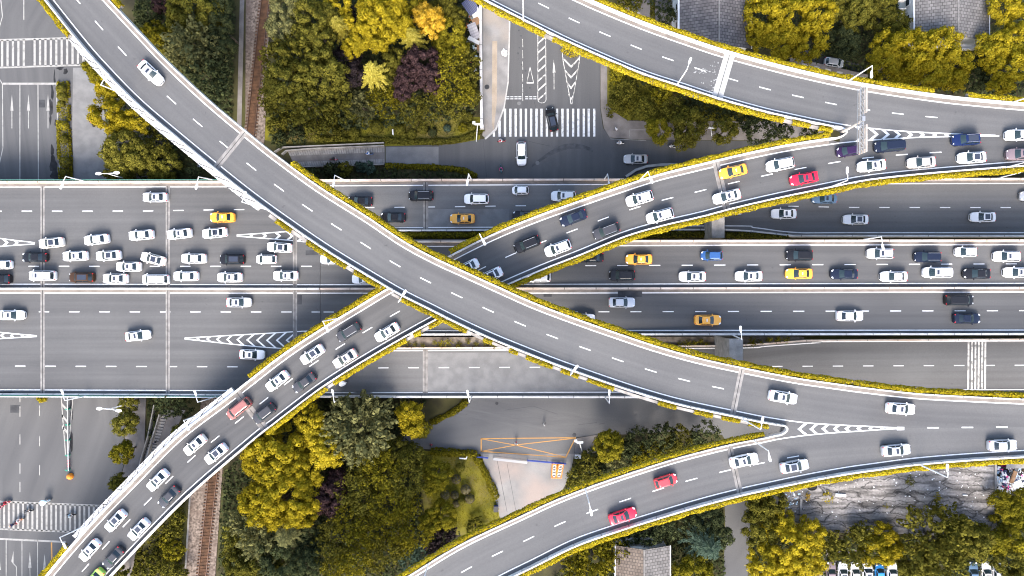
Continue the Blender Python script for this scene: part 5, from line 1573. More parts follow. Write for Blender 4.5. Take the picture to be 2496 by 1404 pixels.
def crown(lobes, kind, dens=1.0):
    Q = []
    for (c, R) in lobes:
        c = np.array(c)
        flat = np.array([1, 1, .95])
        if kind == 'ball':
            n = int(260 * R * R * dens) + 160
            d = hemi(n, -.5)
            Q.append(card(c + d * R * RNG.uniform(.94, 1.02, (n, 1)) * np.array([1, 1, .9]), d + RNG.normal(0, .25, d.shape), RNG.uniform(.08, .15, n) * (1 + .2 * R)))
            continue
        if kind == 'spray':
            tiers = 6
            for t in range(tiers):
                f = t / (tiers - 1)
                r_t = R * (1 - .82 * f); z_t = R * (-.5 + 1.7 * f)
                nb = int(13 - 6 * f)
                for k in range(nb):
                    az = 2 * math.pi * (k + RNG.uniform(-.3, .3)) / nb + t * .4
                    L_ = r_t * RNG.uniform(.75, 1.1)
                    m = max(10, int(L_ * 17 * dens))
                    u = RNG.uniform(.12, 1, m)
                    base = np.stack([np.cos(az) * L_ * u, np.sin(az) * L_ * u, z_t - .22 * L_ * u + RNG.normal(0, .05, m)], 1) + c
                    da = az + np.where(RNG.random(m) < .5, 1, -1) * RNG.uniform(.3, .95, m)
                    d = np.stack([np.cos(da), np.sin(da), RNG.uniform(-.25, .25, m)], 1)
                    Q.append(blade(base, d, RNG.uniform(.45, .95, m) * (.5 + .5 * (1 - u)) * (.6 + .14 * R), RNG.uniform(.16, .26, m)))
            continue
        rc0 = {'broad': .31 * R ** .6 + .12, 'tuft': .42 * R ** .5, 'frond': .42 * R ** .5, 'scrub': .34 * R ** .5}[kind]
        nc = int(dens * 1.5 * 2 * math.pi * R * R / (math.pi * rc0 * rc0)) + 4
        dirs = hemi(nc, -.3)
        lump = 1 + .16 * np.sin(dirs[:, :1] * 5 + c[0]) * np.cos(dirs[:, 1:2] * 5 + c[1])
        cc = c + dirs * flat * R * RNG.uniform(.72, 1.02, (nc, 1)) * lump - dirs * flat * rc0 * .35
        for q, d in zip(cc, dirs):
            rc = rc0 * RNG.uniform(.65, 1.3)
            if kind == 'broad':
                Q.append(puff(q, rc * .74, RNG.uniform(.75, 1.25, 3)))
                m = 40
                e = unit(RNG.normal(size=(m, 3)) + d * .8 + np.array([0, 0, .45]))
                Q.append(card(q + e * rc * RNG.uniform(.78, 1.22, (m, 1)), e + RNG.normal(0, .3, e.shape), RNG.uniform(.09, .17, m) * (.75 + .07 * R)))
            elif kind == 'scrub':
                m = 20
                e = unit(RNG.normal(size=(m, 3)) + d * .6 + np.array([0, 0, .4]))
                Q.append(card(q + e * rc * RNG.uniform(.3, 1.1, (m, 1)), e + RNG.normal(0, .6, e.shape), RNG.uniform(.12, .22, m)))
            elif kind == 'tuft':
                Q.append(finger(q, d * np.array([1, 1, .5]) + np.array([0, 0, .25]) + RNG.normal(0, .2, 3), rc * 1.35, rc * .52, 34))
            elif kind == 'frond':
                for _ in range(2 if RNG.random() < .6 else 1): Q.append(finger(q + RNG.normal(0, rc * .4, 3), RNG.normal(size=3) * np.array([1, 1, .6]) + d * .5, rc * 1.2, rc * .38, 20))
    return np.concatenate(Q)


def fmesh(name, Q, mat, off):
    return quads_mesh(name, Q - np.array(off, dtype=float)[None, None], mat)


def tree(px_lobes, kind, col, label, hgt=6.5, cat='tree', group=None, name=None, ground=0.0, trunk=True, dens=1.0):
    """px_lobes: (x, y, r[, dz]) circles in the photograph; the crown is built at height hgt above the ground"""
    lobes = []
    rmax = max(l[2] for l in px_lobes)
    for l in px_lobes:
        dz = l[3] if len(l) > 3 else RNG.uniform(-.6, .6) + (l[2] - rmax) * .02
        zc = max(hgt + dz, l[2] * .05)
        k = (H - zc) / F
        p = U(l[0], l[1], zc)
        lobes.append(((p.x, p.y, zc), l[2] * k * .97))
    wsum = sum(l[1] ** 2 for l in lobes)
    bx = sum(l[0][0] * l[1] ** 2 for l in lobes) / wsum; by = sum(l[0][1] * l[1] ** 2 for l in lobes) / wsum
    root = empty(name or {'broad': 'broadleaf_tree', 'tuft': 'tufted_tree', 'frond': 'feathery_tree', 'spray': 'conifer_tree', 'scrub': 'shrub', 'ball': 'clipped_shrub'}[kind], (bx, by, ground), label, cat, group)
    link('crown', fmesh('crown', crown(lobes, kind, dens), M['leaf_' + col], (bx, by, ground)), root)
    if trunk:
        t = MB()
        zt = min(l[0][2] for l in lobes)
        rr = .09 + .03 * max(l[1] for l in lobes)
        t.tube([(0, 0, -.1), (.05, .03, zt * .5), (0, 0, zt)], [rr * 1.3, rr, rr * .7], 8)
        for (c, R) in lobes:
            t.tube([(0, 0, zt * .6), ((c[0] - bx) * .6, (c[1] - by) * .6, zt * .85), (c[0] - bx, c[1] - by, c[2] + R * .3)], [rr * .6, rr * .4, .03], 6)
        link('trunk', t.mesh('trunk', [M['bark']]), root)
    return root


W1 = 'trees between the topmost flyover and the railway'
W2 = 'trees of the upper middle wood'
W3 = 'trees of the lower middle wood'
W4 = 'trees behind the upper right flyover'
W5 = 'trees at the lower right'
TREES = [
    # upper left, beside the railway
    ('broad', 'O', W1, 8, [(472, 25, 62), (440, 50, 34), (515, 30, 40)], 'yellow olive tree at the top edge left of the railway'),
    ('broad', 'G', W1, 6, [(380, 92, 36), (358, 88, 24)], 'bright gold green tree touching the topmost flyover\'s parapet'),
    ('scrub', 'D', W1, 4, [(362, 30, 34), (352, 60, 24)], 'dark shrubby tree in the corner beside the topmost flyover at the top edge'),
    ('broad', 'P', W1, 4, [(400, 12, 28)], 'small plum purple tree at the top edge left of the railway'),
    ('tuft', 'E', W1, 8, [(478, 108, 68), (455, 140, 44), (510, 130, 40)], 'large grey olive tree in the middle of the strip left of the railway'),
    ('broad', 'D', W1, 7, [(540, 66, 36), (544, 118, 34), (545, 20, 30)], 'dark green tree right against the railway at the top'),
    ('tuft', 'D', W1, 7, [(508, 190, 54), (526, 240, 34), (540, 180, 28)], 'dark tufted tree lowest in the strip left of the railway'),
    ('broad', 'O', W1, 5, [(436, 158, 32), (420, 130, 24)], 'small olive tree between the grey olive tree and the topmost flyover'),
    # beside the left street
    ('broad', 'G', None, 5, [(226, 165, 24), (236, 186, 18)], 'small gold green tree squeezed against the flyover above the leaning lamp'),
    ('broad', 'Y', None, 6, [(262, 213, 32), (285, 240, 28)], 'yellow tree behind the leaning lamp of the left street'),
    ('broad', 'Y', None, 6.5, [(268, 285, 46), (330, 296, 30), (300, 300, 30)], 'broad bright yellow tree next to the black scooter of the left street'),
    ('broad', 'O', None, 6, [(300, 366, 50), (335, 378, 36)], 'round olive tree between the left street and the flyover'),
    ('broad', 'O', None, 2.6, [(294, 408, 38)], 'olive tree directly above the left deck beside the double-headed lamp'),
    ('broad', 'O', None, 2.4, [(402, 400, 42), (365, 412, 26)], 'wide olive tree above the left deck under the topmost flyover'),
    ('scrub', 'O', None, 3, [(388, 360, 30), (370, 312, 20)], 'loose olive shrub between the round olive tree and the stair walls'),
    ('scrub', 'D', None, 1.8, [(478, 422, 20)], 'dark shrub where the topmost flyover crosses the left deck'),
    # upper middle wood
    ('broad', 'E', W2, 8, [(712, 18, 52), (694, 70, 42)], 'pale grey olive tree at the top edge just right of the railway'),
    ('broad', 'O', W2, 9, [(758, 60, 58), (776, 98, 44), (800, 40, 30)], 'olive tree behind the pale one, upper left of the wood'),
    ('tuft', 'O', W2, 9, [(733, 146, 62), (672, 146, 42)], 'big olive tree overhanging the railway, second from the top'),
    ('broad', 'O', W2, 9.5, [(791, 190, 62), (705, 212, 66), (765, 150, 30)], 'broad golden olive tree, the widest of the left part of the wood'),
    ('tuft', 'O', W2, 8, [(764, 258, 60), (680, 246, 42), (825, 268, 38)], 'golden olive tree lowest in the left part of the wood'),
    ('broad', 'Y', W2, 8, [(825, 18, 36), (850, 55, 26)], 'yellow tree at the top edge, left of the brightest one'),
    ('broad', 'Y', W2, 10, [(930, 52, 58), (946, 8, 48), (908, 20, 40), (975, 60, 34)], 'brightest yellow tree of the wood, at the top edge'),
    ('broad', 'Y', W2, 8, [(880, 98, 34), (912, 76, 34), (860, 116, 28), (925, 105, 26)], 'yellow tree below the brightest one of the wood'),
    ('spray', 'L', W2, 8.5, [(828, 64, 36)], 'feathery lime yellow tree left of the brightest yellow ones'),
    ('spray', 'L', W2, 8.5, [(1006, 92, 38)], 'feathery lime yellow tree between the ochre tree and the brightest yellow one'),
    ('spray', 'L', W2, 8.5, [(911, 178, 42)], 'feathery lime yellow tree in the middle of the wood, left of the plum tree'),
    ('broad', 'C', W2, 8, [(1044, 48, 38), (1056, 68, 26), (1028, 30, 20)], 'ochre tree with tufted crown at the top right of the wood'),
    ('broad', 'G', W2, 7, [(1000, 12, 38), (980, 30, 24)], 'gold green tree at the top edge beside the ochre one'),
    ('broad', 'O', W2, 6, [(1084, 18, 36), (1110, 40, 26)], 'olive tree at the top edge near the sheds'),
    ('broad', 'G', W2, 6, [(1100, 78, 34), (1117, 113, 28), (1075, 105, 22)], 'gold green tree below the ochre one'),
    ('broad', 'K', W2, 6, [(842, 144, 36), (862, 186, 34)], 'near black purple tree left of the middle feathery tree'),
    ('broad', 'K', W2, 6, [(862, 42, 24), (985, 60, 20)], 'small near black tree among the yellow crowns'),
    ('broad', 'P', W2, 8, [(1027, 162, 46), (1051, 195, 36), (995, 192, 34), (982, 226, 22)], 'plum purple tree in the right half of the wood'),
    ('broad', 'O', W2, 6, [(962, 147, 30), (950, 190, 26)], 'olive tree between the middle feathery tree and the plum one'),
    ('frond', 'G', W2, 6, [(1099, 161, 46), (1078, 130, 28)], 'feathery lime green tree right of the plum tree'),
    ('tuft', 'O', W2, 5, [(1142, 148, 30), (1138, 190, 30)], 'olive tree against the white wall'),
    ('frond', 'G', W2, 6, [(1098, 219, 46), (1130, 232, 30)], 'feathery green tree below and right of the plum tree'),
    ('frond', 'G', W2, 5.5, [(938, 248, 42), (960, 235, 26)], 'drooping lime green tree lowest in the middle of the wood'),
    ('frond', 'O', W2, 5.5, [(1047, 268, 42), (1006, 268, 38)], 'drooping olive tree above the clipped shrubs of the upper lawn'),
    ('tuft', 'E', W2, 5, [(885, 262, 38), (862, 238, 30)], 'grey olive tree left of the drooping lime green one'),
    ('scrub', 'O', W2, 4, [(1118, 262, 34), (1150, 235, 26)], 'olive shrubby tree near the end of the white wall'),
    # small trees along the shaded street
    ('broad', 'G', None, 4.5, [(1605, 322, 32), (1590, 312, 20)], 'gold green street tree, first from the left above the shaded street'),
    ('broad', 'O', None, 5.5, [(1680, 312, 46), (1668, 334, 30)], 'olive street tree, largest in the row above the shaded street'),
    ('broad', 'O', None, 5, [(1765, 320, 34)], 'olive street tree right of the small street lamp post'),
    ('scrub', 'D', None, 5, [(1850, 318, 42), (1828, 300, 26)], 'dark speckled street tree near the flyover triangle'),
    ('scrub', 'D', None, 4.5, [(1908, 322, 24)], 'dark small street tree second from the triangle tip'),
    ('scrub', 'D', None, 4.5, [(1972, 322, 20)], 'dark small street tree closest to the triangle tip'),
    # upper right
    ('broad', 'Y', W4, 9, [(1925, 52, 66), (1862, 44, 56), (1988, 40, 50), (1898, 102, 46), (1962, 108, 48), (1850, 92, 34)], 'huge bright yellow tree between the two tiled roofs'),
    ('broad', 'D', W4, 6, [(2047, 100, 40), (2066, 118, 30)], 'dark olive tree under the huge yellow one'),
    ('broad', 'O', W4, 6.5, [(2078, 40, 44), (2110, 12, 38), (2038, 26, 28)], 'olive tree at the top edge between the yellow trees'),
    ('broad', 'O', W4, 6, [(2150, 18, 36), (2180, 62, 34), (2150, 52, 32)], 'olive tree at the top edge left of the gabled house'),
    ('broad', 'Y', W4, 9, [(2215, 135, 64), (2168, 120, 46), (2150, 156, 38), (2190, 178, 36)], 'bright yellow tree below the gabled house, left one of two'),
    ('broad', 'Y', W4, 8.5, [(2284, 118, 52), (2310, 165, 50), (2262, 178, 44), (2330, 195, 28)], 'bright yellow tree below the gabled house, right one of two'),
    ('broad', 'D', W4, 5, [(2372, 190, 34), (2376, 150, 24)], 'dark tree in the gap right of the two yellow trees'),
    ('broad', 'Y', W4, 9, [(2420, 126, 50), (2456, 160, 52), (2482, 100, 46), (2437, 204, 28)], 'bright yellow tree at the right edge above the empty flyover'),
    ('broad', 'Y', W4, 8, [(2446, 20, 42), (2486, 44, 36)], 'yellow tree in the upper right corner'),
    ('scrub', 'D', W4, 4, [(1622, 40, 24), (1612, 80, 20)], 'dark shrub left of the dark tiled roof'),
    ('scrub', 'O', W4, 3, [(1545, 12, 22), (1520, 4, 18)], 'olive shrub at the top edge beside the driveway'),
    # lower middle wood
    ('tuft', 'E', W3, 9, [(878, 1042, 84), (840, 1010, 46), (915, 1005, 46), (880, 1090, 44)], 'large grey olive tufted tree just below the lower side road'),
    ('broad', 'Y', W3, 6, [(1000, 1008, 36), (1004, 1040, 28)], 'bright yellow tree between the tufted tree and the forecourt'),
    ('broad', 'G', W3, 4, [(1028, 1045, 24)], 'small gold green tree at the left corner of the forecourt'),
    ('broad', 'Y', W3, 8, [(688, 1105, 82), (632, 1120, 46), (654, 1062, 44), (742, 1140, 54)], 'huge golden yellow tree right of the railway, upper one of two'),
    ('broad', 'Y', W3, 8, [(757, 1028, 38), (798, 1095, 46), (775, 1060, 34)], 'golden tree left of the grey tufted tree'),
    ('broad', 'Y', W3, 8.5, [(705, 1204, 72), (640, 1222, 56), (735, 1248, 42), (668, 1260, 36)], 'huge golden yellow tree right of the railway, lower one of two'),
    ('broad', 'P', W3, 6, [(811, 1208, 44), (824, 1168, 26), (800, 1235, 28)], 'dark plum tree in the middle of the lower wood'),
    ('frond', 'G', W3, 7, [(930, 1146, 62), (905, 1120, 40)], 'feathery olive tree below the grey tufted tree'),
    ('frond', 'O', W3, 7, [(982, 1172, 56), (1000, 1130, 38)], 'feathery dark olive tree left of the lawn'),
    ('frond', 'O', W3, 7, [(872, 1182, 54), (890, 1220, 42)], 'feathery olive tree right of the plum one in the lower wood'),
    ('frond', 'G', W3, 7, [(948, 1220, 60), (985, 1235, 42)], 'feathery gold olive tree in the centre of the lower wood'),
    ('frond', 'G', W3, 6.5, [(858, 1262, 54), (905, 1290, 52)], 'feathery gold olive tree below the plum one'),
    ('broad', 'O', W3, 5, [(965, 1104, 38), (1008, 1112, 34)], 'olive tree along the dark upper border of the lower wood'),
    ('broad', 'G', W3, 5.5, [(1068, 1156, 38), (1050, 1180, 24)], 'gold green tree on the left of the lower lawn'),
    ('broad', 'G', W3, 5.5, [(1080, 1254, 38), (1048, 1270, 30)], 'gold green tree below the grey clipped shrubs'),
    ('frond', 'G', W3, 6, [(1014, 1296, 46), (978, 1310, 40)], 'feathery tree left of the gold green tree by the clipped shrubs'),
    ('frond', 'O', W3, 6, [(830, 1310, 56), (800, 1350, 44)], 'feathery olive tree towards the bottom edge, left of the small palm'),
    ('frond', 'G', W3, 6, [(862, 1360, 48), (815, 1388, 40)], 'feathery gold olive tree at the bottom edge of the lower wood'),
    ('frond', 'O', W3, 5, [(948, 1335, 42), (920, 1320, 30)], 'feathery olive tree right of the small palm'),
    ('spray', 'E', W3, 8, [(705, 1302, 48)], 'pale grey green conifer in the lower left of the wood'),
    ('tuft', 'E', W3, 7, [(635, 1310, 52), (600, 1270, 40)], 'grey olive tree right of the railway near the bottom'),
    ('broad', 'D', W3, 7, [(690, 1362, 60), (752, 1372, 44)], 'dark olive tree at the bottom edge below the pale conifer'),
    ('broad', 'O', W3, 6, [(640, 1380, 46), (582, 1376, 38)], 'olive tree at the bottom edge right of the railway'),
    ('tuft', 'O', W3, 5, [(578, 1300, 32), (564, 1336, 24)], 'olive tree leaning over the railway ballast near the bottom'),
    ('broad', 'D', W3, 5, [(755, 1290, 36), (780, 1320, 28)], 'dark tree between the pale conifer and the feathery ones'),
    ('tuft', 'K', W3, 3, [(1082, 1308, 34), (1060, 1330, 28)], 'brown black bush below the gold green tree at the lower flyover'),
    ('frond', 'T', W3, 2.6, [(1004, 1368, 30)], 'teal spiky palm at the lower flyover hedge, lower one of two'),
    ('frond', 'T', W3, 2.6, [(1028, 1346, 28)], 'teal spiky palm at the lower flyover hedge, upper one of two'),
    ('frond', 'O', W3, 4, [(917, 1370, 28)], 'small fan palm at the bottom edge of the lower wood'),
    ('scrub', 'O', W3, 1.6, [(1158, 1284, 24)], 'low olive bush at the lower tip of the lawn'),
    # around the forecourt and the lower right triangle
    ('broad', 'G', None, 5, [(1484, 1085, 38), (1478, 1070, 26)], 'round gold green tree right of the orange box marking'),
    ('scrub', 'O', None, 3, [(1432, 1138, 34), (1410, 1160, 28), (1400, 1185, 20)], 'olive bush beside the orange frames'),
    ('scrub', 'E', None, 3, [(1507, 1130, 28)], 'pale leaved bush at the lower flyover hedge'),
    ('scrub', 'D', None, 4, [(1556, 1072, 38), (1530, 1090, 26)], 'dark bushy tree right of the round gold green tree'),
    ('scrub', 'G', None, 3.5, [(1582, 1104, 32), (1560, 1118, 22)], 'yellow speckled bush close to the lower flyover hedge'),
    ('scrub', 'D', None, 4, [(1614, 1062, 36)], 'dark bushy tree in the middle of the row below the topmost flyover'),
    ('scrub', 'O', None, 4, [(1660, 1068, 32), (1640, 1090, 24)], 'olive bushy tree in the row below the topmost flyover'),
    ('scrub', 'D', None, 4, [(1718, 1060, 38), (1694, 1082, 24)], 'dark tree with yellow tips at the right end of the row'),
    # lower right
    ('tuft', 'G', W5, 5, [(1446, 1358, 54), (1402, 1378, 38), (1500, 1335, 34)], 'speckled gold green tree left of the gabled house at the bottom'),
    ('scrub', 'D', W5, 4, [(1582, 1292, 42), (1640, 1280, 40), (1540, 1312, 26)], 'dark tree behind the gabled house at the bottom'),
    ('spray', 'T', W5, 7, [(1719, 1322, 62)], 'dark teal conifer right of the gabled house'),
    ('broad', 'D', W5, 6, [(1725, 1266, 40), (1752, 1300, 34)], 'dark tree under the white van'),
    ('broad', 'G', W5, 5, [(1695, 1386, 40), (1660, 1392, 26)], 'gold green tree at the bottom edge right of the gabled house'),
    ('broad', 'O', W5, 7, [(1852, 1232, 38), (1884, 1222, 32), (1850, 1282, 46)], 'olive tree right of the narrow drive'),
    ('broad', 'Y', W5, 7, [(1908, 1326, 62), (1868, 1368, 48), (1895, 1270, 40)], 'big yellow tree left of the derelict roof'),
    ('broad', 'Y', W5, 6.5, [(1962, 1362, 48), (1972, 1302, 44), (1925, 1395, 34)], 'yellow tree left of the parked row'),
    ('tuft', 'O', W5, 6.5, [(2012, 1318, 42), (2078, 1334, 46), (2096, 1300, 28)], 'gold olive tree above the parked row, left one'),
    ('broad', 'Y', W5, 6.5, [(2132, 1342, 42), (2168, 1328, 34), (2150, 1300, 28)], 'yellow tree above the sky blue car'),
    ('tuft', 'O', W5, 9, [(2270, 1302, 76), (2312, 1284, 48), (2286, 1356, 62)], 'large dark tufted tree covering the lower edge of the derelict roof'),
    ('broad', 'O', W5, 7, [(2354, 1316, 54), (2390, 1310, 32)], 'olive tree right of the large dark tufted one'),
    ('broad', 'O', W5, 6, [(2232, 1370, 44), (2200, 1390, 28)], 'olive tree at the bottom edge right of the parked row'),
    ('broad', 'G', W5, 6.5, [(2456, 1250, 42), (2436, 1216, 28), (2484, 1210, 24)], 'gold green tree beside the heap of rubbish'),
    ('broad', 'G', W5, 7, [(2478, 1302, 46), (2430, 1322, 34)], 'gold green tree at the right edge below the rubbish'),
    ('broad', 'O', W5, 6, [(2460, 1370, 46), (2484, 1392, 30)], 'olive tree in the lower right corner'),
    # left of the railway, bottom
    ('scrub', 'O', None, 2.5, [(434, 1262, 22), (424, 1292, 22)], 'olive bush between the flyover and the railway near the bottom'),
    ('scrub', 'G', None, 2.5, [(424, 1342, 28), (408, 1318, 18)], 'gold green bush left of the railway near the bottom'),
    ('scrub', 'O', None, 2.5, [(414, 1384, 28), (440, 1398, 20)], 'olive bush at the bottom edge left of the railway'),
    ('scrub', 'O', None, 2, [(374, 1370, 18), (362, 1396, 16)], 'small olive bush at the bottom edge beside the bare slope'),
    ('broad', 'O', None, 3, [(290, 1396, 16), (310, 1404, 14)], 'small olive tree under the flyover parapet at the bottom edge'),
    ('broad', 'O', None, 4, [(313, 982, 24)], 'olive street tree half under the left deck\'s lower edge'),
    ('broad', 'O', None, 4.5, [(306, 1034, 30), (322, 1024, 18)], 'olive street tree second from the left deck on the lower left pavement'),
    ('broad', 'G', None, 4.5, [(300, 1106, 28), (312, 1090, 18)], 'gold olive street tree third from the left deck on the lower left pavement'),
    ('broad', 'O', None, 4, [(288, 1177, 20), (296, 1165, 14)], 'small olive street tree next to the bare flyover parapet'),
    ('scrub', 'D', None, 4, [(414, 986, 34), (446, 992, 24)], 'brown green tree above the lower left stair ramp'),
    ('broad', 'O', None, 2.5, [(436, 1050, 18)], 'small olive bush at the foot of the lower left stair ramp'),
    ('broad', 'Y', None, 1.2, [(104, 969, 11)], 'little yellow shrub peeping from under the left deck'),
]
for kind, col, grp, hgt, lob, lab in TREES:
    shrub = kind == 'scrub' and hgt <= 3
    tree(lob, kind, col, lab, hgt, 'shrub' if shrub else 'tree', grp, name=('palm_tree' if 'palm' in lab else 'shrub' if shrub or 'bush' in lab and 'tree' not in lab else None))

# ---- clipped balls
BALLS = [
    (919, 309, 17, 'O', 'large clipped ball shrub on the upper lawn, left of the white bench frame'), (863, 324, 15, 'O', 'dark clipped ball shrub, leftmost big one of the upper lawn'), (975, 316, 14, 'O', 'clipped ball shrub just right of the white bench frame'),
    (1004, 326, 13, 'O', 'clipped ball shrub close to the low border hedge'), (985, 331, 8, 'O', 'smallest clipped ball of the upper lawn'), (1030, 314, 14, 'O', 'clipped ball shrub under the drooping olive tree'),
    (1054, 321, 12, 'D', 'dark clipped ball in the right half of the upper lawn'), (1090, 313, 10, 'T', 'teal grey clipped ball on the upper lawn'), (1128, 311, 12, 'G', 'bright yellow green clipped ball near the white wall'),
    (1149, 309, 11, 'O', 'clipped ball against the end of the white wall'), (1141, 285, 13, 'O', 'clipped ball above the bright yellow green one'), (815, 293, 14, 'O', 'olive clipped ball at the foot of the golden olive tree'),
    (1112, 1168, 12, 'B', 'grey brown clipped ball, uppermost but one of the lower lawn'), (1122, 1140, 12, 'O', 'olive clipped ball at the top of the lower lawn'), (1085, 1206, 12, 'B', 'grey brown clipped ball, left end of the cluster'),
    (1108, 1206, 10.5, 'B', 'grey brown clipped ball between the left end and the top of the cluster'), (1135, 1193, 12.5, 'B', 'grey brown clipped ball at the top of the cluster'), (1145, 1215, 12.5, 'B', 'grey brown clipped ball, right end of the cluster'),
    (1125, 1222, 9.5, 'O', 'olive clipped ball at the bottom of the cluster'), (1112, 1228, 9, 'B', 'grey brown clipped ball half under the gold green tree'),
    (150, 217, 12.5, 'O', 'clipped ball at the top of the long street planter'), (152, 236, 11, 'O', 'second clipped ball from the top of the long street planter'), (149, 253, 8.5, 'O', 'third clipped ball from the top of the long street planter'), (155, 306, 12, 'G', 'clipped ball in the middle of the long street planter'), (157, 340, 11, 'O', 'clipped ball below the middle of the street planter'),
    (159, 396, 14, 'O', 'clipped ball near the lower end of the street planter'), (160, 422, 11, 'O', 'lowest clipped ball of the street planter'),
    (386, 1324, 8, 'O', 'upper clipped ball on the slope left of the railway'), (397, 1349, 9, 'O', 'lower clipped ball on the slope left of the railway'), (338, 1356, 8, 'O', 'clipped ball beside the bottom flyover parapet')]
for x, y, r, c, lab in BALLS:
    tree([(x, y, r, 0)], 'ball', c, lab, r * .06, 'clipped shrub', 'clipped ball shrubs', trunk=False)

# ---- shrubs filling the borders
SHR = [(671, 308, 22, 'O'), (683, 340, 20, 'D'), (726, 330, 24, 'D'), (702, 298, 24, 'O'), (763, 320, 22, 'O'), (791, 306, 20, 'O'), (825, 324, 18, 'O'), (842, 300, 16, 'D'),
       (811, 417, 24, 'D'), (840, 414, 19, 'O'), (900, 408, 16, 'T'), (878, 408, 14, 'T'), (760, 424, 16, 'D'),
       (1503, 184, 20, 'G'), (1528, 228, 32, 'O'), (1502, 262, 26, 'O'), (1570, 264, 32, 'O'), (1640, 268, 34, 'O'), (1610, 232, 26, 'G'), (1560, 188, 24, 'D'), (1622, 200, 24, 'D'), (1680, 236, 28, 'D'), (1702, 270, 30, 'D'), (1760, 258, 38, 'D'), (1820, 275, 36, 'D'), (1740, 228, 18, 'O'),
       (1458, 1150, 24, 'D'), (2411, 1330, 28, 'D'), (1500, 1280, 22, 'D'), (2330, 1000 + 380, 24, 'D')]
WHERE = {0: 'in the border right of the railway', 8: 'in the strip between stair ramp and upper side road', 13: 'in the plot below the empty flyover', 26: 'in a dark corner beside the lower flyover'}
for i, (x, y, r, c) in enumerate(SHR):
    wh = WHERE[max(k for k in WHERE if k <= i)]
    tint = {'O': 'olive', 'D': 'dark green', 'G': 'yellow flecked', 'T': 'teal green'}[c]
    tree([(x, y, r)], 'scrub', c, '%s rounded shrub %s' % (tint, wh), r * .055, 'shrub', 'shrubs %s' % wh, trunk=False, name='shrub')

# ---- hedges: planters hung outside the parapets, and low ground hedges
def hedge(line, width, height, label, z0=0.0, per_m=150, gaps=0.0, group=None, mat='hedge', planter=True, name='hedge', size=(.1, .19), lat0=0.0):
    L = lat_of(line); c = arc(line)
    n = int(c[-1] * per_m * width)
    s = RNG.uniform(0, c[-1], n)
    cell = np.floor(s / 1.6).astype(int)
    dens = RNG.uniform(0, 1, cell.max() + 2)
    ph = RNG.uniform(0, 6, 4)
    if gaps: s = s[dens[cell] > gaps]
    n = len(s)
    wob = np.sin(s * 1.9 + ph[0]) * .5 + np.sin(s * .83 + ph[1]) * .5
    cx = np.array(c); P = np.array(line); LA = np.array(L)
    base = np.stack([np.interp(s, cx, P[:, k]) for k in range(3)], 1)
    lat = np.stack([np.interp(s, cx, LA[:, k]) for k in range(3)], 1)
    a = RNG.uniform(-.35, math.pi + .35, n)             # around the top of an arch
    wv = width * .5 * (1 + .22 * wob)
    hv = height * (1 + .18 * wob)
    rad = RNG.uniform(.72, 1.08, n)
    y = np.cos(a) * wv * rad; z = np.maximum(np.sin(a), -.3) * hv * rad
    pos = base + lat * y[:, None] + np.array([0, 0, 1.0])[None] * (z0 + z)[:, None]
    nrm = lat * np.cos(a)[:, None] + np.array([0, 0, 1.0]) * np.sin(a)[:, None] + RNG.normal(0, .5, (n, 3))
    mid = line[len(line) // 2]
    o = empty(name, (mid.x, mid.y, mid.z + z0), label, 'hedge', group)
    link('foliage', fmesh('foliage', card(pos, nrm, RNG.uniform(size[0], size[1], n)), M[mat], (mid.x, mid.y, mid.z + z0)), o)
    if planter:
        p = MB(); w_ = width * .3
        sweep(p, line, [(-w_, z0 - .35), (-w_, z0 + .05), (w_, z0 + .05), (w_, z0 - .35), (-w_, z0 - .35)])
        p.build('planter_box', M['concrete'], o)
    return o


GH = 'yellow hedges along the flyovers'
HO = SH + .33 + .5
for R, side, x0, x1, gaps, wd, ht, lab in (
    (RA, 'N', -100, 292, 0, 1.0, .62, 'short yellow hedge on the topmost flyover at the top edge'),
    (RA, 'N', 700, 2900, 0, 1.1, .62, 'long dense yellow hedge along the upper side of the topmost flyover'),
    (RA, 'S', -200, 196, .1, 1.1, .62, 'yellow hedge at the upper left end of the topmost flyover, street side'),
    (RA, 'S', 652, 955, .12, 1.0, .6, 'yellow hedge on the lower side of the topmost flyover, above the jam'),
    (RA, 'S', 960, 1885, .32, .85, .5, 'patchy yellow hedge on the lower side of the topmost flyover, right of the crossing'),
    (RB, 'N', -100, 196, 0, 1.1, .62, 'yellow hedge on the rising flyover at the bottom left corner'),
    (RB, 'N', 606, 1100, 0, 1.15, .66, 'yellow hedge on the upper side of the rising flyover, left of the crossing'),
    (RB, 'N', 1101, 2040, 0, 1.15, .66, 'yellow hedge on the upper side of the rising flyover, right of the crossing'),
    (RB, 'S', 640, 1100, .1, 1.0, .6, 'yellow hedge on the lower side of the rising flyover, left of the crossing'),
    (RB, 'S', 1101, 2900, 0, 1.1, .62, 'yellow hedge on the lower side of the rising flyover, right of the crossing'),
    (RC, 'N', 900, 2283, 0, 1.15, .62, 'yellow hedge along the upper side of the empty flyover'),
    (RC, 'N', 2326, 2900, 0, 1.15, .62, 'yellow hedge on the empty flyover near the right edge'),
    (RC, 'S', 850, 2030, .03, 1.0, .6, 'yellow hedge along the lower side of the empty flyover'),
    (RD, 'N', 500, 1890, 0, .95, .6, 'yellow hedge along the upper side of the lower flyover'),
    (RD, 'S', 700, 2900, 0, 1.1, .62, 'yellow hedge along the lower side of the lower flyover')):
    line = R.edge(side, HO, x0, x1)
    hedge(line, wd * .92, ht, lab, z0=.42, gaps=gaps, group=GH)
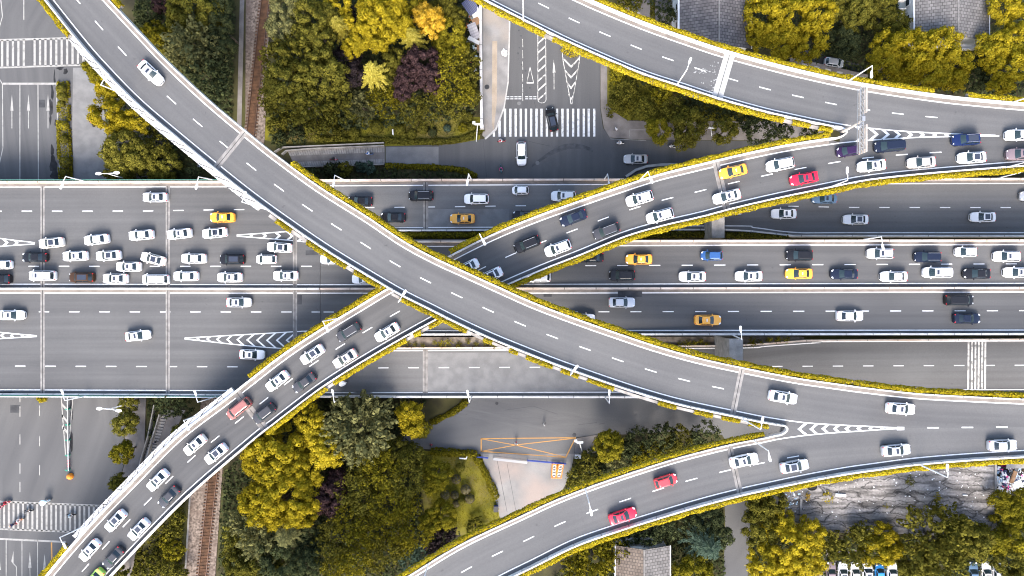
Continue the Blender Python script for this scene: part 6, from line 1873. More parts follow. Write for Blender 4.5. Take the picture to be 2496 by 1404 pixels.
# bare white planters with netting
for R, root, side, x0, x1 in ((RA, rampA, 'S', 186, 648), (RB, rampB, 'N', 200, 600)):
    line = R.edge(side, HO, x0, x1)
    p = MB(); sweep(p, line, [(-.47, .0), (-.47, .55), (.5, .55), (.5, .0), (-.47, .0)])
    p.build('empty_planter', M['parapet'], root)
    rng = random.Random(3)
    n_ = MB(); c = arc(line); s = 0
    while s < c[-1] - 3:
        pts = []
        for k in range(6):
            q, t = at_arc(line, c, s + k * .55)
            l = Vector((t.y, -t.x, 0))
            pts.append(q + l * (.42 - .16 * k + rng.uniform(-.12, .12)) * (1 if rng.random() < .9 else -1) + Vector((0, 0, .6)))
        n_.tube(pts, .045, 4, cap=False)
        s += rng.uniform(2.2, 4.2)
    n_.build('wire', M['gap'], root)
    b_ = MB(); s = 0
    while s < c[-1]:
        q, t = at_arc(line, c, s); b_.box(q + Vector((0, 0, .35)), (.12, 1.2, .1), rz=math.atan2(t.y, t.x)); s += 3.2
    b_.build('bracket', M['white_metal'], root)
for pts, wd, ht, lab, mat, gp, zz in (
    ([(143, 200), (143, 330), (148, 446)], .5, .3, 'low olive hedge edging the left side of the street planter', 'leaf_G', .1, .1),
    ([(168, 200), (172, 330), (177, 446)], .5, .35, 'low olive hedge edging the right side of the street planter', 'leaf_G', .1, .1),
    ([(941, 405), (1010, 407), (1085, 410), (1130, 417), (1162, 431)], 1.2, .8, 'low olive hedge curving along the junction above the upper side road', 'leaf_G', 0, 0),
    ([(780, 341), (900, 341), (1000, 345), (1090, 345), (1140, 335), (1178, 314)], 1.3, .8, 'low olive hedge bordering the upper lawn along the street', 'leaf_O', 0, 0),
    ([(1050, 1099), (1100, 1102), (1163, 1106)], 1.6, .9, 'clipped hedge along the upper border of the lower lawn', 'leaf_G', 0, 0),
    ([(1160, 1112), (1182, 1150), (1200, 1190), (1210, 1215)], 1.5, .9, 'clipped hedge between the lower lawn and the yard', 'leaf_G', 0, 0),
    ([(1050, 1030), (1090, 1012), (1120, 994), (1140, 975)], 1.3, .8, 'low hedge curving along the forecourt below the lower side road', 'leaf_G', 0, 0),
    ([(328, 1404), (338, 1350), (345, 1325)], 1.0, .7, 'thin olive hedge beside the bottom flyover parapet', 'leaf_O', .1, 0),
    ([(1590, -10), (1590, 70)], .9, .7, 'thin hedge strip running down the driveway at the top edge', 'leaf_O', 0, 0),
    ([(1410, 350), (1398, 122)], .01, .01, None, None, 0, 0)):
    if lab is None: continue
    hedge(world_line(pts, zG, 8), wd, ht, lab, z0=.02 + zz, gaps=gp, mat=mat, planter=False, group='low hedges at street level', per_m=90, size=(.12, .22))
hedge(world_line([(1371, 118), (1385, 128), (1402, 128), (1412, 120)], zG, 8), 1.8, .8, 'rounded yellow bush tip of the street island under the empty flyover', z0=.05, planter=False, per_m=60, group='low hedges at street level')
for pts, lab, mat in (([(960, 573.5), (1195, 573)], 'planted strip of dark shrubs beside the upper side road, between the two flyovers', 'leaf_G'), ([(1560, 572), (1716, 571)], 'planted strip of dark shrubs left of the concrete pier', 'leaf_O'), ([(1768, 573), (1850, 576), (1918, 579.5)], 'planted strip of dark shrubs right of the concrete pier', 'leaf_O')):
    hedge(world_line(pts, lambda x: 5.2, 10), 1.35, .9, lab, z0=.05, planter=False, mat=mat, per_m=70, group='planted strips of the highway', size=(.13, .26))
proto = None
for k, (x, y) in enumerate(((992, 835), (1012, 838), (1030, 842), (1060, 836), (1078, 839), (1095, 833), (1118, 838), (1140, 832), (1160, 840), (1185, 836), (1210, 841), (1655, 839), (1672, 836), (1690, 838), (1708, 834), (1722, 838), (1830, 832), (1850, 834), (1872, 830), (1895, 829), (1915, 827))):
    p = U(x, y, 5.2)
    if proto is None:
        proto = tree([(x, y, 9, 5.7)], 'frond', 'G', 'spiky yellow green plant in the dry strip above the lower side road', 0, 'plant', 'spiky plants in the dry planted strip', trunk=False, name='spiky_plant', ground=5.2)
        base0 = proto
    else:
        o = base0.copy(); COL.objects.link(o); o.location = (p.x, p.y, 5.2); o.rotation_euler = (0, 0, k * 1.3); s = RNG.uniform(.6, 1.15); o.scale = (s, s, s)
        for ch in base0.children:
            d = ch.copy(); COL.objects.link(d); d.parent = o

# ---- undergrowth that nobody could count
def inside(poly, x, y):
    r = np.zeros(len(x), bool); j = len(poly) - 1
    for i in range(len(poly)):
        (xi, yi), (xj, yj) = poly[i], poly[j]
        r ^= ((yi > y) != (yj > y)) & (x < (xj - xi) * (y - yi) / (yj - yi + 1e-9) + xi)
        j = i
    return r


def cover(poly, col, dens, zr=(.1, 1.0), size=(.2, .4), name='undergrowth'):
    P = np.array(poly, float)
    a = abs(sum(P[i - 1][0] * P[i][1] - P[i][0] * P[i - 1][1] for i in range(len(P)))) / 2 * (H / F) ** 2
    n = int(a * dens * 1.6)
    x = RNG.uniform(P[:, 0].min(), P[:, 0].max(), n * 3); y = RNG.uniform(P[:, 1].min(), P[:, 1].max(), n * 3)
    k = inside(poly, x, y); x, y = x[k][:n], y[k][:n]
    z = RNG.uniform(zr[0], zr[1], len(x))
    c = np.stack([(x - CX) * H / F, (CY - y) * H / F, z], 1)
    o = link(name, quads_mesh(name, card(c, RNG.normal(0, .6, c.shape) + np.array([0, 0, 1.0]), RNG.uniform(size[0], size[1], len(x))), M['leaf_' + col]))
    tag(o, kind='stuff')


cover([(330, -20), (578, -20), (566, 330), (480, 400), (440, 440), (275, 440), (262, 300), (250, 190), (330, 200)], 'D', 5)
cover([(690, -20), (1140, -20), (1166, 120), (1166, 280), (1100, 296), (660, 340)], 'D', 5, (.1, 1.6))
cover([(535, 1410), (548, 1150), (640, 1070), (800, 965), (1040, 975), (990, 1056), (1010, 1100), (1040, 1290), (1130, 1290), (1010, 1410)], 'D', 5, (.1, 1.6))
cover([(1490, -20), (1655, -20), (1660, 90), (1830, 120), (1960, 150), (2110, 220), (2500, 240), (2500, -20), (2420, -20), (2420, 110), (2230, 100), (2190, -20), (1830, -20), (1830, 110)], 'D', 4)
cover([(1340, 1410), (1480, 1300), (1700, 1230), (1760, 1215), (1765, 1410)], 'D', 5)
cover([(1825, 1200), (1905, 1190), (1905, 1300), (2430, 1302), (2430, 1250), (2500, 1200), (2500, 1410), (1830, 1410)], 'D', 5)
cover([(400, 1250), (452, 1190), (444, 1410), (320, 1410)], 'O', 5)
cover([(725, 412), (940, 406), (1085, 412), (1160, 436), (725, 438)], 'D', 4, (.05, .6))
cover([(1372, 1225), (1400, 1112), (1470, 1066), (1770, 1090), (1600, 1135)], 'D', 6)
cover([(1484, 130), (1780, 235), (1990, 318), (1900, 296), (1530, 294), (1500, 275), (1484, 255)], 'O', 9, (.05, .5), (.12, .26))
cover([(362, 960), (470, 966), (400, 1010), (362, 1080)], 'D', 4)
cover([(1015, 1100), (1160, 1106), (1212, 1215), (1222, 1280), (1060, 1290)], 'G', 20, (.02, .08), (.06, .12), 'grass')
cover([(660, 290), (1165, 290), (1165, 340), (1090, 350), (940, 354), (700, 350)], 'O', 14, (.02, .1), (.07, .14), 'grass')
cover([(143, 200), (166, 198), (176, 446), (149, 446)], 'G', 26, (.05, .3), (.07, .16), 'grass')
# ------------------------------------------------------------------ buildings
def tiles(name, c1, c2, mortar, sx, sy, rot=0.0):
    m, N, L, b = new_mat(name)
    tc = N.new('ShaderNodeTexCoord'); mp = N.new('ShaderNodeMapping'); mp.inputs['Rotation'].default_value = (0, 0, rot)
    L.new(tc.outputs['UV'], mp.inputs[0])
    br = N.new('ShaderNodeTexBrick')
    br.inputs['Color1'].default_value = (*c1, 1); br.inputs['Color2'].default_value = (*c2, 1); br.inputs['Mortar'].default_value = (*mortar, 1)
    br.inputs['Scale'].default_value = 1.0; br.inputs['Brick Width'].default_value = sx; br.inputs['Row Height'].default_value = sy; br.inputs['Mortar Size'].default_value = .05; br.inputs['Bias'].default_value = .1
    L.new(mp.outputs[0], br.inputs['Vector'])
    n = N.new('ShaderNodeTexNoise'); n.inputs['Scale'].default_value = .5; n.inputs['Detail'].default_value = 6; L.new(tc.outputs['UV'], n.inputs['Vector'])
    r = N.new('ShaderNodeMapRange'); r.inputs[3].default_value = .55; r.inputs[4].default_value = 1.4; L.new(n.outputs['Fac'], r.inputs[0])
    mu = N.new('ShaderNodeVectorMath'); mu.operation = 'SCALE'; L.new(br.outputs[0], mu.inputs[0]); L.new(r.outputs[0], mu.inputs['Scale'])
    L.new(mu.outputs[0], b.inputs['Base Color']); b.inputs['Roughness'].default_value = .9
    return m


M['tile_dark'] = tiles('dark_roof_tiles', (.085, .075, .075), (.15, .135, .13), (.03, .028, .028), .75, .62)
M['tile_grey'] = tiles('grey_roof_tiles', (.115, .107, .102), (.17, .158, .15), (.05, .046, .042), .75, .62)
M['tile_brown'] = tiles('brown_roof_tiles', (.105, .08, .062), (.155, .122, .098), (.045, .036, .03), .62, .62)
M['wall_white'] = noisy('white_wall', (.55, .54, .52), (.72, .71, .68), .5, .8)
M['window'] = plain('window_glass', (.03, .04, .05), .1)


def house(label, x0, x1, y0, y1, xr, eave, ridge, mats, over=.5):
    """gable house with its ridge running up the picture; x/y are picture positions of the eaves"""
    a = U(x0, y1, eave); b = U(x1, y0, eave); r = U(xr, (y0 + y1) / 2, ridge)
    X0, X1, Y0, Y1, XR = a.x, b.x, a.y, b.y, r.x
    root = empty('house', ((X0 + X1) / 2, (Y0 + Y1) / 2, 0), label, 'house')
    rf = MB()
    for e, s in ((X0, 0), (X1, 1)):
        d = math.hypot(abs(e - XR), ridge - eave)
        q = [(e, Y0 - over, eave), (e, Y1 + over, eave), (XR, Y1 + over, ridge), (XR, Y0 - over, ridge)]
        uv = [(0, 0), (Y1 - Y0 + 2 * over, 0), (Y1 - Y0 + 2 * over, d), (0, d)]
        uv = [(v, u) for u, v in uv]
        if s == 0: q, uv = [q[0], q[3], q[2], q[1]], [uv[0], uv[3], uv[2], uv[1]]
        rf.face(q, s, uv)
        rf.face([(p[0], p[1], p[2] - .18) for p in q][::-1], s, uv)
    rf.face([(X0, Y0 - over, eave - .18), (XR, Y0 - over, ridge - .18), (XR, Y0 - over, ridge), (X0, Y0 - over, eave)]); rf.face([(XR, Y0 - over, ridge - .18), (X1, Y0 - over, eave - .18), (X1, Y0 - over, eave), (XR, Y0 - over, ridge)])
    rf.face([(X0, Y1 + over, eave - .18), (X0, Y1 + over, eave), (XR, Y1 + over, ridge), (XR, Y1 + over, ridge - .18)]); rf.face([(XR, Y1 + over, ridge - .18), (XR, Y1 + over, ridge), (X1, Y1 + over, eave), (X1, Y1 + over, eave - .18)])
    rf.build('roof', mats, root)
    c = MB(); c.tube([(XR, Y0 - over, ridge + .02), (XR, Y1 + over, ridge + .02)], .14, 8); c.build('ridge_cap', M['joint'], root)
    for x in (X0, X1):
        g = MB(); g.tube([(x, Y0 - over, eave - .06), (x, Y1 + over, eave - .06)], .13, 8); g.build('gutter', M['white_metal'], root)
    wl = MB(); w0, w1, u0, u1 = X0 + over, X1 - over, Y0, Y1
    e2 = eave - .22
    for p in ([(w0, u0, 0), (w1, u0, 0), (w1, u0, e2), (w0, u0, e2)], [(w1, u1, 0), (w0, u1, 0), (w0, u1, e2), (w1, u1, e2)], [(w0, u1, 0), (w0, u0, 0), (w0, u0, e2), (w0, u1, e2)], [(w1, u0, 0), (w1, u1, 0), (w1, u1, e2), (w1, u0, e2)],
              [(w0, u0, e2), (w1, u0, e2), (XR, u0, ridge - .25)], [(w1, u1, e2), (w0, u1, e2), (XR, u1, ridge - .25)]): wl.face(p)
    wl.build('wall', M['wall_white'], root)
    for k in range(4):
        y = u0 + (u1 - u0) * (k + .5) / 4
        for x, s in ((w0 - .03, 1), (w1 + .03, -1)):
            f = MB(); f.box((x, y, eave * .55), (.1, 1.5, 1.5)); fo = f.build('window', M['white_metal'], root)
            g = MB(); g.box((x - s * .04, y, eave * .55), (.06, 1.25, 1.25)); g_ = g.build('pane', M['window'], root); 
            g_.parent = fo; g_.location = (0, 0, 0)
    return root


house('long house with a dark tiled roof behind the empty flyover\'s hedge', 1655, 1832, -70, 112, 1753, 8.0, 10.6, [M['tile_dark'], M['tile_dark']])
h2 = house('gabled house with pale grey tiled roof and white end wall above the yellow trees', 2228, 2412, -70, 92, 2336, 6.5, 8.8, [M['tile_grey'], M['tile_grey']])
house('gabled house with a brown and grey tiled roof at the bottom edge', 1500, 1634, 1336, 1480, 1570, 6.0, 8.2, [M['tile_brown'], M['tile_grey']])
# balconies on the left side of the grey roofed house
bp = U(2222, 20, 6)
for k in range(3):
    b = MB(); y = bp.y + 3.5 - 4.2 * k
    b.box((bp.x - .9, y, 3.6), (1.5, 2.6, .15)); b.box((bp.x - 1.6, y, 4.1), (.08, 2.6, .9)); b.box((bp.x - .9, y - 1.26, 4.1), (1.36, .08, .9)); b.box((bp.x - .9, y + 1.26, 4.1), (1.36, .08, .9))
    b.build('balcony', M['wall_white'], h2)
g0 = U(2363, 101, 6.4)
b = MB(); b.box((g0.x, g0.y - .9, 5.5), (5.0, 1.2, .15)); b.box((g0.x, g0.y - 1.45, 6.0), (5.0, .1, .9)); b.build('balcony', M['wall_white'], h2)

# derelict flat roof
m, N, L, b = new_mat('cracked_roof_felt')
tc = N.new('ShaderNodeTexCoord'); mp = N.new('ShaderNodeMapping'); mp.inputs['Scale'].default_value = (.11, .9, 1)
L.new(tc.outputs['Object'], mp.inputs[0])
n1 = N.new('ShaderNodeTexNoise'); n1.inputs['Scale'].default_value = 1.0; n1.inputs['Detail'].default_value = 8; n1.inputs['Distortion'].default_value = .6; L.new(mp.outputs[0], n1.inputs['Vector'])
mp2 = N.new('ShaderNodeMapping'); mp2.inputs['Scale'].default_value = (.16, .95, 1); L.new(tc.outputs['Object'], mp2.inputs[0])
nd = N.new('ShaderNodeTexNoise'); nd.inputs['Scale'].default_value = .35; nd.inputs['Detail'].default_value = 4; L.new(tc.outputs['Object'], nd.inputs['Vector'])
ad = N.new('ShaderNodeVectorMath'); ad.operation = 'MULTIPLY_ADD'; ad.inputs[1].default_value = (.9, 2.6, 0); L.new(nd.outputs['Color'], ad.inputs[0]); L.new(mp2.outputs[0], ad.inputs[2])
vo = N.new('ShaderNodeTexVoronoi'); vo.feature = 'DISTANCE_TO_EDGE'; vo.inputs['Scale'].default_value = .8; L.new(ad.outputs[0], vo.inputs['Vector'])
rp = N.new('ShaderNodeValToRGB'); rp.color_ramp.elements[0].position = .0; rp.color_ramp.elements[0].color = (.16, .15, .15, 1); rp.color_ramp.elements[1].position = .06; rp.color_ramp.elements[1].color = (1, 1, 1, 1); L.new(vo.outputs['Distance'], rp.inputs[0])
r1 = N.new('ShaderNodeValToRGB'); r1.color_ramp.elements[0].position = .36; r1.color_ramp.elements[0].color = (.085, .077, .07, 1); r1.color_ramp.elements[1].position = .62; r1.color_ramp.elements[1].color = (.26, .24, .222, 1); L.new(n1.outputs['Fac'], r1.inputs[0])
n3 = N.new('ShaderNodeTexNoise'); n3.inputs['Scale'].default_value = 2.2; n3.inputs['Detail'].default_value = 6; L.new(tc.outputs['Object'], n3.inputs['Vector'])
r3 = N.new('ShaderNodeMapRange'); r3.inputs[1].default_value = .3; r3.inputs[2].default_value = .7; r3.inputs[3].default_value = .72; r3.inputs[4].default_value = 1.3; L.new(n3.outputs['Fac'], r3.inputs[0])
mu = N.new('ShaderNodeMix'); mu.data_type = 'RGBA'; mu.blend_type = 'MULTIPLY'; mu.inputs[0].default_value = 1; L.new(r1.outputs[0], mu.inputs[6]); L.new(rp.outputs[0], mu.inputs[7])
m2 = N.new('ShaderNodeVectorMath'); m2.operation = 'SCALE'; L.new(mu.outputs[2], m2.inputs[0]); L.new(r3.outputs[0], m2.inputs['Scale'])
L.new(m2.outputs[0], b.inputs['Base Color']); b.inputs['Roughness'].default_value = .9
M['felt'] = m
RZ = 5.0
pts = [(1896, 1165), (2424, 1095), (2424, 1299), (2110, 1302), (2010, 1296), (1905, 1262)]
top_ = [U(x, y, RZ) for x, y in pts]
ctr = sum(top_, Vector()) / len(top_)
ruin = empty('derelict_building', (ctr.x, ctr.y, 0), 'long derelict building with a cracked grey flat roof under the lower flyover', 'building')
r_ = MB(); r_.face([p for p in top_]); fix_up(r_); r_.build('roof', M['felt'], ruin)
wl = MB()
for i in range(len(top_)):
    a, b = top_[i], top_[(i + 1) % len(top_)]
    wl.face([a - Vector((0, 0, .01)), b - Vector((0, 0, .01)), Vector((b.x, b.y, 0)), Vector((a.x, a.y, 0))])
wl.build('wall', M['concrete'], ruin)
cp = MB()
for a, b in (((2424, 1100), (2424, 1299)), ((2424, 1299), (2225, 1301)), ((1951, 1214), (1949, 1250))):
    sweep(cp, [U(*a, RZ), U(*b, RZ)], [(-.3, 0), (-.3, .28), (.12, .28), (.12, 0)])
cp.build('coping', M['joint'], ruin)
hb = MB(); hc = U(1979, 1186, RZ + .012)
hb.face([hc + Vector((.95 * math.cos(t), .72 * math.sin(t) * (1.1 if math.sin(t) < 0 else .9), 0)) for t in np.linspace(0, 2 * math.pi, 15)[:-1]]); hb.build('hole', M['dark'], ruin)
wt = empty('hatch_curb', hc, 'round dark hatch opening on the derelict roof under the flyover hedge', 'hatch')
c_ = MB(); ring = [hc + Vector((.98 * math.cos(t), .76 * math.sin(t), 0)) for t in np.linspace(0, 2 * math.pi, 17)]
sweep(c_, ring, [(-.02, 0), (-.02, .1), (.05, .1), (.05, 0)]); c_.build('rim', M['dark'], wt)
for x, y, r, c, lab in ((2018, 1212, 15, 'Y', 'yellow green weed bush growing near the dark hole on the derelict roof'), (2283, 1212, 12, 'Y', 'yellow weed bush growing at the right on the derelict roof'), (2161, 1234, 7, 'G', 'small weed in the middle of the derelict roof'), (2216, 1170, 12, 'O', 'brown weed under the leaning lamp on the derelict roof'), (1968, 1208, 10, 'C', 'rusty weed left of the yellow bush on the derelict roof')):
    tree([(x, y, r, RZ + .4)], 'frond', c, lab, 0, 'plant', 'weeds on the derelict roof', trunk=False, name='weed_bush', ground=RZ, dens=.5)
for x, y, sx, sy, mt, lab in ((2049, 1207, 2.1, .6, 'wall_white', 'white slab lying on the derelict roof beside the yellow weed'), (2352, 1207, .9, .25, 'wall_white', 'white pipe lying on the derelict roof near its right edge')):
    p = U(x, y, RZ + .12); b_ = MB(); b_.box((0, 0, 0), (sx, sy, .2), rz=-.1); b_.box((0, 0, .12), (sx * .96, sy * .8, .06), rz=-.1)
    o = b_.build('loose_slab', M[mt]); o.location = p; tag(o, lab, 'slab')
# specks of rubbish on the roof, and the heap beside it: nobody could count them
def litter(name, cx, cy, rx, ry, n, z, szs, cols, zr):
    mb = MB(); mats = [CL[c] for c in cols]
    for k in range(n):
        x, y = RNG.normal(cx, rx / 2) if rx < 60 else RNG.uniform(cx - rx, cx + rx), RNG.normal(cy, ry / 2) if rx < 60 else RNG.uniform(cy - ry, cy + ry)
        p = U(x, y, z + RNG.uniform(0, zr)); s = RNG.uniform(*szs)
        mb.box(None, (s, s * RNG.uniform(.3, 1), s * RNG.uniform(.1, .5)), mat=int(RNG.integers(len(mats))), M=Matrix.Translation(p) @ Matrix.Rotation(RNG.uniform(0, 6), 4, 'Z') @ Matrix.Rotation(RNG.uniform(-.5, .5), 4, 'X'))
    tag(mb.build(name, mats), kind='stuff')
litter('litter', 2180, 1200, 225, 62, 160, RZ + .02, (.08, .3), ('white', 'white', 'grey', 'grey', 'white'), .02)
litter('litter', 1930, 1210, 26, 30, 70, RZ + .02, (.1, .4), ('white', 'grey', 'paleblue'), .05)
litter('rubbish', 2462, 1170, 42, 30, 330, .2, (.2, .9), ('white', 'white', 'white', 'white', 'grey', 'grey', 'white', 'paleblue', 'black', 'pink', 'white', 'navy'), 1.0)
litter('rubbish', 1152, 60, 14, 80, 110, .1, (.2, .8), ('white', 'grey', 'black', 'white', 'paleblue', 'orange'), .6)
for x, y, sx, sy, rz, mt, lab in ((2470, 1163, 2.6, .9, 1.2, 'wood', 'brown door board lying on the rubbish heap'), (2480, 1182, 2.0, 1.6, .4, 'wall_white', 'white crumpled sheet at the foot of the rubbish heap')):
    p = U(x, y, 1.3); b_ = MB(); b_.box((0, 0, 0), (sx, sy, .12), rz=rz); b_.box((0, 0, .09), (sx * .8, sy * .7, .04), rz=rz)
    o = b_.build('board', M[mt]); o.location = p; tag(o, lab, 'board')
M['corr'] = tiles('corrugated_sheet', (.42, .40, .42), (.5, .48, .5), (.2, .19, .2), 9, .22)
M['corr_blue'] = tiles('blue_sheet', (.09, .10, .17), (.12, .13, .2), (.05, .05, .09), 9, .3)
for x, y, sx, sy, rz, mt, lab in ((1147, 15, 2.4, 3.2, .6, 'corr_blue', 'blue grey shed roof beside the white wall at the top edge'), (1155, 76, 1.8, 3.4, .35, 'corr', 'pale corrugated sheet roof beside the white wall'), (1160, 33, 1.6, 2.2, .3, 'wall_white', 'white sheet roof between the blue and the corrugated one'), (1155, 98, 2.6, .8, -.5, 'wall_white', 'long pale box below the corrugated sheet roof'), (1166, 110, .7, 2.2, .1, 'wood', 'orange brown board leaning at the white wall'), (1160, 52, 1.5, 1.5, .4, 'wood', 'brown crate in the scrap beside the white wall')):
    p = U(x, y, 1.8); root = empty('shed', (p.x, p.y, 0), lab, 'shed', rz=rz)
    b_ = MB(); b_.face([(-sx / 2, -sy / 2, 1.7), (sx / 2, -sy / 2, 1.85), (sx / 2, sy / 2, 1.85), (-sx / 2, sy / 2, 1.7)], 0, [(0, 0), (0, sx), (sy, sx), (sy, 0)]); link('roof', b_.mesh('shed_roof', [M[mt]]), root)
    b_ = MB(); b_.box((0, 0, .83), (sx * .92, sy * .92, 1.66)); link('wall', b_.mesh('shed_wall', [M['concrete']]), root)

# ------------------------------------------------------------------ walls, gates, small things
w_ = MB(); sweep(w_, [U(1172, -60, 0), U(1173, 150, 0), U(1175, 311, 0)], [(-.25, 0), (-.25, 2.2), (.25, 2.2), (.25, 0), (-.25, 0)], close=False)
for a in (U(1175, 311, 1.1),): w_.box(a, (.7, .7, 2.4))
tag(w_.build('garden_wall', M['parapet']), 'long straight white garden wall between the upper wood and the beige pavement', 'wall')
w_ = MB(); sweep(w_, [U(1495, -20, 0), U(1525, 15, 0), U(1555, 42, 0)], [(-.3, 0), (-.3, 1.6), (.3, 1.6), (.3, 0)]); tag(w_.build('garden_wall', M['concrete']), 'grey garden wall slanting down to the empty flyover\'s hedge at the top edge', 'wall')
w_ = MB(); sweep(w_, [U(1524, 432, 0), U(1548, 416, 0), U(1575, 407, 0), U(1610, 403, 0), U(1660, 402, 0)], [(-.25, 0), (-.25, .9), (.25, .9), (.25, 0)]); tag(w_.build('kerb_wall', M['kerb']), 'curved pale kerb wall beside the shaded street under the rising flyover', 'wall')
w_ = MB(); sweep(w_, [U(1920, 152, 0), U(1990, 168, 0), U(2108, 195, 0)], [(-.8, 0), (-.8, 1.0), (.8, 1.0), (.8, 0)]); o = tag(w_.build('paved_wall', M['pave_dark']), 'low wall topped with pale slabs behind the empty flyover\'s hedge', 'wall')
for k in range(6):
    t = k / 5; p = U(1962 + 140 * t, 161.5 + 31 * t, 1.02); s_ = MB(); s_.box(p, (1.2, 1.0, .06), rz=-.2); q = s_.build('slab', M['kerb']); q.parent = o
w_ = MB(); sweep(w_, [U(2432, 1128, 0), U(2510, 1126, 0)], [(-.6, 0), (-.6, 2.4), (.6, 2.4), (.6, 0)]); tag(w_.build('garden_wall', M['concrete']), 'dark concrete wall above the rubbish heap at the right edge', 'wall')

bar = empty('traffic_barrier', U(167, 1050, 0), 'white railing with green posts along the lower left street island', 'barrier')
r_ = MB(); r_.tube([U(164, 966, .9), U(166.5, 1148, .9)], .07, 8); r_.tube([U(164, 966, .5), U(166.5, 1148, .5)], .05, 8); r_.build('rail', M['white_metal'], bar)
for y in (996, 1034, 1071, 1108, 1144):
    p = U(170, y, .0); b_ = MB(); b_.tube([p, p + Vector((0, 0, .95))], [.22, .16], 10); b_.box(p + Vector((-.3, 0, .6)), (.6, .16, .12)); b_.build('post', M['green_p'], bar)
for y in (1121, 1128, 1135):
    p = U(170, y, 0); b_ = MB(); b_.tube([p, p + Vector((0, 0, .7))], .1, 8); b_.build('marker_post', M['red'], bar)
bl = MB(); p = U(173, 1160, 0)
prof = [(.62, 0), (.66, .2), (.6, .55), (.42, .85), (.2, 1.0)]
for (r0, z0), (r1, z1) in zip(prof[:-1], prof[1:]):
    for k in range(16):
        a0, a1 = 2 * math.pi * k / 16, 2 * math.pi * (k + 1) / 16
        bl.face([p + Vector((r0 * math.cos(a0), r0 * math.sin(a0), z0)), p + Vector((r0 * math.cos(a1), r0 * math.sin(a1), z0)), p + Vector((r1 * math.cos(a1), r1 * math.sin(a1), z1)), p + Vector((r1 * math.cos(a0), r1 * math.sin(a0), z1))])
bl.face([p + Vector((.2 * math.cos(2 * math.pi * k / 16), .2 * math.sin(2 * math.pi * k / 16), 1.0)) for k in range(16)])
tag(bl.build('bollard', M['orange'], smooth=True), 'round orange bollard at the end of the green posted railing', 'bollard')
gt = empty('gate', U(1280, 1116, 0), 'sliding gate of blue and white rails below the orange box marking', 'gate')
for pts, mt, nm in ((((1163, 1111), (1190, 1114)), 'blue', 'rail'), (((1203, 1115), (1285, 1124)), 'steel', 'rail'), (((1285, 1120), (1379, 1128)), 'blue', 'rail')):
    b_ = MB(); a, c = U(*pts[0], 0), U(*pts[1], 0)
    for z_ in (.3, .75, 1.2): b_.tube([a + Vector((0, 0, z_)), c + Vector((0, 0, z_))], .07, 6)
    n_ = max(2, int((c - a).length / 1.2))
    for k in range(n_ + 1): q = a.lerp(c, k / n_); b_.tube([q, q + Vector((0, 0, 1.25))], .05, 6)
    if mt == 'steel': b_.box(((a + c) / 2) + Vector((0, 0, 1.25)), ((c - a).length, .5, .06), rz=math.atan2(c.y - a.y, c.x - a.x))
    b_.build(nm, M[mt], gt)
for x0, x1, dx, lab in ((1346, 1356.5, -2, 'orange steel frame with white braces, left one of two by the gate'), (1361, 1373, -6, 'orange steel frame with white braces, right one of two by the gate')):
    q = [U(x0, 1129, .0), U(x1, 1129, .0), U(x1 + dx, 1162, 0), U(x0 + dx, 1162, 0)]
    fr = empty('barricade_frame', sum(q, Vector()) / 4, lab, 'frame')
    b_ = MB()
    for i in range(4):
        for z_ in (.1, 1.0): b_.tube([q[i] + Vector((0, 0, z_)), q[(i + 1) % 4] + Vector((0, 0, z_))], .09, 6)
        b_.tube([q[i], q[i] + Vector((0, 0, 1.05))], .08, 6)
    b_.build('frame', M['orange'], fr)
    b_ = MB()
    for k in range(5):
        a, c = q[0].lerp(q[3], (k + .1) / 5), q[1].lerp(q[2], (k + .9) / 5); d, e = q[1].lerp(q[2], (k + .1) / 5), q[0].lerp(q[3], (k + .9) / 5)
        for s, t in ((a, c), (d, e)): b_.tube([s + Vector((0, 0, .9)), t + Vector((0, 0, .9))], .05, 5)
    b_.build('brace', M['white_metal'], fr)
def mast(px, py, tx, ty, h, lab, cat='camera mast'):
    b = U(px, py, .02); t = U(tx, ty, h); root = empty('camera_mast', b, lab, cat)
    m_ = MB(); m_.tube([b, t], [.11, .07], 8); m_.build('pole', M['white_metal'], root)
    m_ = MB(); m_.box(t + Vector((.1, 0, .1)), (1.3, .35, .25)); m_.box(t + Vector((-.7, .3, .05)), (.5, .5, .4)); m_.build('camera', M['white_metal'], root)
mast(1161, 344, 1164, 303, 7.5, 'white camera mast at the lower end of the garden wall')
mast(1735, 331, 1733, 312, 5.5, 'small white mast between two street trees of the shaded street', 'mast')
mast(1419, 1100, 1412, 1078, 5.0, 'white floodlight mast beside the round gold green tree', 'mast')
mast(1563, 440, 1587, 423, 1.6 + 18, 'traffic camera on the rising flyover beside the street lamp', 'camera') if False else None
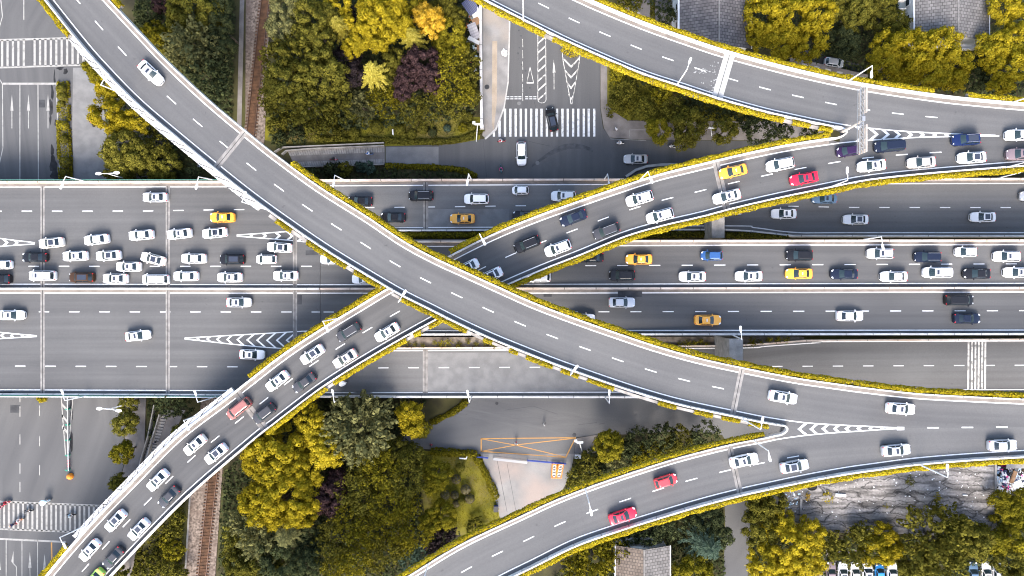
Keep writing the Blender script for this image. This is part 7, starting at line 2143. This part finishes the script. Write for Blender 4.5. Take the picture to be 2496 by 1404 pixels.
for x, y, sx, sy, h, mt, lab, nm in ((1407, 1109, 1.2, .8, 1.4, 'steel', 'grey electric cabinet beside the gate', 'electric_cabinet'), (1388, 1192, 1.6, .6, .9, 'wall_white', 'pale grey rounded container at the hedge below the frames', 'container'), (1209, 1238, .9, 1.1, .9, 'blue', 'small blue cart at the edge of the lower lawn', 'hand_cart'), (1648, 32, .5, 1.2, 1.4, 'wall_white', 'white box on the ground left of the dark tiled roof', 'meter_box')):
    p = U(x, y, 0); root = empty(nm, p, lab, nm.replace('_', ' '), rz=.3 if x == 1388 else 0)
    b_ = MB(); b_.box((0, 0, h / 2), (sx, sy, h)); link('case', b_.mesh('case', [M[mt]]), root)
    b_ = MB(); b_.box((0, 0, h + .04), (sx * 1.06, sy * 1.06, .08)); link('lid', b_.mesh('lid', [M['trim'] if nm == 'hand_cart' else M['steel'] if mt != 'steel' else M['white_metal']]), root)
for pts, lab in (([(1120, 1117), (1137, 1118), (1138, 1113)], 'L-shaped white bench frame on the lower lawn'), ([(957, 315), (958, 328)], 'white bench frame between clipped balls on the upper lawn')):
    b_ = MB(); q = [U(*p, .45) for p in pts]
    b_.tube(q, .14, 8)
    for p in q: b_.tube([p, (p.x, p.y, 0)], .06, 6)
    tag(b_.build('bench_frame', M['white_metal']), lab, 'bench')
cl = MB(); p = U(1228, 129, .16); Rr = random.Random(5)
n_ = 12; ring = [p + Vector(((.35 + .5 * Rr.random()) * math.cos(2 * math.pi * k / n_), (.5 + .55 * Rr.random()) * math.sin(2 * math.pi * k / n_), .05 + .1 * Rr.random())) for k in range(n_)]
for k in range(n_): cl.face([p + Vector((0, 0, .3)), ring[k], ring[(k + 1) % n_]])
cl.box(p + Vector((.02, 0, .3)), (.22, .22, .04), mat=1)
tag(cl.build('crumpled_sheet', [CL['white'], M['red']]), 'crumpled white sheet with a red spot on the beige pavement', 'sheet')
mh = MB(); c = U(1187, 212, .15)
mh.face([c + Vector((.5 * math.cos(t), .5 * math.sin(t), 0)) for t in np.linspace(0, 2 * math.pi, 21)[:-1]]); tag(mh.build('manhole_cover', M['patch']), 'round manhole cover on the beige pavement by the white wall', 'manhole')
rb = MB(); c = U(1208, 338 - 0, .0)
print('objects', len(bpy.data.objects))
